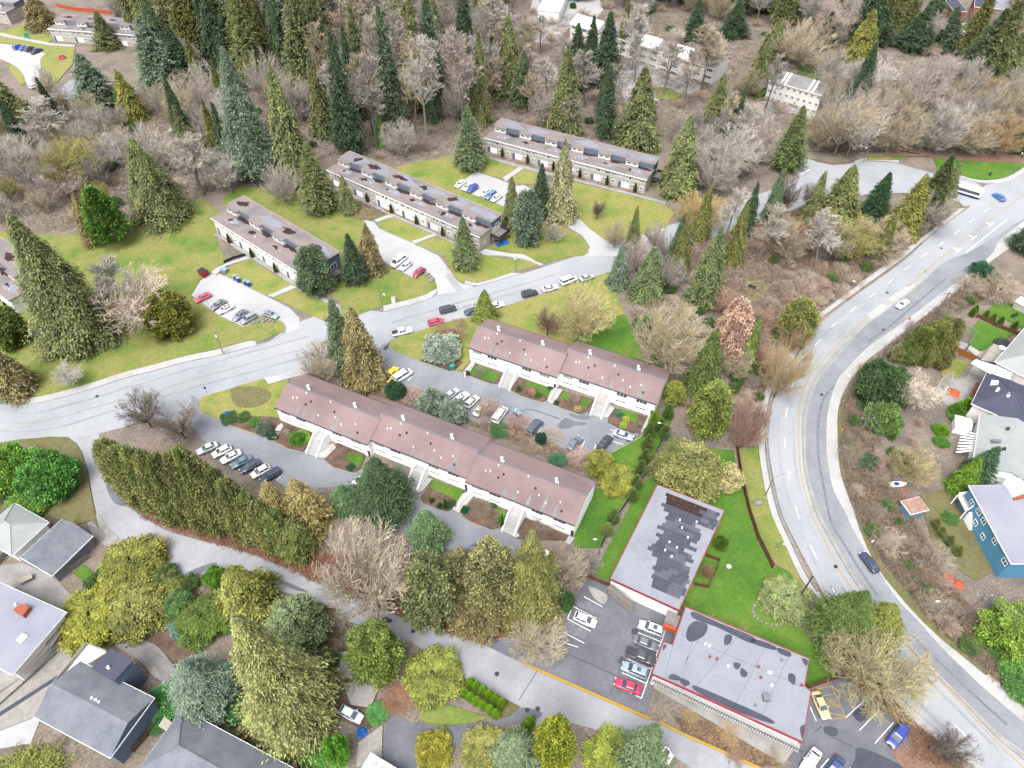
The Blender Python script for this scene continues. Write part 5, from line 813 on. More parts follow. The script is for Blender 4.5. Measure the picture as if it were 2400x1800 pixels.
o = thing('tarp', 'bright blue tarp lying on the lawn by the terrace deck', 'tarp', G('f:2095,1165')[0], R(28)); rnd = random.Random(2); V = [(x*.5-2, y*.5-1, .12+rnd.uniform(0, .35)) for y in range(5) for x in range(9)]; MB().add(V, [(y*9+x, y*9+x+1, y*9+x+10, y*9+x+9) for y in range(4) for x in range(8)]).build('sheet', 'tarp_blue', o)
def sign(label, txt, h, w0, hh, mt, tilt=0):
    p = G(txt)[0]; o = thing('sign', label, 'sign', (p.x, p.y, .1)); MB().tube((0, 0, 0), (0, 0, h), .05, n=8).build('post', 'metal', o); MB().box(-w0/2, w0/2, -.06, -.02, h-hh, h).build('panel', mt, o); return o
sign('blue and white signboard on a post in the right-hand terrace lawn', '10:1892,1545', 3.0, 1.8, 1.5, 'glass_pale'); sign('teal board on a post beside the far path', 't:215,300', 3, 2.2, 2, 'bin_green'); sign('small sign post at the grass tip of the drive', '01:1345,890', 2.2, .5, .7, 'metal_dark')
def hydrant(label, txt, mt):
    p = G(txt)[0]; o = thing('fire_hydrant', label, 'fire hydrant', (p.x, p.y, .1)); MB().tube((0, 0, 0), (0, 0, .7), .16, .14, 10).build('body', mt, o); MB().tube((0, 0, .7), (0, 0, .88), .15, .04, 10).build('cap', mt, o); MB().tube((-.28, 0, .5), (.28, 0, .5), .08, n=8).build('outlet', mt, o)
hydrant('red hydrant on the lawn edge by the terrace drive', '10:1905,1528', 'dumpster'); hydrant('yellow hydrant on the verge of the bend', '21:1030,1135', 'yellow'); hydrant('white hydrant on the mossy verge of the bend', '22:1225,200', 'white'); hydrant('orange hydrant by the upper arterial walk', '21:1466,415', 'orange')
_rk = []
for sd_ in range(3):
    rnd = random.Random(sd_); bm = bmesh.new(); bmesh.ops.create_icosphere(bm, subdivisions=2, radius=1)
    for v in bm.verts: v.co *= rnd.uniform(.8, 1.12); v.co.z *= .7
    me = bpy.data.meshes.new('boulder'); bm.to_mesh(me); bm.free(); me.materials.append(M('stone')); _rk.append(me)
def rock(label, txt, r_, i=0, group=None): p = G(txt)[0]; tag(obj('boulder', _rk[i % 3], loc=(p.x, p.y, .1+r_*.3), scale=(r_, r_*.85, r_), rz=i*1.3), label, 'boulder', group)
rock('large grey boulder on the verge inside the bend', '21:485,1605', .9); rock('small stone higher on the verge inside the bend', '21:470,1420', .4, 1)
for i, s_ in enumerate(('q:1420,1090', 'q:1520,1075', 'q:1630,1060', 'q:1610,1000', 'q:1700,1020', 'q:1780,1050', 'q:1850,1070')): rock('pale rock among the row on the grass by the last stall', s_, .55, i, 'rocks by the last stall')
for i, s_ in enumerate(('11:553,122', '11:575,140', '11:590,155', '11:580,165')): rock('grey rock in the small pile at the driveway corner', s_, .7, i, 'rocks at the driveway corner')
rnd = random.Random(5); cst = G('22:570,650')[0]
for i in range(22):
    a = 6.283*i/22; q = cst+Vector((math.cos(a)*3.2, math.sin(a)*2.4, 0)); o = obj('edging_stone', _rk[i % 3], loc=(q.x, q.y, .2), scale=(.3,)*3, rz=a); tag(o, 'pale stone of the ring round the pine on the hall lawn', 'stone', 'stones ringing the pine')
for i in range(9): p = G('02:1870,1520 1905,1640')[0].lerp(G('02:1870,1520 1905,1640')[1], i/8); o = MB().box(-.35, .35, -.25, .25, .1, .19).build('stepping_stone', 'concrete', loc=(p.x, p.y, 0), rz=.3*i); tag(o, 'stepping stone of the curving line on the dim lawn', 'stone', 'stepping stones')
def torus(name, label, cat, txt, r_, t_, mt, z=.2):
    p = G(txt)[0]; V, F = [], []; n, k = 20, 6
    for i in range(n):
        for j in range(k): a, b2 = 6.2832*i/n, 6.2832*j/k; V.append(((r_+t_*math.cos(b2))*math.cos(a), (r_+t_*math.cos(b2))*math.sin(a), t_*math.sin(b2)))
    for i in range(n):
        for j in range(k): F.append((i*k+j, ((i+1) % n)*k+j, ((i+1) % n)*k+(j+1) % k, i*k+(j+1) % k))
    tag(obj(name, mesh(name, V, F, mt), loc=(p.x, p.y, z)), label, cat)
torus('garden_ring', 'white ring edging a small bed beside the dug soil', 'garden edging', '02:1015,768', 1.05, .14, 'white')
o = thing('trampoline', 'round trampoline with dark net on the back lawn', 'trampoline', G('r:1480,620')[0]); MB().tube((0, 0, .8), (0, 0, .9), 2.1, n=24).build('mat', 'metal_dark', o)
for i in range(8): a = .785*i; MB().tube((2.1*math.cos(a), 2.1*math.sin(a), 0), (2.1*math.cos(a), 2.1*math.sin(a), 2.6), .05, n=6).build('pole', 'metal_dark', o)
MB().tube((0, 0, 2.5), (0, 0, 2.56), 2.14, n=24) if 0 else None
o = thing('patio_table', 'round white fire table on the raised deck', 'table', G('r:1400,760')[0]); MB().tube((0, 0, 2.8), (0, 0, 3.3), .55, .8, 16).build('bowl', 'white', o)
def pergola(label, txt, h, mt, n=7):
    P = G(txt); o = P[0].copy(); root = thing('pergola', label, 'pergola', o); Q = [p-o for p in P]
    for p in Q: MB().box(p.x-.1, p.x+.1, p.y-.1, p.y+.1, 0, h).build('post', mt, root)
    for a, b2 in ((0, 1), (3, 2), (0, 3), (1, 2)): ribbon([Q[a], Q[b2]], .15, h, h+.22).build('beam', mt, root)
    for i in range(n): a, b2 = Q[0].lerp(Q[1], (i+.5)/n), Q[3].lerp(Q[2], (i+.5)/n); ribbon([a, b2], .1, h+.22, h+.36).build('rafter', mt, root)
pergola('dark timber pergola at the top of the trampoline lawn', 'r:800,610 1010,680 1100,520 920,440', 2.4, 'wood_grey'); pergola('pinkish open pergola on the paved yard behind the bare tree', 'r:620,1180 760,1250 800,1040 690,1080', 2.2, 'wood_pale')
def heap(name, label, cat, txt, r_, h, mt, seed=1):
    p = G(txt)[0]; rnd = random.Random(seed); n = 9; V = [((x/n-.5)*2*r_, (y/n-.5)*2*r_, .12+h*max(0, 1-((x/n-.5)**2+(y/n-.5)**2)*4)*rnd.uniform(.6, 1.3)) for y in range(n+1) for x in range(n+1)]
    F = [(y*(n+1)+x, y*(n+1)+x+1, (y+1)*(n+1)+x+1, (y+1)*(n+1)+x) for y in range(n) for x in range(n)]; tag(obj(name, mesh(name, V, F, mt), loc=p, rz=seed), label, cat)
heap('cover', 'crumpled orange-red cover on the paved yard', 'cover', 'r:850,1225', 1.3, .9, 'orange'); heap('cover', 'orange sheet lying in the bramble by the small lawn', 'cover', '22:1705,415', .9, .5, 'orange', 2); heap('cover', 'second orange sheet lower on the bramble edge', 'cover', '22:1785,470', .9, .5, 'orange', 3); heap('cover', 'blue plastic heap beside the wreckage near the bright shrubs', 'cover', '01:80,1580', 1.6, 1.3, 'tarp_blue', 4); heap('cover', 'small blue bag on the gravel near the bottom driveway', 'bag', '12:135,1430', .8, .8, 'tarp_blue', 5); heap('cover', 'blue cover on the deck end of the cream terrace', 'cover', 'g:1920,1330', 1.3, 2.4, 'tarp_blue', 6); heap('cover', 'dark red folded cover on the far lawn', 'cover', 't:465,440', 1.8, 1.5, 'trim_red', 7); heap('cover', 'blue plastic under the firs below the long block', 'cover', '12:530,285', 1.1, 1.0, 'bin_blue', 8); heap('cover', 'light blue cover by the planting bed of the long block', 'cover', '01:1475,1035', 1.0, 1.0, 'tarp_blue', 9)
# boat by the brush, planter, lid, bench
p = G('s:50,450')[0]; o = thing('boat', 'small white boat with a blue cover lying at the edge of the bramble', 'boat', (p.x, p.y, .2), R(4)); o.scale = (.7,)*3; Lb = 5.5
V = []; 
for x, hw, z in ((-2.6, .8, .75), (-1, .95, .8), (1, .85, .85), (2.2, .45, .95), (2.8, .04, 1.05)): V += [(x, -hw, z), (x, -hw*.5, 0.05), (x, hw*.5, .05), (x, hw, z)]
MB().add(V, [(4*i+j, 4*i+j+1, 4*i+j+5, 4*i+j+4) for i in range(4) for j in range(3)]+[(0, 3, 2, 1)]+[(4*i+3, 4*i, 4*i+4, 4*i+7) for i in range(4)]).build('hull', 'white', o); MB().box(-1, .4, -.5, .5, .82, 1.15).build('cover', 'bin_blue', o)
p = G('02:1610,1450')[0]; o = thing('raised_planter', 'stepped timber planter box on the dim lawn', 'planter', (p.x, p.y, .1), .5)
for q in ((-1.6, 1.6, -1.2, -1.05), (-1.6, 1.6, 1.05, 1.2), (-1.6, -1.45, -1.05, 1.05), (1.45, 1.6, -1.05, 1.05)): MB().box(*q, 0, .6).build('board', 'wood_grey', o)
MB().box(-1.45, 1.45, -1.05, 1.05, 0, .45).build('soil', 'soil', o)
p = G('22:297,358')[0]; tag(MB().tube((0, 0, 0), (0, 0, .3), .5, n=16).build('manhole_riser', 'concrete', loc=(p.x, p.y, .1)), 'round concrete riser in the bright hall lawn', 'manhole')
def bench(label, txt, mt='metal_dark', rz=0):
    p = G(txt)[0]; o = thing('bench', label, 'bench', (p.x, p.y, .1), rz)
    MB().box(-1, 1, -.25, .25, .42, .5).build('seat', mt, o); MB().box(-1, 1, .2, .27, .5, 1.0).build('backrest', mt, o)
    for x in (-.85, .85):
        for y in (-.2, .2): MB().box(x-.05, x+.05, y-.05, y+.05, 0, .42).build('leg', mt, o)
bench('dark bench on the junction lawn near the bus', '20:1990,1135', rz=.9); bench('dark bench in the small clearing with the white slab', '21:445,215', rz=-.5); bench('dark garden bench on the back lawn in the upper right yard', 'r:1640,240', rz=.4)
p = G('21:413,303')[0]; tag(MB().box(-1.2, 1.2, -.8, .8, .1, .3).build('stone_slab', 'concrete', loc=p, rz=-.1), 'white slab on the mossy clearing', 'slab')
p = G('02:180,445')[0]; o = thing('patio_table', 'pale patio table with benches on the concrete yard', 'table', (p.x, p.y, .1), .6); MB().box(-1.1, 1.1, -.6, .6, .7, .8).build('tabletop', 'wood_pale', o)
for x in (-.9, .9):
    for y in (-.5, .5): MB().box(x-.06, x+.06, y-.06, y+.06, 0, .7).build('leg', 'wood_pale', o)
p = G('02:140,1230')[0]; tag(MB().box(-6, 6, -.35, .35, .1, .4).build('timber_beam', 'roof_navy', loc=p, rz=R(41)), 'long dark beam lying on the pale yard', 'beam')
# ================================================================ trees: meshes
def quads(name, Q, v, tt, mt):      # Q (n,4,3) leaf faces; v value, tt tip weight per corner
    n = len(Q); me = bpy.data.meshes.new(name); me.vertices.add(4*n); me.vertices.foreach_set('co', Q.reshape(-1).astype(np.float32))
    me.loops.add(4*n); me.loops.foreach_set('vertex_index', np.arange(4*n, dtype=np.int32)); me.polygons.add(n)
    me.polygons.foreach_set('loop_start', np.arange(0, 4*n, 4, dtype=np.int32)); me.update(calc_edges=True)
    for nm, d in (('v', v), ('t', tt)): a = me.attributes.new(nm, 'FLOAT', 'POINT'); a.data.foreach_set('value', np.ascontiguousarray(d, np.float32).reshape(-1))
    me.materials.append(M(mt)); return me
def norm(a): return a/np.maximum(np.linalg.norm(a, axis=-1, keepdims=True), 1e-6)
def sprays(P, D, L, W, rs, roll=1.0):
    """diamond leaf faces from points P along D, length L, width W"""
    n = len(P); up = np.tile([0, 0, 1.0], (n, 1))+rs.normal(0, .5*roll, (n, 3)); S = norm(np.cross(D, up)); m_ = P+D*L[:, None]*.45
    drop = np.zeros((n, 3)); drop[:, 2] = -.12*L
    return np.stack([P, m_+S*W[:, None]*.5, P+D*L[:, None]+drop, m_-S*W[:, None]*.5], 1)
def conifer(seed, kind, nb=1050, ns=17, fine=1.0):
    rs = np.random.RandomState(seed); H, Rr = {'cedar': (18.0, 4.2), 'fir': (20.0, 4.4), 'spruce': (18.0, 4.4), 'dome': (9.5, 4.6), 'thuja': (8.0, 2.6)}[kind]
    h = np.sort(rs.beta(1.0, {'dome': 1.0, 'thuja': 1.0}.get(kind, 1.25), nb)); h = .02+.975*h if kind not in ('fir',) else .08+.91*h
    if kind == 'fir' or kind == 'spruce': h = np.round(h*36)/36+rs.normal(0, .009, nb); h = np.clip(h, .03, .995)
    az = rs.uniform(0, 6.2832, nb); cl = np.zeros(nb); cv = np.zeros(nb)
    if kind in ('dome', 'cedar'):      # boughs gather in clumps with gaps between them
        K = {'dome': 190, 'cedar': 230}[kind]; hc = np.sort(h[rs.choice(nb, K)]); gold = np.arange(K)*2.39996+rs.normal(0, .3, K); k_ = rs.randint(0, K, nb); g1, g2 = rs.normal(0, 1, nb), rs.normal(0, 1, nb)
        sg = {'dome': .42, 'cedar': .55}[kind]; rad = Rr*np.clip(1-hc[k_]*.75, .2, 1); h = np.clip(hc[k_]+g1*sg*(1.0 if kind == 'dome' else 1.3)/H, .02, .995); az = gold[k_]+g2*sg/rad; cl = .5*(g1**2+g2**2); cv = rs.normal(0, .2, K)[k_]
    c, s = np.cos(az), np.sin(az)
    lump = 1+.13*np.sin(3*az+7*h)+.1*np.sin(5*az-13*h+seed)+.07*np.sin(9*az+21*h)
    if kind == 'cedar': r_ = Rr*np.minimum((1-h)**.75*1.12, .74+2.6*h)
    elif kind == 'dome': r_ = Rr*np.sqrt(np.clip(1-np.abs(h-.36)**2.3/.41, .01, 1))*np.minimum(1, .68+2.0*h); lump = 1+.09*np.sin(4*az+5*h)+.1*np.sin(7*az-9*h+seed)
    elif kind == 'thuja': r_ = Rr*np.minimum((1-h)**.6*1.12, .72+2.4*h); lump = 1+.04*np.sin(4*az+5*h)
    elif kind == 'spruce': r_ = Rr*(1-h)**.85*1.08
    else: r_ = Rr*np.clip((1-h)**.85*1.1, .03, 1)*np.minimum(1, .55+2.2*h)
    r_ = r_*lump*(np.where(rs.rand(nb) < .12, 1.22, 1)*rs.uniform(.68, 1.08, nb) if kind not in ('dome', 'thuja') else rs.uniform(.84, 1.04, nb))
    r_ = r_*(1-np.clip(cl, 0, 2.2)*{'dome': .11, 'cedar': .09}.get(kind, 0))
    if kind in ('fir', 'spruce'): r_ *= np.where(rs.rand(nb) < .16, 1.22, 1)
    # clumps: neighbouring branches share their value
    P, D, L, W, V, T = [], [], [], [], [], []
    LL, WW = {'cedar': (.66, .3), 'dome': (.44, .26), 'thuja': (.36, .2), 'spruce': (.72, .27), 'fir': (.7, .28)}[kind]; LL, WW = LL*fine, WW*fine
    for k in range(ns):
        f = np.clip((k+rs.uniform(0, 1, nb))/ns, 0, 1)**(.6 if kind not in ('dome', 'thuja') else .4)
        out = r_*f
        if kind == 'cedar': dz = .9*f-2.1*f**2.2; rise = rs.normal(0, .2, nb)
        elif kind == 'dome': dz = .5*f-.75*f**2; rise = rs.normal(0, .22, nb)
        elif kind == 'thuja': dz = .5*f; rise = rs.normal(0, .15, nb)
        elif kind == 'spruce': dz = -.9*f+.5*f**2; rise = rs.normal(0, .1, nb)
        else: dz = .25*f-.55*f**2; rise = rs.normal(0, .14, nb)
        sd = rs.normal(0, .06, nb)*out+rs.normal(0, .12, nb)
        p = np.stack([c*out-s*sd, s*out+c*sd, np.maximum(h*H+dz*r_/Rr*1.7+rise, .08)], 1)
        side = rs.choice([-1, 1], nb)*rs.uniform(.15, 1.1, nb)
        dd = np.stack([c-s*side, s+c*side, {'cedar': -.75, 'dome': .35, 'thuja': 1.2, 'spruce': -.35, 'fir': -.05}[kind]+rs.normal(0, .4, nb)], 1)
        P.append(p); D.append(norm(dd)); sc_ = (.6+.4*(1-h)) if kind not in ('dome', 'thuja') else 1.0
        L.append(LL*sc_*rs.uniform(.6, 1.3, nb)); W.append(WW*sc_*rs.uniform(.7, 1.25, nb))
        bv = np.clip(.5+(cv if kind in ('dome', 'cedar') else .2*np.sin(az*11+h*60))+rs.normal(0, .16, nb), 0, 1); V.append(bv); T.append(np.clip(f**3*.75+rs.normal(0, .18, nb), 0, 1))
    P, D, L, W, V, T = (np.concatenate(x) for x in (P, D, L, W, V, T))
    Q = sprays(P, D, L, W, rs); v4 = np.repeat(V[:, None], 4, 1); t4 = np.stack([T*.3, T*.7, T, T*.7], 1)
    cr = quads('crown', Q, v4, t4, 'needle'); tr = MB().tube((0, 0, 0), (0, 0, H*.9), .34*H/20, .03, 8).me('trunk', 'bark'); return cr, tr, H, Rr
def shrub(seed, kind='round', nc=230, nl=60):
    """leafy dome of clumps, radius 1 across and 1.0 high, scaled up by 3"""
    rs = np.random.RandomState(seed); Rr = 3.0
    u = rs.uniform(-.25, 1, nc); az = rs.uniform(0, 6.2832, nc); q = np.sqrt(1-np.clip(u, -1, 1)**2); cen = np.stack([q*np.cos(az), q*np.sin(az), .42+u*.58], 1)*Rr
    cen *= (1+.1*np.sin(4*az+seed)[:, None])*rs.uniform(.74, 1.02, (nc, 1)); cen[:, 2] = np.maximum(cen[:, 2], .15)
    cs = {'round': .4, 'laurel': .5, 'rhodo': .36, 'clip': .3}[kind]; ls = {'round': .26, 'laurel': .32, 'rhodo': .3, 'clip': .22}[kind]
    d = norm(rs.normal(0, 1, (nc, nl, 3))); d[:, :, 2] = np.where(d[:, :, 2] < -.3, -d[:, :, 2], d[:, :, 2])
    P = cen[:, None]+d*cs*rs.uniform(.4, 1.15, (nc, nl, 1)); outw = norm(cen-np.array([0, 0, .35*Rr]))[:, None]
    D = norm(d*.8+outw*.5+rs.normal(0, .45, (nc, nl, 3))); n = nc*nl
    V = np.clip(.5+rs.normal(0, .16, (nc, 1))+rs.normal(0, .14, (nc, nl)), 0, 1).reshape(-1); T = np.clip(rs.normal(.3, .25, (nc, nl)), 0, 1).reshape(-1)
    Q = sprays(P.reshape(n, 3), D.reshape(n, 3), ls*rs.uniform(.6, 1.2, n), ls*.62*rs.uniform(.7, 1.2, n), rs, 1.4)
    # a loose inner fill
    m_ = n//3; d2 = norm(rs.normal(0, 1, (m_, 3))); d2[:, 2] = np.abs(d2[:, 2]); p2 = d2*np.array([.78, .78, .78])*Rr*rs.uniform(.5, 1, (m_, 1)); p2[:, 2] += .1
    Q2 = sprays(p2, norm(d2+rs.normal(0, .6, (m_, 3))), ls*1.5*np.ones(m_), ls*1.2*np.ones(m_), rs, 1.4)
    Q = np.concatenate([Q, Q2]); V = np.concatenate([V, np.full(m_, .4)]); T = np.concatenate([T, np.zeros(m_)])
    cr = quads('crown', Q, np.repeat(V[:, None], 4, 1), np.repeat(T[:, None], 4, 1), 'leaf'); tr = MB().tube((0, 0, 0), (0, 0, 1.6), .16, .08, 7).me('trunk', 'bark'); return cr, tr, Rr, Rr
def tubes(name, A, B, ra, rb, v, mt='bark'):     # three-sided twigs
    A, B = np.array(A), np.array(B); ra, rb = np.array(ra)[:, None], np.array(rb)[:, None]; d = norm(B-A); ref = np.where(np.abs(d[:, 2:3]) > .9, [[1.0, 0, 0]], [[0, 0, 1.0]])
    u = norm(np.cross(d, ref)); w_ = np.cross(d, u); R0, R1 = [], []
    for k in range(3): a = 2.0944*k; o = u*math.cos(a)+w_*math.sin(a); R0.append(A+o*ra); R1.append(B+o*rb)
    Q = np.concatenate([np.stack([R0[k], R0[(k+1) % 3], R1[(k+1) % 3], R1[k]], 1) for k in range(3)]); vv = np.tile(np.array(v), 3)
    return quads(name, Q, np.repeat(vv[:, None], 4, 1), np.zeros((len(Q), 4)), mt)
def bare(seed, kind):
    """leafless tree 14 m high (7 m for brush): trunk plus a crown of branches and twigs"""
    rnd = random.Random(seed); S = []; H = 14.0
    P = {'maple': dict(fork=.18, n=(11, 3, 3, 3), ang=(40, 36, 36, 40), len=(.42, .5, .52, .5), up=.3), 'broom': dict(fork=.07, n=(24, 3, 3, 2), ang=(40, 24, 26, 30), len=(.6, .42, .45, .5), up=.2),
         'alder': dict(fork=.3, n=(15, 3, 2, 2), ang=(52, 36, 36, 38), len=(.24, .5, .5, .5), up=.3), 'brush': dict(fork=.03, n=(22, 2, 3, 2), ang=(48, 32, 34, 36), len=(.55, .5, .5, .5), up=.05)}[kind]
    def grow(p, d, L, r_, lev):
        nseg = 3 if lev < 3 else 2; q = p
        for i in range(nseg):
            d = (d+Vector((rnd.gauss(0, .09), rnd.gauss(0, .09), P['up']*.12+rnd.gauss(0, .06)))).normalized(); e = q+d*(L/nseg); ra = r_*(1-.55*i/nseg); rb = r_*(1-.55*(i+1)/nseg); S.append((q, e, ra, rb, lev))
            if lev <= 4 and i > 0 or lev >= 2:
                pass
            q = e
            if lev < 4:
                m_ = P['n'][lev]
                for _ in range(m_):
                    if rnd.random() < .12: continue
                    a = R(P['ang'][lev])*rnd.uniform(.6, 1.25); az = rnd.uniform(0, 6.2832); ax = d.orthogonal().normalized(); ax.rotate(Matrix.Rotation(az, 3, d)); dd = d.copy(); dd.rotate(Matrix.Rotation(a, 3, ax))
                    grow(q.lerp(q-d*(L/nseg), rnd.random()*.5), dd, L*P['len'][lev]*rnd.uniform(.75, 1.2)/(1 if lev else 1), max(rb*.62, .017), lev+1)
    tr = []
    if kind == 'alder':
        d = Vector((0, 0, 1)); q = Vector((0, 0, 0)); n = 14
        for i in range(n):
            d = (d+Vector((rnd.gauss(0, .03), rnd.gauss(0, .03), .1))).normalized(); e = q+d*H*.95/n; f = i/n; tr.append((q, e, .2*(1-.85*f), .2*(1-.85*(i+1)/n))); q = e
            if f > .3:
                for _ in range(3):
                    az = rnd.uniform(0, 6.28); a = R(48); dd = Vector((math.cos(az)*math.sin(a), math.sin(az)*math.sin(a), math.cos(a))); grow(q, dd, H*.2*(1.15-f*.75)*rnd.uniform(.7, 1.2), .06*(1.2-f), 1)
    else:
        ht = H*P['fork']; tr.append((Vector((0, 0, 0)), Vector((rnd.gauss(0, .1), rnd.gauss(0, .1), ht)), .3, .24)); q = tr[0][1]; n = P['n'][0]
        for i in range(n):
            az = 6.2832*i/n+rnd.uniform(-.4, .4); a = R(P['ang'][0])*math.sqrt(rnd.uniform(.02, 1.7)); dd = Vector((math.cos(az)*math.sin(a), math.sin(az)*math.sin(a), math.cos(a))); L = H*(1-P['fork'])*{'maple': .55, 'broom': .66, 'brush': .6}[kind]*rnd.uniform(.8, 1.12); grow(q, dd, L, .15 if kind == 'maple' else .075, 1)
    cz, az_, rr_ = {'maple': (.6, .42, .46), 'broom': (.52, .5, .44), 'alder': (.6, .45, .3), 'brush': (.45, .55, .55)}[kind]
    S = [q for q in S if ((q[1].z/H-cz)/az_)**2+(q[1].x**2+q[1].y**2)/(rr_*H)**2 < rnd.uniform(.8, 1.08)]
    A, B, ra, rb, lv = zip(*S); v = [rnd.uniform(.3, .75) for _ in S]
    mx = max(b2.z for b2 in B); rad = np.percentile([math.hypot(b2.x, b2.y) for b2 in B], 96)
    cr = tubes('crown', [tuple(a) for a in A], [tuple(b2) for b2 in B], [max(x, .028) for x in ra], [max(x, .018) for x in rb], v)
    mb = MB()
    for a, b2, r0, r1 in tr: mb.tube(a, b2, r0, r1, 8)
    return cr, mb.me('trunk', 'bark'), mx, rad
PR = {}
for k, n in (('cedar', 4), ('fir', 4), ('spruce', 2), ('dome', 4), ('thuja', 2)):
    for i in range(n): PR[k, i] = conifer(10+i*3+len(k)*11, k, *((700, 12) if k == 'thuja' else (1150, 17)))
for k in ('cedar', 'fir', 'spruce'): PR[k+'_big', 0] = conifer(5+len(k), k, 2300, 24, .6)
for k, n in (('round', 3), ('laurel', 3), ('rhodo', 2), ('clip', 2)):
    for i in range(n): PR[k, i] = shrub(90+i*7+len(k), k)
for k, n in (('maple', 4), ('broom', 4), ('alder', 3), ('brush', 3)):
    for i in range(n): PR[k, i] = bare(200+i*13+len(k), k)
NV = {k: max(i for q, i in PR if q == k)+1 for k, _ in PR}
_cnt = {}
TNAME = dict(cedar_big='cedar_tree', fir_big='fir_tree', spruce_big='spruce_tree', cedar='cedar_tree', fir='fir_tree', spruce='spruce_tree', dome='conifer_tree', thuja='thuja', round='shrub', laurel='laurel_shrub', rhodo='rhododendron', clip='clipped_shrub', maple='bare_tree', broom='bare_tree', alder='bare_tree', brush='bare_shrub')
TCAT = dict(cedar_big='tree', fir_big='tree', spruce_big='tree', cedar='tree', fir='tree', spruce='tree', dome='tree', thuja='shrub', round='shrub', laurel='shrub', rhodo='shrub', clip='shrub', maple='tree', broom='tree', alder='tree', brush='shrub')
OLIVE, BROWN, DARK, BLUE, PALE, YEL, GRN, BRT = C(112, 118, 76), C(126, 116, 78), C(74, 92, 66), C(114, 130, 108), C(144, 142, 106), C(128, 128, 64), C(84, 112, 62), C(92, 126, 54)
BARK, TAN, PINK, WHT, MOSSY, GREYB, DKB = C(178, 172, 162), C(174, 163, 140), C(180, 168, 160), C(190, 185, 178), C(150, 146, 90), C(160, 155, 149), C(116, 106, 99)
trnd = random.Random(77)
def plant(kind, p, H, Rr, colr, label, group=None, trunk=None, cat=None):
    i = _cnt.get(kind, 0); _cnt[kind] = i+1; cr, tr, h0, r0 = PR[kind, i % NV[kind]]
    o = thing(TNAME[kind], label, cat or TCAT[kind], (p.x, p.y, .05), trnd.uniform(0, 6.28), group); s = (Rr/r0, Rr/r0, H/h0)
    cool = (1, 1, 1) if kind in ('maple', 'broom', 'alder', 'brush') else (.95, 1.0, 1.08) if colr[2] < .8*colr[1] else (1, 1, .92)
    j = trnd.uniform(.9, 1.1)*(1.85 if kind in ('maple', 'broom', 'alder', 'brush') else 1.85); obj('crown', cr, o, scale=s, color=tuple(x*j*k_ for x, k_ in zip(colr, cool))); obj('trunk', tr, o, scale=s, color=tuple(x*1.25 for x in colr) if kind in ('maple', 'broom', 'alder', 'brush') else (trunk or C(120, 104, 92)))
    return o
NAD = (1200, 900+FPX/math.tan(PITCH))
_h = np.linspace(0, 1, 21)
PROF = {'cedar': np.minimum((1-_h)**.75*1.12, .74+2.6*_h)*.95, 'dome': np.sqrt(np.clip(1-np.abs(_h-.36)**2.3/.41, .01, 1))*np.minimum(1, .68+2*_h), 'thuja': np.minimum((1-_h)**.6*1.12, .72+2.4*_h), 'spruce': (1-_h)**.85, 'fir': np.clip((1-_h)**.85, .03, 1)*np.minimum(1, .55+2.2*_h)}
for k in ('cedar', 'fir', 'spruce'): PROF[k+'_big'] = PROF[k]
for k in ('round', 'laurel', 'rhodo', 'clip', 'brush'): PROF[k] = np.sqrt(np.clip(1-((_h-.42)/.58)**2, 0, 1))
for k in ('maple', 'broom', 'alder'): PROF[k] = np.sqrt(np.clip(1-((_h-.62)/.38)**2, 0, 1))*.85
HMIN = {'dome': .6, 'cedar': .9, 'fir': .9, 'spruce': .9, 'thuja': 1.2, 'maple': .9, 'broom': .9, 'alder': 1.2}
def rho(d, D, z): q = proj(Vector((d.x*D, d.y*D, z))); return math.hypot(q[0]-NAD[0], q[1]-NAD[1])
def tree(kind, base, top, wid, colr, label, group=None):
    """lower and upper end of the outline as seen, its width in the same units; finds foot, height and spread"""
    b2 = px(base)[0]; t_ = px(top)[0]; s = TILE[base.split(':')[0]][2]; Rr = wid*s*mpp(b2)*.5; g = gp(b2); D0 = math.hypot(g.x, g.y); d = Vector((g.x/D0, g.y/D0, 0))
    rb, rt = (math.hypot(q[0]-NAD[0], q[1]-NAD[1]) for q in (b2, t_)); pr = PROF[kind]; leafless = kind in ('maple', 'broom', 'alder')
    for _ in range(5):
        hm = HMIN.get(kind, .5)*Rr; best = None
        for i in range(110):
            H = hm+i*.5; D = D0
            if not leafless:
                for _k in range(3): lo = min(rho(d, D-pr[j]*Rr, _h[j]*H) for j in range(0, 12, 2)); D += (rb-lo)*mpp(b2)*.9
            hi = max(rho(d, D+pr[j]*Rr, _h[j]*H) for j in range(4, 21, 2)); e = hi-rt
            if best is None or abs(e) < abs(best[0]): best = (e, H, D)
            if e > 0: break
        if best[1] > hm+.1 or best[0] < 8: break
        Rr *= .95
    return plant(kind, d*best[2], best[1], Rr, colr, label, group)
ORD = 'first second third fourth fifth sixth seventh eighth ninth tenth eleventh twelfth thirteenth fourteenth fifteenth sixteenth seventeenth eighteenth last'.split()
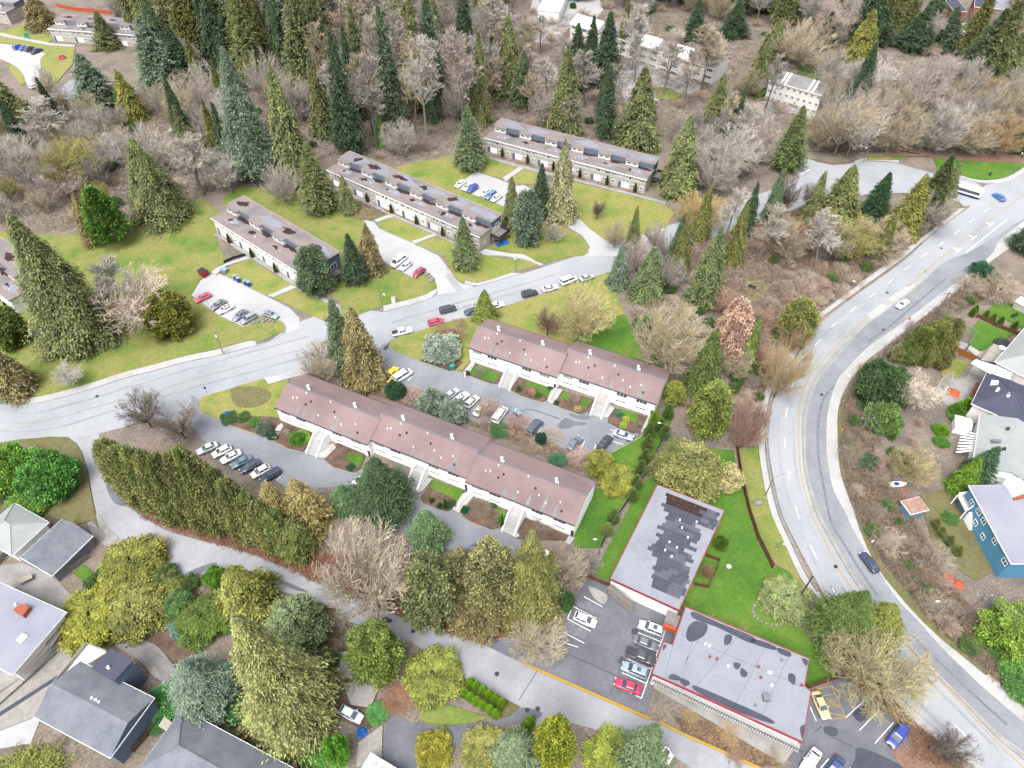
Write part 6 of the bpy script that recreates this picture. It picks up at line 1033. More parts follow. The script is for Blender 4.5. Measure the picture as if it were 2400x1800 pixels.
# ================================================================ trees: places
for k, b2, t_, w0, c, lb in (
 # top left wood
 ('fir', '00:690,770', '00:600,300', 330, BLUE, 'broad blue-green fir beside the pale car park'), ('cedar', '00:890,800', '00:785,440', 200, YEL, 'golden olive cedar right of the broad blue-green fir'), ('fir', '00:1090,650', '00:820,130', 300, BLUE, 'tall blue-green fir behind the golden olive cedar'), ('cedar', '00:1010,400', '00:900,20', 200, OLIVE, 'olive conifer next to the far orange fence'), ('fir', '00:1230,600', '00:1110,150', 210, DARK, 'dark narrow fir in the middle of the left wood'), ('fir', '00:1350,430', '00:1220,-20', 270, BLUE, 'large pale blue fir touching the top edge'), ('fir_big', '00:1690,1180', '00:1400,315', 350, BLUE, 'tall grey-green fir with bare lower trunk behind the cream terrace'), ('cedar', '00:1940,1215', '00:1640,450', 290, OLIVE, 'tall olive cedar leaning above the middle terrace end'), ('fir', '00:1560,420', '00:1490,-60', 230, DARK, 'dark fir left of the brown-olive pair at the top'), ('cedar', '00:1750,450', '00:1655,130', 190, BROWN, 'brownish conifer of the pair below the top edge'), ('cedar', '00:1860,470', '00:1770,150', 190, OLIVE, 'olive conifer of the pair below the top edge'), ('fir', '00:2060,390', '00:1950,40', 180, OLIVE, 'slim fir beside the blue-grey roof at the top'), ('cedar', '00:2110,900', '00:2015,345', 180, OLIVE, 'slender cedar among pale trunks left of the centre wood'), ('cedar_big', '00:1090,1480', '00:870,900', 400, OLIVE, 'massive olive cedar at the lawn edge left of the cream terrace'), ('thuja', '00:770,1615', '00:600,1215', 280, BRT, 'bright green clipped-looking conifer on the left lawn'), ('cedar', '00:640,1590', '00:500,1250', 190, BROWN, 'brown conifer hugging the bright green one'), ('cedar_big', '01:600,630', '00:70,1400', 520, OLIVE, 'huge drooping cedar on the left lawn'), ('cedar', '00:90,830', '00:-20,380', 330, OLIVE, 'olive cedar cut by the left edge below the pale car park'), ('fir', '00:2085,1395', '00:1970,930', 250, OLIVE, 'lone fir on the lawn between two terraces'), ('cedar', '00:300,200', '00:150,-20', 240, BROWN, 'brownish conifer between the two far terraces'), ('spruce', '00:720,330', '00:660,60', 180, OLIVE, 'conifer in front of the far terrace wall'),
 # top centre
 ('cedar', '10:440,520', '10:390,-40', 170, OLIVE, 'dark-stemmed cedar high in the centre wood'), ('cedar', '10:710,560', '10:700,240', 130, OLIVE, 'short-crowned olive cedar in the middle of the centre wood'), ('cedar', '10:845,800', '10:790,430', 160, DARK, 'dark cedar behind the fir on the terrace lawn'), ('cedar', '10:1085,650', '10:1040,80', 220, OLIVE, 'tall thin-topped cedar above the long beige terrace'), ('cedar', '10:600,800', '10:570,390', 130, DARK, 'dark cedar among white trunks'), ('cedar', '10:1440,910', '10:1460,290', 250, OLIVE, 'great olive cedar right behind the beige terrace'), ('fir', '10:1510,600', '10:1460,140', 190, DARK, 'dark fir behind the great olive cedar'), ('fir', '10:1700,590', '10:1720,60', 220, DARK, 'tall dark green fir left of the white row house'), ('fir', '10:1610,480', '10:1600,90', 140, DARK, 'thin fir beside the tall dark green one'), ('cedar', '10:1900,980', '10:1965,430', 310, OLIVE, 'wide cedar with dark skirt at the end of the beige terrace'), ('cedar', 'F:1458,428', 'F:1468,247', 96, OLIVE, 'dense cedar at the corner of the beige terrace'), ('fir', '10:835,1115', '10:870,680', 220, C(104, 118, 84), 'grey-green fir on the dry lawn by the six-car lot'), ('cedar', '10:1420,1455', '10:1445,910', 220, PALE, 'pale yellow-olive cedar in front of the beige terrace'), ('fir', '10:1290,1420', '10:1290,1055', 150, DARK, 'dark green fir left of the pale yellow-olive cedar'), ('cedar', '10:1105,1490', '10:1105,1145', 150, OLIVE, 'olive cedar at the corner of the six-car lot'), ('dome', '10:1200,1605', '10:1210,1230', 195, BLUE, 'blue-grey rounded pine below the six-car lot'), ('fir', 'F:1006,588', 'F:986,468', 62, C(108, 122, 84), 'grey-green pine in front of the rain-blackened terrace'), ('cedar', 'F:808,600', 'F:798,478', 62, BROWN, 'brown-olive cedar above the white van'), ('fir', 'F:772,618', 'F:762,500', 58, DARK, 'dark fir beside the brown-olive cedar above the white van'), ('cedar', 'F:754,465', 'F:744,378', 46, OLIVE, 'small cedar at the left end of the rain-blackened terrace'), ('dome', 'F:690,640', 'F:672,525', 80, C(104, 122, 92), 'soft grey-green pine covering the right end of the cream terrace'),
 # top right
 ('cedar', '20:455,630', '20:450,200', 180, OLIVE, 'olive cedar left of the streaked grey roof'), ('fir', '20:320,250', '20:300,-10', 200, DARK, 'dark fir above the white roof panels'), ('cedar', '20:185,885', '20:205,470', 215, OLIVE, 'bushy light olive cedar below the white row house'), ('cedar', '20:325,880', '20:340,560', 120, DARK, 'narrow dark conifer beside the bushy light olive cedar'), ('fir', '20:655,1120', '20:720,660', 220, C(104, 116, 72), 'olive fir by the stop line of the side street'), ('spruce', '20:715,690', '20:730,520', 90, DARK, 'thin spruce before the streaked grey roof'), ('cedar', '20:1120,420', '20:1185,30', 220, YEL, 'yellow-olive cedar above the bright back lawn'), ('fir', '20:1250,300', '20:1275,0', 190, DARK, 'dark fir right of the yellow-olive cedar'), ('fir', '20:1480,340', '20:1470,-10', 230, DARK, 'dark fir left of the brick house'), ('fir', '20:1670,330', '20:1650,-20', 210, C(92, 106, 84), 'grey-green fir touching the brick house'), ('fir', '20:1900,490', '20:2040,20', 240, C(90, 104, 78), 'big fir in front of the silver sedan'), ('cedar', '20:2080,490', '20:2150,150', 210, OLIVE, 'olive conifer at the right edge near the top'), ('fir', '20:2170,1000', '20:2220,680', 170, DARK, 'dark conifer at the right edge behind the junction lawn'), ('cedar', '20:960,1480', '20:1080,1060', 300, C(112, 118, 72), 'bushy olive cedar at the inner corner of the junction'), ('fir', '20:1215,1425', '20:1275,1085', 185, C(60, 86, 56), 'deep green fir between two olive cedars at the junction'), ('cedar', '20:1390,1545', '20:1480,1080', 245, YEL, 'golden-brown cedar at the junction'), ('fir', '20:1530,1460', '20:1605,920', 230, C(88, 98, 58), 'tallest dark fir at the junction'), ('cedar', '20:1690,1275', '20:1745,1020', 140, OLIVE, 'small olive conifer nearest the bus'), ('fir', '20:2190,1640', '20:2270,1350', 200, DARK, 'dark conifer at the right edge beside the upper arterial'), ('cedar', '21:120,335', '20:140,1455', 240, C(100, 112, 72), 'grey-olive cedar beside the mossy clearing'),
 # middle right
 ('cedar', 'F:1332,628', 'F:1335,528', 52, C(110, 126, 104), 'small blue-grey cedar at the street end of the twig lawn'), ('cedar', 'F:1392,660', 'F:1402,530', 80, C(104, 118, 78), 'grey-olive conifer above the big round bare tree'), ('cedar', 'F:1505,868', 'F:1512,700', 86, C(92, 108, 54), 'tall dark cedar left of the peach-leaved tree'), ('cedar', 'F:1600,805', 'F:1614,675', 56, C(110, 128, 62), 'thin cedar right of the peach-leaved tree'), ('dome', 'F:1702,752', 'F:1716,633', 82, C(118, 124, 66), 'broad olive cedar against the arterial walk'), ('dome', 'F:1518,946', 'F:1528,815', 92, C(114, 124, 60), 'stout light olive cedar above the pale-leaved shrub'), ('dome', 'F:1470,1085', 'F:1470,945', 140, C(124, 124, 74), 'wide olive conifer left of the hall lawn'), ('cedar', 'F:1452,592', 'F:1452,460', 48, DARK, 'ivy-dark column tree by the street'), ('cedar', '11:935,455', '11:930,222', 185, C(112, 124, 58), 'street cedar hiding two parked cars'), ('cedar', 'F:795,845', 'F:748,665', 105, BROWN, 'golden-brown spruce beside the yellow tow truck'), ('fir', 'F:755,815', 'F:735,640', 80, C(98, 116, 84), 'grey-green fir behind the golden-brown spruce'), ('fir_big', 'F:838,1128', 'F:825,985', 138, C(70, 92, 62), 'broad dark conifer in front of the long white block'),
 # hedge-side and lane
 ('spruce', '02:1900,240', '01:1880,1400', 330, C(142, 130, 84), 'tawny spruce with twin tips at the end of the tall hedge'), ('spruce', '02:2050,200', '01:1990,1410', 330, C(148, 136, 88), 'second tawny spruce beside the twin-tipped one'), ('fir', '12:40,0', '11:-60,1500', 200, C(96, 122, 84), 'soft green young fir right of the tawny spruces'), ('fir', 'F:930,1195', 'F:918,1100', 90, C(100, 126, 86), 'young blue-green fir at the edge of the lower lot'), ('dome', '12:640,780', '12:650,225', 400, OLIVE, 'dark-skirted cedar at the left of the lane group'), ('dome', '12:900,840', '12:820,380', 460, BROWN, 'broad brown-olive conifer in the middle of the lane group'), ('dome', '12:980,720', '12:985,165', 360, C(130, 128, 86), 'tawny cedar behind the broad conifer of the lane group'), ('cedar_big', '12:1210,760', '12:1210,120', 400, C(122, 122, 70), 'tall olive cedar at the right of the lane group'), ('dome', '12:285,1125', '12:230,680', 350, C(116, 132, 62), 'egg-shaped green conifer on the lane corner'), ('dome', '12:640,1265', '12:560,890', 440, C(122, 130, 60), 'wide rounded conifer next to the small thuja hedge'), ('dome', '12:950,1720', '12:930,1390', 340, C(124, 124, 66), 'round olive conifer at the bottom edge left of the thujas'), ('dome', '12:1350,1720', '12:1340,1300', 270, C(134, 142, 46), 'yellow-green conifer at the bottom beside the thujas'), ('fir', '12:1130,1740', '12:1120,1440', 330, C(118, 134, 102), 'grey-green fir at the bottom edge between two conifers'), ('dome', '12:1690,1760', '12:1640,1380', 350, C(126, 136, 54), 'golden-topped round conifer at the bottom edge'), ('fir', '12:1880,1740', '12:1820,1290', 320, C(108, 126, 90), 'blue-green spruce half covering the white van'),
 ('dome', '02:980,490', '02:850,200', 560, C(124, 126, 60), 'olive yew at the back of the lane-side clump'), ('dome', '02:750,830', '02:690,380', 470, C(128, 130, 52), 'yellow-olive yew at the front left of the lane-side clump'), ('dome', '02:1000,790', '02:950,360', 420, C(122, 124, 66), 'tan-olive yew at the front right of the lane-side clump'), ('dome', '02:1410,830', '02:1390,470', 360, C(88, 108, 44), 'dark green rounded tree below the lane bend'), ('dome', '02:1210,680', '02:1210,440', 200, GRN, 'small green tree between the yews and the dark rounded tree'), ('cedar', '02:1700,720', '02:1600,300', 420, C(128, 130, 64), 'olive cedar beside the lane opposite the tawny spruces'), ('dome', '02:2020,920', '02:1970,490', 380, C(118, 132, 92), 'grey-green rounded tree beside the lane'), ('spruce_big', '02:2080,1545', '02:1680,580', 580, C(142, 146, 92), 'very tall pale spruce above the bottom houses'), ('fir_big', '02:1440,1290', '02:1400,790', 440, C(112, 130, 112), 'blue spruce beside the dug garden'), ('fir_big', '02:300,1900', '02:420,1260', 700, C(112, 116, 56), 'large olive fir cut by the bottom left edge'), ('fir', '02:1040,1850', '02:1060,1550', 330, C(96, 108, 50), 'fir tip in front of the hip roof at the bottom'), ('laurel', '02:-40,1750', '02:-60,1420', 260, PALE, 'pale olive shrub at the bottom left corner'),
 ('dome', '22:590,690', '22:590,360', 330, C(120, 130, 84), 'open rounded pine inside the stone ring'), ('fir_big', '22:920,880', '22:1080,430', 400, C(92, 112, 58), 'spruce with drooping limbs inside the bend'), ('cedar', '22:1130,900', '22:1280,520', 380, C(118, 124, 58), 'olive cedar beside the drooping spruce inside the bend'),
 ('cedar', '01:150,920', '01:20,460', 290, BROWN, 'brown-olive cypress at the left edge above the walk'), ('dome', '01:130,590', '01:50,270', 240, C(92, 108, 50), 'dark rounded conifer at the end of the left edge terrace'), ('dome', '01:1160,530', '01:1080,205', 310, C(110, 112, 46), 'olive-brown yew inside the big bare tree on the left lawn'),
 # right bank
 ('dome', 'r:300,820', 'r:420,290', 330, C(98, 108, 52), 'dark olive cedar at the road end of the bank row'), ('dome', 'r:480,790', 'r:600,200', 340, C(110, 116, 58), 'olive cedar in the middle of the bank row'), ('dome', 'r:640,760', 'r:760,140', 300, C(118, 118, 72), 'greyish cedar at the yard end of the bank row'), ('dome', 'r:620,900', 'r:680,600', 260, C(112, 110, 64), 'lower brownish cedar in front of the bank row'), ('cedar', 's:385,495', 's:490,230', 165, C(92, 122, 36), 'bright dark-green cedar left of the grey-green house fir'), ('fir', 's:480,440', 's:590,165', 190, C(72, 98, 70), 'deep green fir covering the pergola of the grey-green house'),
): tree(k, b2, t_, w0, c, lb)
for k, b2, t_, w0, c, lb in (
 ('dome', '02:850,640', '02:800,330', 420, C(128, 126, 60), 'yew between the back and front ones of the lane-side clump'), ('dome', '02:610,700', '02:580,440', 240, C(124, 126, 58), 'small yew at the house side of the lane-side clump'), ('dome', '02:1120,560', '02:1100,330', 260, C(112, 118, 60), 'olive yew at the lane end of the lane-side clump'), ('dome', '02:1530,760', '02:1520,560', 230, C(84, 108, 56), 'green filler tree behind the very tall pale spruce'),
 ('dome', '12:560,740', '12:560,420', 280, C(108, 114, 62), 'green conifer in the left front of the lane group'), ('dome', '12:1080,790', '12:1060,470', 320, C(120, 114, 70), 'brown-green conifer in the right front of the lane group'), ('dome', '12:820,640', '12:800,230', 330, C(124, 118, 76), 'tawny conifer standing behind the lane group'), ('cedar', '12:1330,640', '12:1330,260', 240, C(116, 118, 70), 'olive cedar at the bare pinkish tree of the lane group'),
 ('dome', 'r:180,830', 'r:260,500', 280, C(96, 108, 58), 'low dark cedar at the walk end of the bank row'), ('dome', 'r:400,860', 'r:470,480', 300, C(108, 112, 62), 'olive cedar in the front of the bank row'), ('dome', 'r:760,560', 'r:840,180', 240, C(122, 120, 84), 'greyish cedar nearest the pergola in the bank row'),
 ('cedar', '11:2080,1480', '11:2100,1150', 230, C(112, 116, 66), 'olive conifer between thuja row and hall roof'), ('fir', '10:1180,720', '10:1170,330', 170, C(92, 106, 76), 'grey-green fir in the gap of the beige terrace thicket'), ('fir', '10:330,560', '10:300,60', 180, C(96, 110, 78), 'grey-green fir among white bare trees'), ('cedar', '20:560,420', '20:600,110', 170, OLIVE, 'olive conifer above the streaked grey roof'), ('fir', '20:900,330', '20:930,60', 180, DARK, 'dark fir behind the tan bare crowns'), ('fir', '20:60,300', '20:60,-20', 170, DARK, 'dark fir above the far white panels'),
): tree(k, b2, t_, w0, c, lb)
for i, (b2, t_, w0) in enumerate((('r:70,830', 'r:110,560', 230), ('r:250,850', 'r:290,520', 260), ('r:430,860', 'r:480,520', 270), ('r:560,840', 'r:620,480', 260), ('r:690,800', 'r:740,420', 240), ('r:330,640', 'r:400,300', 260), ('r:480,600', 'r:560,230', 280), ('r:640,560', 'r:720,170', 280))):
    tree('dome', b2, t_, w0, C(104, 112, 64) if i % 2 else C(116, 118, 74), f'cedar packed into the bank row, {ORD[i]} counted along its front then back', 'cedars packed into the bank row')
# bare trees that stand out
for k, b2, t_, w0, c, lb in (
 ('broom', '00:1010,1090', '00:960,760', 380, BARK, 'pale fan-shaped bare tree above the massive cedar'), ('maple', '00:530,1210', '00:500,800', 420, MOSSY, 'mossy yellow bare tree left of the massive cedar'), ('alder', '00:1320,1265', '00:1210,880', 260, BARK, 'slim bare tree just behind the lawn corner'), ('maple', '00:1500,1250', '00:1430,980', 240, WHT, 'whitish bare tree at the lawn edge behind the cream terrace'), ('broom', '00:1850,1310', '00:1790,1040', 230, BARK, 'small bare tree with a mulch ring behind the cream terrace'), ('alder', '00:345,980', '00:200,640', 280, BARK, 'bare tree with a long white trunk at the left'), ('broom', '00:220,1130', '00:90,850', 330, BARK, 'bare tree tangle at the left edge of the wood'), ('maple', '00:450,1300', '00:300,1090', 300, PINK, 'low pinkish bare tree by the dark evergreen scrub'), ('broom', '00:1890,740', '00:1840,460', 290, TAN, 'tan fan-shaped bare tree among the firs'), ('maple', '00:720,1000', '00:700,780', 300, TAN, 'tan bare tree below the golden olive cedar'),
 ('maple', '10:130,560', '10:80,170', 360, WHT, 'large white bare tree at the left of the centre wood'), ('maple', '10:1655,1425', '10:1655,1300', 100, DKB, 'small dark bare tree on the right-hand terrace lawn'), ('brush', '10:1370,1580', '10:1370,1440', 150, GREYB, 'grey bare shrub beside the terrace drive'), ('alder', '10:880,700', '10:870,190', 220, WHT, 'tall white-barked bare tree above the fir on the dry lawn'),
 ('broom', '20:720,420', '20:700,80', 420, TAN, 'broad tan bare crown above the streaked grey roof'), ('broom', '20:860,330', '20:850,50', 230, TAN, 'tan bare crown behind the broad one'), ('maple', '20:1160,680', '20:1200,330', 330, WHT, 'white bare tree right of the streaked grey roof'), ('maple', '20:960,640', '20:960,370', 240, WHT, 'white bare tree touching the end of the streaked roof'), ('maple', '20:1450,720', '20:1480,330', 360, BARK, 'large pale bare tree in the middle of the right wood'), ('maple', '20:1730,650', '20:1760,320', 280, PINK, 'pinkish bare tree before the big fir at the top right'), ('broom', '20:2000,740', '20:2060,460', 440, C(160, 140, 100), 'wide brown bare crown at the right edge'), ('maple', '20:980,1010', '20:1020,560', 330, TAN, 'bare tree leaning by the side street corner'), ('maple', '20:1060,1020', '20:1160,600', 330, BARK, 'mossy-footed bare tree beside the side street corner'), ('broom', '20:1330,980', '20:1380,650', 340, TAN, 'tan bare tree behind the bend lawn'), ('broom', '20:1590,980', '20:1620,650', 320, BARK, 'grey bare tree behind the bend lawn'), ('broom', '20:1800,990', '20:1890,660', 360, TAN, 'tan bare tree behind the green junction lawn'), ('broom', '20:2030,1000', '20:2070,690', 280, C(176, 152, 118), 'brown bare tree behind the green junction lawn'), ('maple', '20:310,1150', '20:370,780', 320, WHT, 'white bare tree left of the side street'), ('broom', '20:180,1260', '20:150,900', 290, BARK, 'grey bare tree clump above the upper street'), ('broom', '20:110,1450', '20:100,1230', 330, C(186, 164, 110), 'yellowish bare shrub tree at the street bend'), ('maple', '20:620,1420', '20:640,1130', 220, DKB, 'thin dark bare tree on the slope below the upper street'), ('maple', '20:815,1400', '20:840,1160', 180, DKB, 'dark bare tree next to the bushy olive cedar'), ('broom', '20:1000,1640', '20:1050,1330', 420, MOSSY, 'mossy olive bare clump below the bushy cedar'), ('broom', '20:1230,1640', '20:1300,1380', 330, TAN, 'tan bare clump beside the mossy one at the bend'), ('broom', '20:1560,1500', '20:1650,1200', 260, BARK, 'bare tree leaning over the arterial verge'),
 ('maple', '01:920,450', '01:980,-40', 560, C(198, 184, 168), 'big pale bare tree on the left lawn'), ('alder', '01:850,430', '01:690,20', 260, GREYB, 'grey bare tree with a leaning trunk on the left lawn'), ('maple', '01:480,835', '01:490,620', 190, WHT, 'small whitish bare tree on the open left lawn'), ('maple', '01:370,590', '01:310,380', 170, GREYB, 'thin bare tree left of the drooping cedar foot'), ('maple', '01:980,1110', '01:940,830', 280, DKB, 'dark bare street tree left of the pair by the hedge'), ('maple', '01:1200,1180', '01:1160,930', 280, DKB, 'dark bare street tree right of the pair by the hedge'), ('broom', '01:2090,810', '01:2060,520', 250, TAN, 'tan bare shrub tree at the end of the long white block'),
 ('maple', '11:1335,515', '11:1295,320', 180, C(140, 112, 108), 'small purple-brown round tree behind the inner block'), ('broom', '11:1560,530', '11:1570,150', 380, C(182, 172, 128), 'wide yellowish bare tree on the bright lawn'), ('broom', '11:2090,720', '11:2030,240', 460, C(186, 176, 146), 'great round bare tree behind the inner block'), ('brush', '11:720,570', '11:720,420', 290, C(150, 126, 104), 'brown twiggy shrub before the inner block end'), ('broom', 'F:1672,858', 'F:1688,720', 95, C(178, 160, 124), 'spreading bare tree at the arterial walk'), ('broom', 'F:1600,968', 'F:1608,840', 75, C(170, 140, 130), 'reddish bare shrub tree by the board fence'),
 ('maple', 'r:235,1450', 'r:370,900', 560, C(216, 206, 188), 'white bare tree on the right bank'), ('broom', 's:110,400', 's:230,230', 270, C(176, 164, 122), 'leaning broom-like bare tree above the small boat'), ('broom', '22:1180,1090', '22:1350,690', 640, C(172, 164, 128), 'great mossy bare tree inside the lower bend'), ('maple', '22:1690,1590', '22:1780,1330', 290, DKB, 'dark bare tree at the bottom right by the arterial'), ('broom', '12:230,600', '12:200,60', 560, C(184, 174, 156), 'huge pinkish bare tree beside the lane'), ('broom', '12:1270,860', '12:1270,650', 380, C(186, 176, 154), 'pale bare tree spreading over the hall lot entrance'), ('broom', '12:1450,480', '12:1440,190', 260, C(180, 168, 152), 'pinkish bare tree at the end of the long white block'), ('brush', '12:400,1330', '12:390,1110', 290, C(168, 128, 98), 'brown leafless hedge shrub at the bottom driveway'), ('brush', '12:1620,400', '12:1610,260', 130, GREYB, 'grey bare shrub below the lamp at the hall lot'),
): tree(k, b2, t_, w0, c, lb)
o = tree('dome', 'F:1560,800', 'F:1555,632', 78, C(190, 160, 140), 'peach-leaved tree with dead foliage in the middle of the slope'); tree('round', 'F:1562,1062', 'F:1562,1000', 62, C(200, 190, 140), 'pale yellow-leaved shrub on the hall lawn')
tree('cedar', '10:270,960', '10:270,720', 100, C(108, 142, 70), 'ivy-clad green trunk among the white bare trees')
# the tall hedge: a rank of slim tall conifers, each its own tree
HL = smooth(G('01:740,1500 790,1600 | 02:1000,70 1300,175 1500,222 1700,290 1900,372'), 8); rnd = random.Random(3); EN = px('01:560,1000 640,1010 1000,1060 1330,1210 1560,1320 1720,1430 1800,1500'); NH = 19
for i in range(NH):
    k_ = min(round(i/(NH-1)*(len(HL)-1)), len(HL)-2); hn = (HL[k_+1]-HL[k_]).normalized(); hn = Vector((-hn.y, hn.x, 0)); p = HL[k_]+hn*(3.1+rnd.uniform(-.4, .4)); H = 6
    while H < min(24, 12.5+i*1.1, 9+max(0, NH-2-i)*2.2):
        q_ = proj(Vector((p.x, p.y, H)))
        if q_[1] < np.interp(q_[0], [e[0] for e in EN], [e[1] for e in EN])+14: break
        H += .3
    plant('dome', p, H*rnd.uniform(.97, 1.04), 3.0*rnd.uniform(.92, 1.1), C(124, 126, 76) if i % 2 else C(114, 124, 70), f'slim tall conifer of the lane hedge, {ORD[i]} counted from the lane mouth', 'conifers of the tall lane hedge')
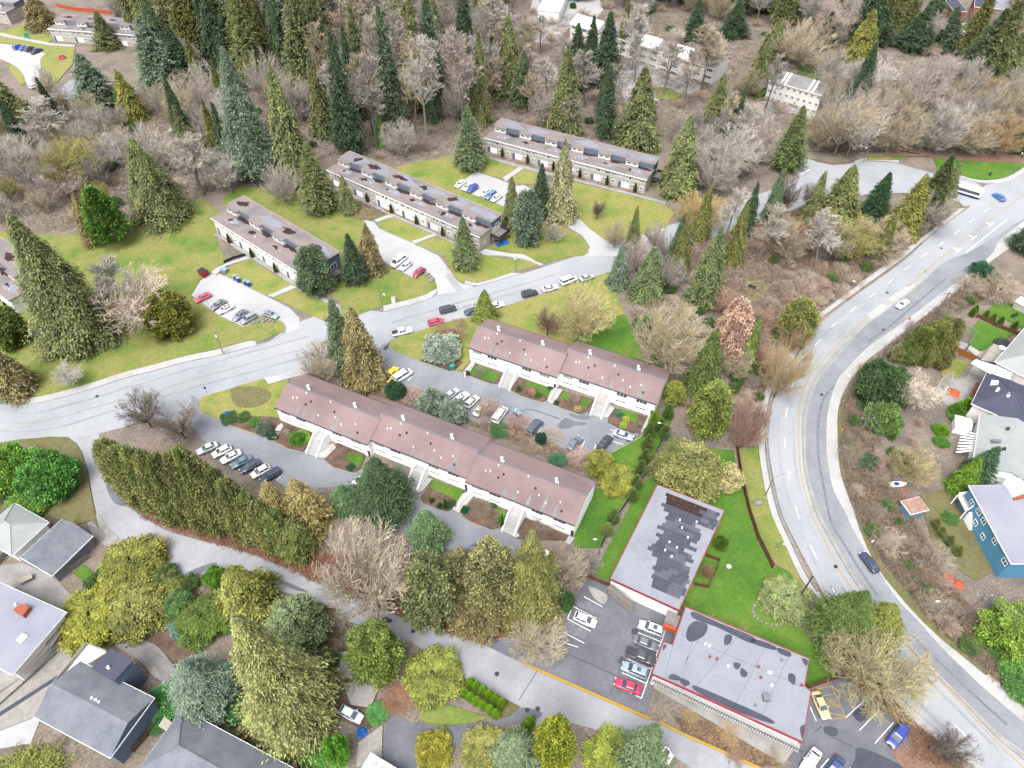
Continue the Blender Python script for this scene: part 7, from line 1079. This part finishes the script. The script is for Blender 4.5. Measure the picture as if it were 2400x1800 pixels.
# shrubs
for k, b2, t_, w0, c, lb in (
 ('laurel', '01:180,1500', '01:150,1150', 330, C(112, 158, 66), 'bright green shrub mass left of the lane, left lobe'), ('laurel', '01:420,1560', '01:400,1190', 330, C(90, 138, 66), 'darker green lobe of the shrub mass at the lane mouth'), ('laurel', '01:60,1560', '01:20,1230', 280, C(138, 166, 62), 'yellow-green lobe at the left edge of the shrub mass'), ('laurel', '01:300,1640', '01:290,1390', 330, C(116, 156, 62), 'lower front lobe of the bright shrub mass'),
 ('rhodo', '11:660,695', '11:660,510', 250, C(142, 158, 152), 'round blue-grey rhododendron at the inner block end'), ('rhodo', '11:600,1030', '11:595,870', 190, C(130, 148, 138), 'left blue-grey rhododendron between the blocks'), ('rhodo', '11:730,1100', '11:730,930', 170, C(138, 156, 148), 'right blue-grey rhododendron between the blocks'), ('round', '11:360,935', '11:360,810', 125, C(66, 100, 72), 'dark green round shrub by the white van'), ('dome', '11:1660,1440', '11:1670,1250', 190, C(126, 128, 58), 'left golden-green round tree by the inner lot'), ('dome', '11:1770,1565', '11:1760,1340', 260, C(132, 134, 58), 'larger golden-green round tree behind the long block end'), ('dome', '11:2140,970', '11:2150,800', 150, C(122, 130, 58), 'yellow-green round tree at the inner block gable'), ('thuja', '11:2010,1120', '11:2020,1010', 66, C(112, 152, 40), 'bright thuja at the corner of the inner block'), ('thuja', '11:2030,1060', '11:2040,1000', 50, C(100, 140, 40), 'smaller thuja behind the bright one at the block corner'),
 ('round', '01:1500,1085', '01:1500,1020', 120, C(74, 104, 62), 'dark shrub at the tip of the front bed'), ('round', '01:1590,1075', '01:1590,1010', 90, C(80, 110, 60), 'second dark shrub in the front bed'), ('rhodo', '01:1730,1165', '01:1730,1065', 100, C(120, 142, 130), 'grey-green rounded shrub in the front bed'), ('clip', '01:1785,1190', '01:1785,1140', 80, C(56, 88, 56), 'clipped dark shrub by the low wall of the front bed'), ('round', '01:1665,1105', '01:1665,1045', 80, C(86, 124, 58), 'green shrub in the middle of the front bed'), ('laurel', '01:1960,1225', '01:1955,1135', 120, C(126, 168, 66), 'light green shrub beside the first white staircase'), ('clip', 'b:80,400', 'b:80,310', 110, C(52, 84, 56), 'round clipped shrub at the bed wall of the long block'), ('clip', 'b:1155,850', 'b:1160,740', 130, C(44, 92, 58), 'round dark shrub in the mulched bed'), ('clip', '11:818,780', '11:818,740', 34, GRN, 'ball shrub at the first bed corner of the inner block'), ('clip', '11:1148,885', '11:1148,845', 40, GRN, 'ball shrub right of the inner block staircase'), ('clip', '11:1275,925', '11:1275,880', 54, C(84, 118, 50), 'ball shrub in the second bed of the inner block'), ('clip', 'a:515,555', 'a:515,485', 85, C(72, 100, 62), 'ball shrub at the corner of the third bed'), ('clip', 'a:815,650', 'a:815,555', 120, C(168, 158, 92), 'tan-green ball shrub in the third bed'), ('clip', 'a:1515,800', 'a:1515,710', 110, C(166, 170, 76), 'upper yellow-green ball shrub of the round bed'), ('clip', 'a:1475,890', 'a:1475,795', 120, C(150, 180, 64), 'lower bright ball shrub of the round bed'), ('clip', 'a:1700,900', 'a:1700,830', 90, C(60, 96, 80), 'dark ball shrub at the right of the round bed'), ('clip', 'a:425,345', 'a:425,275', 80, C(88, 110, 84), 'grey-green shrub by the dark door of the inner block'), ('laurel', 'a:1410,740', 'a:1410,650', 130, C(74, 112, 84), 'blue-green low shrub in the round bed'), ('brush', 'a:760,560', 'a:770,370', 190, C(166, 156, 140), 'bare grey shrub in the third bed'), ('brush', 'a:160,430', 'a:160,300', 110, C(190, 156, 140), 'pinkish bare shrub in the second bed'), ('brush', '11:900,780', '11:900,700', 70, GREYB, 'bare shrub in the first bed of the inner block'), ('brush', 'a:1330,810', 'a:1330,720', 110, C(180, 130, 110), 'reddish shrub at the left of the round bed'),
 ('brush', 'd:800,650', 'd:800,440', 330, C(142, 132, 112), 'big tangled shrub before the last section of the long block'), ('clip', 'd:630,600', 'd:630,510', 100, C(52, 92, 58), 'round dark shrub at the ramp of the long block'), ('clip', 'd:950,545', 'd:950,480', 90, C(64, 92, 62), 'dark shrub under the windows of the last section'), ('clip', 'd:1000,690', 'd:1000,615', 70, C(150, 168, 110), 'pale ball shrub beside the last staircase'), ('thuja', 'd:1045,770', 'd:1050,610', 55, C(96, 146, 40), 'slim bright thuja beside the last staircase'), ('thuja', 'd:410,555', 'd:405,440', 60, C(72, 104, 44), 'dark small thuja in the oval bed'), ('clip', 'd:345,540', 'd:345,470', 70, C(60, 92, 56), 'dark shrub in the oval bed'), ('clip', 'd:255,485', 'd:255,420', 60, C(92, 112, 44), 'olive shrub at the left of the oval bed'), ('round', 'd:480,540', 'd:480,440', 120, C(72, 94, 62), 'dark broad shrub at the end of the oval bed'), ('brush', 'd:320,440', 'd:300,330', 150, C(156, 142, 126), 'bare shrub across the oval bed'), ('brush', 'b:250,440', 'b:260,250', 170, C(164, 146, 132), 'bare shrub in the first bed of the long block'), ('laurel', 'b:430,500', 'b:440,300', 200, C(104, 146, 60), 'leafy green shrub left of the first staircase'), ('brush', 'd:1500,830', 'd:1500,660', 330, C(150, 138, 126), 'bare tangle under the last windows of the long block'),
 ('round', '02:555,810', '02:550,670', 140, C(70, 124, 84), 'leafy green shrub at the deck corner of the flat roof house'), ('laurel', '02:1150,1300', '02:1150,1040', 230, C(84, 142, 76), 'green shrub beside the blue spruce'), ('laurel', '02:1070,1400', '02:1070,1240', 170, C(76, 130, 70), 'green shrub behind the lean-to roof'), ('laurel', '02:1600,1330', '02:1590,1220', 230, C(64, 112, 66), 'low dark hedge shrub on the dim lawn'), ('rhodo', '02:1250,790', '02:1250,640', 260, C(104, 134, 120), 'blue-green scrub beside the soil garden'), ('round', '02:1530,1400', '02:1525,1340', 70, C(56, 96, 76), 'small shrub on the dim lawn'), ('round', '02:1430,480', '02:1430,320', 140, C(110, 150, 56), 'light green shrub at the lane bend'), ('laurel', '12:260,1365', '12:260,1235', 135, C(90, 140, 76), 'leafy shrub beside the silver hatchback'), ('laurel', '12:20,1640', '12:20,1420', 150, C(120, 176, 66), 'bright green shrub at the bottom left of the driveway'), ('laurel', '02:2100,1640', '02:2090,1440', 210, C(100, 160, 72), 'bright shrub below the very tall pale spruce'), ('clip', '12:640,1680', '12:640,1560', 330, C(150, 146, 56), 'yellow-olive hedge curving along the bottom drive'), ('brush', '22:260,1500', '22:260,1340', 230, C(186, 164, 122), 'bare tan shrub in front of the hall wing'), ('brush', '22:560,1620', '22:560,1480', 170, C(176, 154, 122), 'bare tan shrub near the end of the hall wing'), ('brush', '22:30,1370', '22:20,1250', 130, C(186, 166, 124), 'bare tan shrub at the stair wall of the hall wing'), ('brush', '22:300,1640', '22:300,1560', 170, C(160, 136, 116), 'low brown shrub by the yellow kerb'),
 ('laurel', 'F:1880,880', 'F:1885,775', 95, C(74, 100, 60), 'dark green laurel on the bank left of the cedar row'), ('laurel', 'F:1890,935', 'F:1898,865', 70, C(108, 134, 76), 'lighter laurel beside the white bare tree'), ('round', 'F:2060,910', 'F:2050,870', 40, C(96, 132, 56), 'green shrub before the dark roofed house'), ('thuja', 'F:2075,895', 'F:2095,860', 34, C(96, 140, 36), 'pointed thuja before the dark roofed house'), ('laurel', 's:300,215', 's:310,150', 85, C(84, 126, 50), 'round green shrub by the grey-green house'), ('clip', 's:295,150', 's:300,70', 90, C(100, 140, 32), 'bright thuja clump by the white shed'), ('laurel', 's:350,665', 's:355,585', 90, C(90, 124, 64), 'round shrub on the lawn of the blue house'), ('thuja', 's:10,185', 's:20,100', 50, C(96, 136, 44), 'small thuja at the edge of the brown yard'), ('rhodo', '21:1180,1390', '21:1185,1260', 130, C(96, 118, 92), 'grey-green shrub in the bramble of the bend'), ('laurel', '21:1390,1400', '21:1380,1240', 140, C(78, 118, 66), 'dark laurel under the power lines'), ('brush', '21:1310,1380', '21:1310,1270', 120, C(176, 142, 110), 'tan dead shrub under the power lines'), ('round', '21:1900,150', '21:1900,20', 140, C(64, 106, 78), 'dark round shrub at the upper arterial verge'), ('brush', '21:2000,300', '21:2050,60', 330, C(176, 162, 142), 'grey bare brush above the back lawns'), ('laurel', 's:640,415', 's:660,355', 150, C(84, 136, 76), 'green hedge shrub behind the blue house'), ('clip', 'r:850,1520', 'r:860,1320', 190, C(90, 130, 36), 'bright green thuja mound above the white shed'),
 ('dome', '22:2220,1000', '22:2290,330', 560, C(106, 136, 54), 'huge bright green hedge tree at the right edge'), ('dome', '22:2000,900', '22:2060,400', 400, C(112, 138, 56), 'left part of the bright hedge tree beside the transformer pole'), ('laurel', '22:2120,1160', '22:2160,860', 330, C(94, 134, 66), 'leafy bright green shrub below the hedge tree'), ('laurel', '22:2230,1260', '22:2260,1050', 240, C(88, 130, 58), 'bright leafy shrub at the right edge by the walk'), ('laurel', '22:1960,900', '22:1980,740', 230, C(84, 120, 62), 'darker shrub between bramble and the hedge tree'), ('laurel', '22:230,250', '22:240,160', 80, C(84, 112, 40), 'small clipped hedge beside the hall'), ('brush', '22:140,440', '22:150,330', 110, C(140, 100, 88), 'bare red-brown shrub in the fenced hall garden'),
 ('brush', '11:1140,1180', '11:1130,1010', 200, C(176, 152, 142), 'pinkish bare shrub by the blue bins'), ('brush', '11:1360,1230', '11:1370,1120', 160, C(180, 164, 148), 'grey round bare shrub in the strip between blocks'), ('brush', '11:1530,1360', '11:1530,1240', 180, C(190, 164, 158), 'pink bare shrub behind the long block'), ('brush', '11:960,1090', '11:900,920', 180, C(178, 158, 146), 'bare shrub before the beige sedan'), ('laurel', '11:1290,1230', '11:1290,1150', 70, C(54, 94, 76), 'dark evergreen shrub in the strip between blocks'), ('laurel', '11:1400,1370', '11:1390,1300', 130, C(70, 106, 78), 'green ground shrub behind the long block'), ('brush', '11:260,860', '11:230,740', 170, C(178, 152, 140), 'pink-brown bare shrub below the yellow truck'), ('brush', '11:470,960', '11:500,830', 170, C(182, 158, 150), 'pinkish bare shrub left of the rhododendrons'), ('laurel', '11:1030,1180', '11:1030,1130', 150, C(76, 110, 66), 'low green shrub against the long block roof line'), ('brush', '11:1220,1290', '11:1220,1200', 200, C(164, 146, 128), 'bare brush between bins and the dark evergreen'), ('brush', '12:330,560', '12:330,330', 280, C(180, 170, 152), 'lower bare tangle in front of the huge lane-side tree'), ('laurel', '12:1440,650', '12:1450,520', 110, C(84, 120, 72), 'green shrub at the corner stall of the hall lot'), ('laurel', '12:520,720', '12:500,500', 150, C(72, 108, 62), 'dark green skirt shrub of the lane group'),
): tree(k, b2, t_, w0, c, lb)
# thujas: little hedge by the driveway, along the terrace fronts, behind the inner lot
a, b2 = G('12:800,1190 1005,1325')
for r_ in range(2):
    for i in range(6): p = a.lerp(b2, i/5)+Vector((.9*r_, 1.7*r_, 0)); plant('thuja', p, 2.9, .85, C(112, 152, 36), f'small bright thuja, {("front", "back")[r_]} row of the driveway hedge, {ORD[i]} from the round conifer', 'thujas of the driveway hedge')
for i, s_ in enumerate(('12:1120,1480', '12:1150,1470', '12:1180,1440', '12:1200,1400', '12:1220,1370')): p = G(s_)[0]; plant('thuja', p, 3, .9, C(108, 146, 40), ('lowest', 'second lowest', 'middle', 'second highest', 'highest')[i]+' small thuja in the line beside the yellow-green conifer', 'thujas beside the yellow-green conifer')
for i, (root, x, y) in enumerate(SHRUBS):
    p = root.matrix_basis @ Vector((x, y, 0)); nm = {terr_c: 'beige terrace at the wood', terr_f: 'rain-blackened terrace', terr_g: 'cream terrace', terr_j: 'left edge terrace'}[root]; k = sum(1 for q in SHRUBS[:i] if q[0] == root)+1
    plant('thuja', p, 3.4, .62, C(70, 92, 38), f'narrow dark thuja before the {nm}, {ORD[k-1]} from its left', 'thujas along the terrace fronts')
    mb = MB().prism([root.matrix_basis @ Vector(q) for q in ((x-3.2, -.35, 0), (x+1.6, -.35, 0), (x+1.6, -1.5, 0), (x-3.2, -1.5, 0))], 0, .2+.002*i); mb.build('planting_bed', 'litter_red', kind='structure')
row = ('11:1990,1170', '11:1975,1260', '11:1960,1340', '11:1935,1420', '11:1905,1500', '11:1880,1580', '11:2060,1130', '11:2090,1180', '12:1760,60', '12:1720,140', '11:2110,1050')
for i, s_ in enumerate(row): plant('thuja', G(s_)[0], (4.6, 5.2, 4.4, 5, 4.2, 4, 4, 4.4, 4, 3.4, 4.5)[i], 1.35, C(104, 122, 64) if i % 2 else C(92, 116, 56), 'upright grey-green thuja in the wavering row between inner lot and hall lawn', 'thujas behind the inner lot')
for i, s_ in enumerate(('s:270,690', 's:300,740', 's:350,790', 's:400,850')): plant('thuja', G(s_)[0], 2.8, 1.0, C(116, 124, 56), ('topmost', 'second', 'third', 'lowest')[i]+' conifer of the slanting row on the blue house lawn', 'conifers on the blue house lawn')
for i, s_ in enumerate(('r:1250,260', 'r:1340,300', 'r:1440,340', 'r:1620,400', 'r:1080,230', 'r:1110,190')): plant('thuja', G(s_)[0], 2.6, .9, C(98, 126, 40), ('hedge thuja left end of the upper lawn fence', 'second hedge thuja along the upper lawn fence', 'third hedge thuja along the upper lawn fence', 'last hedge thuja near the trampoline house', 'bright thuja at the head of the trampoline lawn', 'taller bright thuja behind the lawn head')[i], 'thujas around the back lawns')
# ---- the wood itself: trees that only read as members of it
def inside(P, x, y):
    c = False; j = len(P)-1
    for i in range(len(P)):
        if (P[i][1] > y) != (P[j][1] > y) and x < (P[j][0]-P[i][0])*(y-P[i][1])/(P[j][1]-P[i][1])+P[i][0]: c = not c
        j = i
    return c
def wood(txt, dist, mix, label, grp, seed, keep=()):
    P = [(v.x, v.y) for v in G(txt)]; rnd = random.Random(seed); pts = []; xs, ys = [p[0] for p in P], [p[1] for p in P]
    for _ in range(4000):
        x, y = rnd.uniform(min(xs), max(xs)), rnd.uniform(min(ys), max(ys))
        if inside(P, x, y) and all((x-a)**2+(y-b2)**2 > dist**2 for a, b2 in pts): pts.append((x, y))
    for x, y in pts:
        u = rnd.random(); acc = 0
        for k, w0, h0, h1, r0, r1, cols in mix:
            acc += w0
            if u <= acc: H = rnd.uniform(h0, h1); plant(k, Vector((x, y, 0)), H, H*rnd.uniform(r0, r1), rnd.choice(cols), label[k], grp+(' conifers' if k in ('cedar', 'fir') else ' bare trees')); break
B_ = [BARK, PINK, TAN, GREYB, WHT]; CON = [OLIVE, DARK, C(96, 112, 84), OLIVE, C(110, 112, 62)]
def lab(a, b2): return dict(cedar=a, fir=a, maple=b2, broom=b2, alder=b2)
wood('00:780,-160 2212,-160 | 10:0,0 0,350 | 00:1950,800 1750,700 1500,500 1250,560 1130,500 900,300 760,120', 10, (('fir', .5, 35, 49, 0.16, 0.21, CON+[BLUE]), ('cedar', .3, 29, 44, 0.14, 0.18, CON), ('broom', .2, 14, 20, 0.30, 0.40, B_)), lab('conifer in the packed fir wood along the top left', 'bare tree in the packed fir wood along the top left'), 'top left wood', 1)
wood('00:1250,620 1500,600 1680,900 1700,1150 1350,1250 1250,1150 1200,900 | 00:1000,700', 7, (('broom', .5, 10, 16, 0.30, 0.42, B_), ('maple', .25, 12, 17, 0.28, 0.38, B_), ('fir', .25, 17, 29, 0.14, 0.16, CON)), lab('conifer in the thicket behind the cream terrace', 'bare tree in the thicket behind the cream terrace'), 'cream terrace thicket', 2)
wood('00:0,850 350,650 600,800 800,800 800,1050 860,1300 700,1400 450,1400 0,1450 -150,1300', 9.5, (('broom', .45, 9, 14, 0.30, 0.45, B_+[MOSSY, TAN]), ('maple', .4, 10, 14, 0.35, 0.45, B_+[MOSSY]), ('fir', .15, 13, 20, 0.16, 0.20, [DARK])), lab('dark evergreen in the tangled wood at the left', 'bare tree in the tangled wood at the left'), 'left tangled wood', 3)
wood('10:-100,-160 1150,-160 1150,0 1050,250 1000,600 950,780 700,950 350,1040 0,1000 -150,700', 8.4, (('alder', .55, 27, 39, 0.14, 0.19, B_+[WHT]), ('maple', .1, 18, 25, 0.28, 0.38, B_+[WHT]), ('cedar', .17, 26, 39, 0.12, 0.16, CON), ('fir', .12, 29, 41, 0.13, 0.16, CON), ('broom', .06, 12, 16, 0.35, 0.45, B_)), lab('conifer scattered in the pale alder wood of the centre', 'bare tree of the pale alder wood in the centre'), 'centre alder wood', 4)
wood('10:1000,250 1150,200 1300,330 1300,600 1450,600 1750,680 1780,900 1500,900 1250,830 950,760', 9.5, (('alder', .4, 16, 24, 0.19, 0.26, B_), ('maple', .4, 10, 14, 0.35, 0.45, B_+[PINK]), ('fir', .2, 17, 29, 0.14, 0.18, CON)), lab('conifer in the thicket behind the beige terrace', 'bare tree in the thicket behind the beige terrace'), 'beige terrace thicket', 5)
wood('10:1250,-160 2212,-160 | 20:500,-160 1400,-160 1400,180 1000,380 900,250 500,150 200,150 0,60 | 10:2000,160 1850,120 1780,-20 1450,20 1250,-20', 10.5, (('maple', .3, 18, 24, 0.30, 0.40, B_+[WHT]), ('fir', .33, 29, 41, 0.14, 0.18, CON+[BLUE]), ('broom', .17, 15, 21, 0.35, 0.45, [TAN, BARK]), ('cedar', .2, 26, 38, 0.14, 0.16, CON)), lab('conifer in the wood beyond the white row house', 'bare tree in the wood beyond the white row house'), 'far top wood', 6)
wood('10:1800,330 2050,420 2212,480 | 20:0,430 350,620 550,650 560,780 400,760 0,700 | 10:2000,650 1850,500', 11, (('alder', .7, 19, 27, 0.17, 0.26, B_+[WHT]), ('broom', .2, 11, 14, 0.30, 0.40, B_), ('fir', .1, 20, 26, 0.13, 0.16, CON)), lab('thin conifer in front of the white row house', 'thin bare tree in front of the white row house'), 'row house screen', 7)
wood('20:880,620 1300,720 1750,700 2212,760 2212,990 1700,990 1200,960 880,980', 9, (('broom', .6, 14, 20, 0.30, 0.42, [TAN, BARK, TAN, GREYB]), ('maple', .3, 16, 22, 0.28, 0.40, B_), ('fir', .1, 17, 25, 0.16, 0.19, [DARK])), lab('dark evergreen in the bare wood behind the junction', 'bare tree in the wood behind the junction'), 'junction wood', 8)
wood('20:1300,120 1420,330 1700,350 2000,520 2212,500 2212,-60 2100,200 1900,300 1760,280 1750,340', 10, (('fir', .45, 23, 35, 0.14, 0.19, CON), ('maple', .35, 14, 20, 0.30, 0.40, B_), ('broom', .2, 12, 16, 0.35, 0.42, [TAN])), lab('conifer in the wood below the brick house', 'bare tree in the wood below the brick house'), 'top right wood', 9)
wood('20:0,900 120,880 300,900 520,850 540,1080 440,1190 250,1230 0,1230 | 10:2212,1000 2100,950', 7, (('broom', .7, 9, 13, 0.30, 0.45, B_), ('alder', .3, 14, 19, 0.19, 0.26, B_)), lab('', 'bare tree in the copse left of the side street'), 'side street copse', 10)
wood('20:0,1500 250,1530 480,1440 560,1450 700,1400 820,1480 900,1650 | 21:1380,0 1000,90 900,150 700,0 560,130 380,120 240,100 | 20:250,1640 100,1600', 7, (('broom', .42, 10, 14, 0.35, 0.50, [C(172, 140, 124), TAN, C(178, 152, 132), GREYB]), ('alder', .28, 14, 19, 0.17, 0.26, B_), ('cedar', .2, 14, 23, 0.16, 0.20, CON), ('maple', .1, 9, 12, 0.35, 0.45, [MOSSY, TAN])), lab('conifer on the reddish slope between street and arterial', 'bare tree on the reddish slope between street and arterial'), 'slope bare trees', 11)
wood('21:240,330 340,380 550,400 780,480 700,600 560,760 480,800 300,820 280,600', 7.5, (('broom', .7, 7, 10, 0.40, 0.50, [TAN, C(176, 148, 128)]), ('maple', .3, 7, 10, 0.40, 0.50, B_)), lab('', 'bare shrub tree between the olive cedars and the arterial'), 'arterial copse', 12)
wood('11:1760,-60 2100,-100 2212,200 2150,260 1830,130', 6, (('cedar', .5, 13, 20, 0.16, 0.20, CON), ('broom', .5, 8, 11, 0.35, 0.45, B_)), lab('conifer in the copse at the street bend', 'bare tree in the copse at the street bend'), 'street bend copse', 13)
def shrubs(txt, dist, kinds, label, grp, seed):
    P = [(v.x, v.y) for v in G(txt)]; rnd = random.Random(seed); pts = []; xs, ys = [p[0] for p in P], [p[1] for p in P]
    for _ in range(1500):
        x, y = rnd.uniform(min(xs), max(xs)), rnd.uniform(min(ys), max(ys))
        if inside(P, x, y) and all((x-a)**2+(y-b2)**2 > dist**2 for a, b2 in pts): pts.append((x, y))
    for x, y in pts: k, c, h0, h1 = rnd.choice(kinds); H = rnd.uniform(h0, h1); plant(k, Vector((x, y, 0)), H, H*rnd.uniform(.7, 1.1), c, label[k], grp+(' bare' if k == 'brush' else ' green'))
BR = dict(brush='bare twiggy shrub in the bramble on the bank of the bend', laurel='low green shrub in the bramble on the bank of the bend')
shrubs('21:1990,70 1700,320 1400,560 1270,690 1160,800 1070,960 1050,1150 1080,1450 | 22:1150,0 1270,250 1520,570 1740,800 1850,900 1830,620 1680,430 1560,220 1460,60 | 21:1330,1450 1250,1300 1280,1150 1130,900 1300,650 1800,350 2100,200', 3.3, [('brush', C(166, 154, 142), 2, 4), ('brush', C(180, 166, 150), 2, 3.8), ('brush', C(150, 142, 126), 1.8, 3.2), ('brush', C(176, 156, 142), 1.8, 3.2), ('laurel', C(96, 118, 72), 1.0, 1.8)], BR, 'bank shrubs', 5)
BR = dict(brush='bare twiggy shrub on the slope beside the arterial walk', laurel='low green shrub on the slope beside the arterial walk')
shrubs('20:250,1600 560,1460 800,1400 1000,1500 1300,1560 1600,1440 1480,1585 1380,1659 | 21:1130,180 800,410 740,560 560,780 500,1000 470,1200 350,1200 300,1000 280,700 560,300 700,100', 3.9, [('brush', C(180, 162, 148), 2.4, 4.6), ('brush', C(176, 162, 142), 2.2, 4.2), ('brush', C(184, 158, 144), 2, 3.6), ('brush', C(164, 154, 140), 2.4, 4.2), ('laurel', C(92, 112, 66), 1.2, 2)], BR, 'slope shrubs', 6)
BR = dict(brush='bare twiggy shrub in the gap between inner block and arterial', laurel='low green shrub in the gap between inner block and arterial')
shrubs('11:1960,250 2212,120 | 21:240,340 400,520 560,520 700,620 560,780 480,1000 330,1060 250,1180 60,1150 0,950 | 11:2150,760 1980,640 1880,450', 4.2, [('brush', C(176, 164, 150), 2, 4), ('brush', C(182, 164, 150), 2, 3.6), ('laurel', C(90, 112, 66), 1.4, 2.6)], BR, 'gap shrubs', 11)
BR = dict(laurel='leafy green shrub filling the ground under the lower lane trees', round='leafy green shrub filling the ground under the lower lane trees', brush='bare shrub under the lower lane trees')
shrubs('02:640,470 900,300 1180,450 1500,440 1830,540 2180,640 2212,900 2150,1050 1900,700 1650,560 1450,760 1250,700 1000,720 620,780 520,640', 4.5, [('laurel', C(84, 108, 62), 1.6, 3), ('round', C(92, 114, 66), 1.6, 2.8), ('laurel', C(106, 122, 72), 1.6, 2.6), ('brush', C(160, 146, 126), 1.6, 2.8)], BR, 'lane under-shrubs', 9)
BR = dict(laurel='low green shrub in the yards behind the right-hand houses', brush='bare shrub in the yards behind the right-hand houses')
shrubs('s:20,60 200,40 260,120 260,210 120,210 60,300 0,330 | s:0,120', 5, [('laurel', C(88, 118, 60), 1.2, 2), ('brush', C(176, 150, 136), 1.5, 2.6)], BR, 'yard shrubs', 10)
BR = dict(brush='low bare shrub on the floor of the far wood', laurel='low evergreen shrub on the floor of the far wood')
shrubs('00:0,850 600,850 1200,700 1700,700 | 10:0,700 900,700 1300,700 1800,850 1400,900 950,800 700,980 350,1050 0,980 | 00:1900,1180 1560,1190 1250,1260 850,1360 450,1450 0,1450', 9, [('brush', C(178, 156, 140), 2, 4), ('brush', C(182, 164, 146), 2, 4), ('brush', C(160, 146, 130), 2, 3.5), ('laurel', C(84, 112, 70), 1.5, 2.5)], BR, 'wood floor shrubs', 7)
BR = dict(brush='low bare shrub in the brush around the far white houses', laurel='low evergreen shrub in the brush around the far white houses')
shrubs('10:1150,-100 2212,-100 | 20:1400,-100 2212,300 2212,980 900,970 600,1060 400,1150 0,1200 | 10:2100,930 1800,940 1700,700 1300,500', 11, [('brush', C(178, 160, 140), 2.5, 4.5), ('brush', C(184, 168, 150), 2.5, 5), ('brush', C(164, 150, 126), 2.5, 4), ('laurel', C(84, 108, 70), 1.5, 2.8)], BR, 'far shrubs', 8)
# ================================================================ undergrowth
def brushwood(name, label, txt, n, size, cols, seed, leaf=.0, cat='undergrowth'):
    P = [(v.x, v.y) for v in G(txt)]; rs = np.random.RandomState(seed); xs, ys = [p[0] for p in P], [p[1] for p in P]; pts = []
    while len(pts) < n//8:
        x, y = rs.uniform(min(xs), max(xs)), rs.uniform(min(ys), max(ys))
        if inside(P, x, y): pts.append((x, y))
    c = np.repeat(np.array(pts), 8, 0); m_ = len(c); A = np.zeros((m_, 3)); A[:, :2] = c+rs.normal(0, .35*size, (m_, 2)); A[:, 2] = rs.uniform(0, .25, m_)*size
    D = norm(np.stack([rs.normal(0, 1, m_), rs.normal(0, 1, m_), rs.uniform(-.1, 1.3, m_)], 1)); L = size*rs.uniform(.5, 1.6, m_)
    Q = sprays(A, D, L, (.05+.05*size)*rs.uniform(.5, 1.3, m_)*(1 if not leaf else 5*leaf), rs, 1.5); o = obj(name, quads(name, Q, np.repeat(rs.uniform(.2, .9, m_)[:, None], 4, 1), np.repeat(np.clip(rs.normal(.2, .3, m_), 0, 1)[:, None], 4, 1), 'bark' if not leaf else 'leaf'), kind='stuff', color=tuple(1.5*x for x in cols))
    o['label'] = label; o['category'] = cat
brushwood('undergrowth', 'tangled brown undergrowth on the floor of the far wood', '00:0,800 700,800 1300,500 2212,300 | 10:1000,100 2212,100 | 20:1000,300 2212,500 2212,1000 900,1000 700,1000 600,1100 400,1250 0,1300 | 10:2150,950 1800,960 1450,920 1000,800 740,1000 350,1070 0,960 | 00:1900,1200 1560,1200 1300,1270 900,1390 500,1500 0,1480', 150000, 1.7, C(166, 154, 142), 1)
brushwood('undergrowth', 'red-brown brush on the slope between street and arterial', '20:0,1620 300,1520 560,1430 840,1320 1000,1400 1300,1500 1650,1420 1480,1590 1380,1659 | 21:1130,180 800,410 740,560 560,780 520,900 480,1230 350,1240 270,1150 250,700 240,330 0,330', 70000, 1.2, C(166, 148, 134), 2)
brushwood('bramble', 'brown bramble thicket covering the bank of the bend', '21:1990,60 1700,310 1350,580 1250,680 1150,790 1050,960 1030,1150 1060,1450 | 22:1130,0 1250,250 1500,570 1720,800 1990,1050 2212,1250 2212,1100 1900,850 1830,600 1700,450 1600,250 1500,80 1480,0 | 21:1330,1450 1250,1300 1280,1150 1130,900 1300,650 1800,350 2100,200', 70000, 1.0, C(152, 134, 118), 3)
brushwood('bramble', 'green leafy patches in the bank bramble', '22:1350,400 1500,420 1700,500 1850,750 1990,1000 2100,1120 1900,960 1700,800 1500,560 | 22:1300,330', 9000, .5, C(110, 132, 92), 4, .6)
brushwood('bramble', 'brown ground scrub between the two white blocks', '11:0,880 300,880 480,900 680,970 850,1090 1140,1110 1280,1180 1460,1280 1600,1320 1560,1400 1300,1290 1000,1160 700,1030 340,940 100,860', 22000, .7, C(158, 138, 122), 5)
brushwood('bramble', 'leafless scrub beside the rain-blackened terrace path', 'f:300,700 420,640 560,690 740,800 620,870 480,900 280,860', 4000, .7, C(160, 138, 126), 6)
brushwood('bramble', 'red-brown scrub along the foot of the lane hedge', '02:900,20 1300,175 1700,290 2000,430 | 12:0,500 450,680 700,780 1000,820 1250,780 1000,700 460,560 200,300 | 02:1900,250 1200,50', 22000, .8, C(158, 118, 98), 7)
brushwood('bramble', 'brown scrub on the leafy bank by the lower arterial walk', '22:960,880 1050,960 1240,1080 1330,1170 1430,1300 1700,1540 1820,1680 1480,1600 1480,1450 1370,1340 1200,1180 1060,1060', 9000, .6, C(164, 130, 110), 8)
brushwood('bramble', 'tan scrub in front of the hall wing', '22:0,1300 300,1380 640,1520 640,1640 500,1640 0,1420', 6000, .6, C(176, 150, 122), 9)
brushwood('bramble', 'dim scrub under the trees along the lower lane', '02:640,460 900,280 1200,440 1850,530 2200,640 | 12:100,760 110,1080 -40,930 | 02:2100,1100 1700,700 1300,850 1000,730 620,780', 16000, .6, C(110, 106, 66), 10)
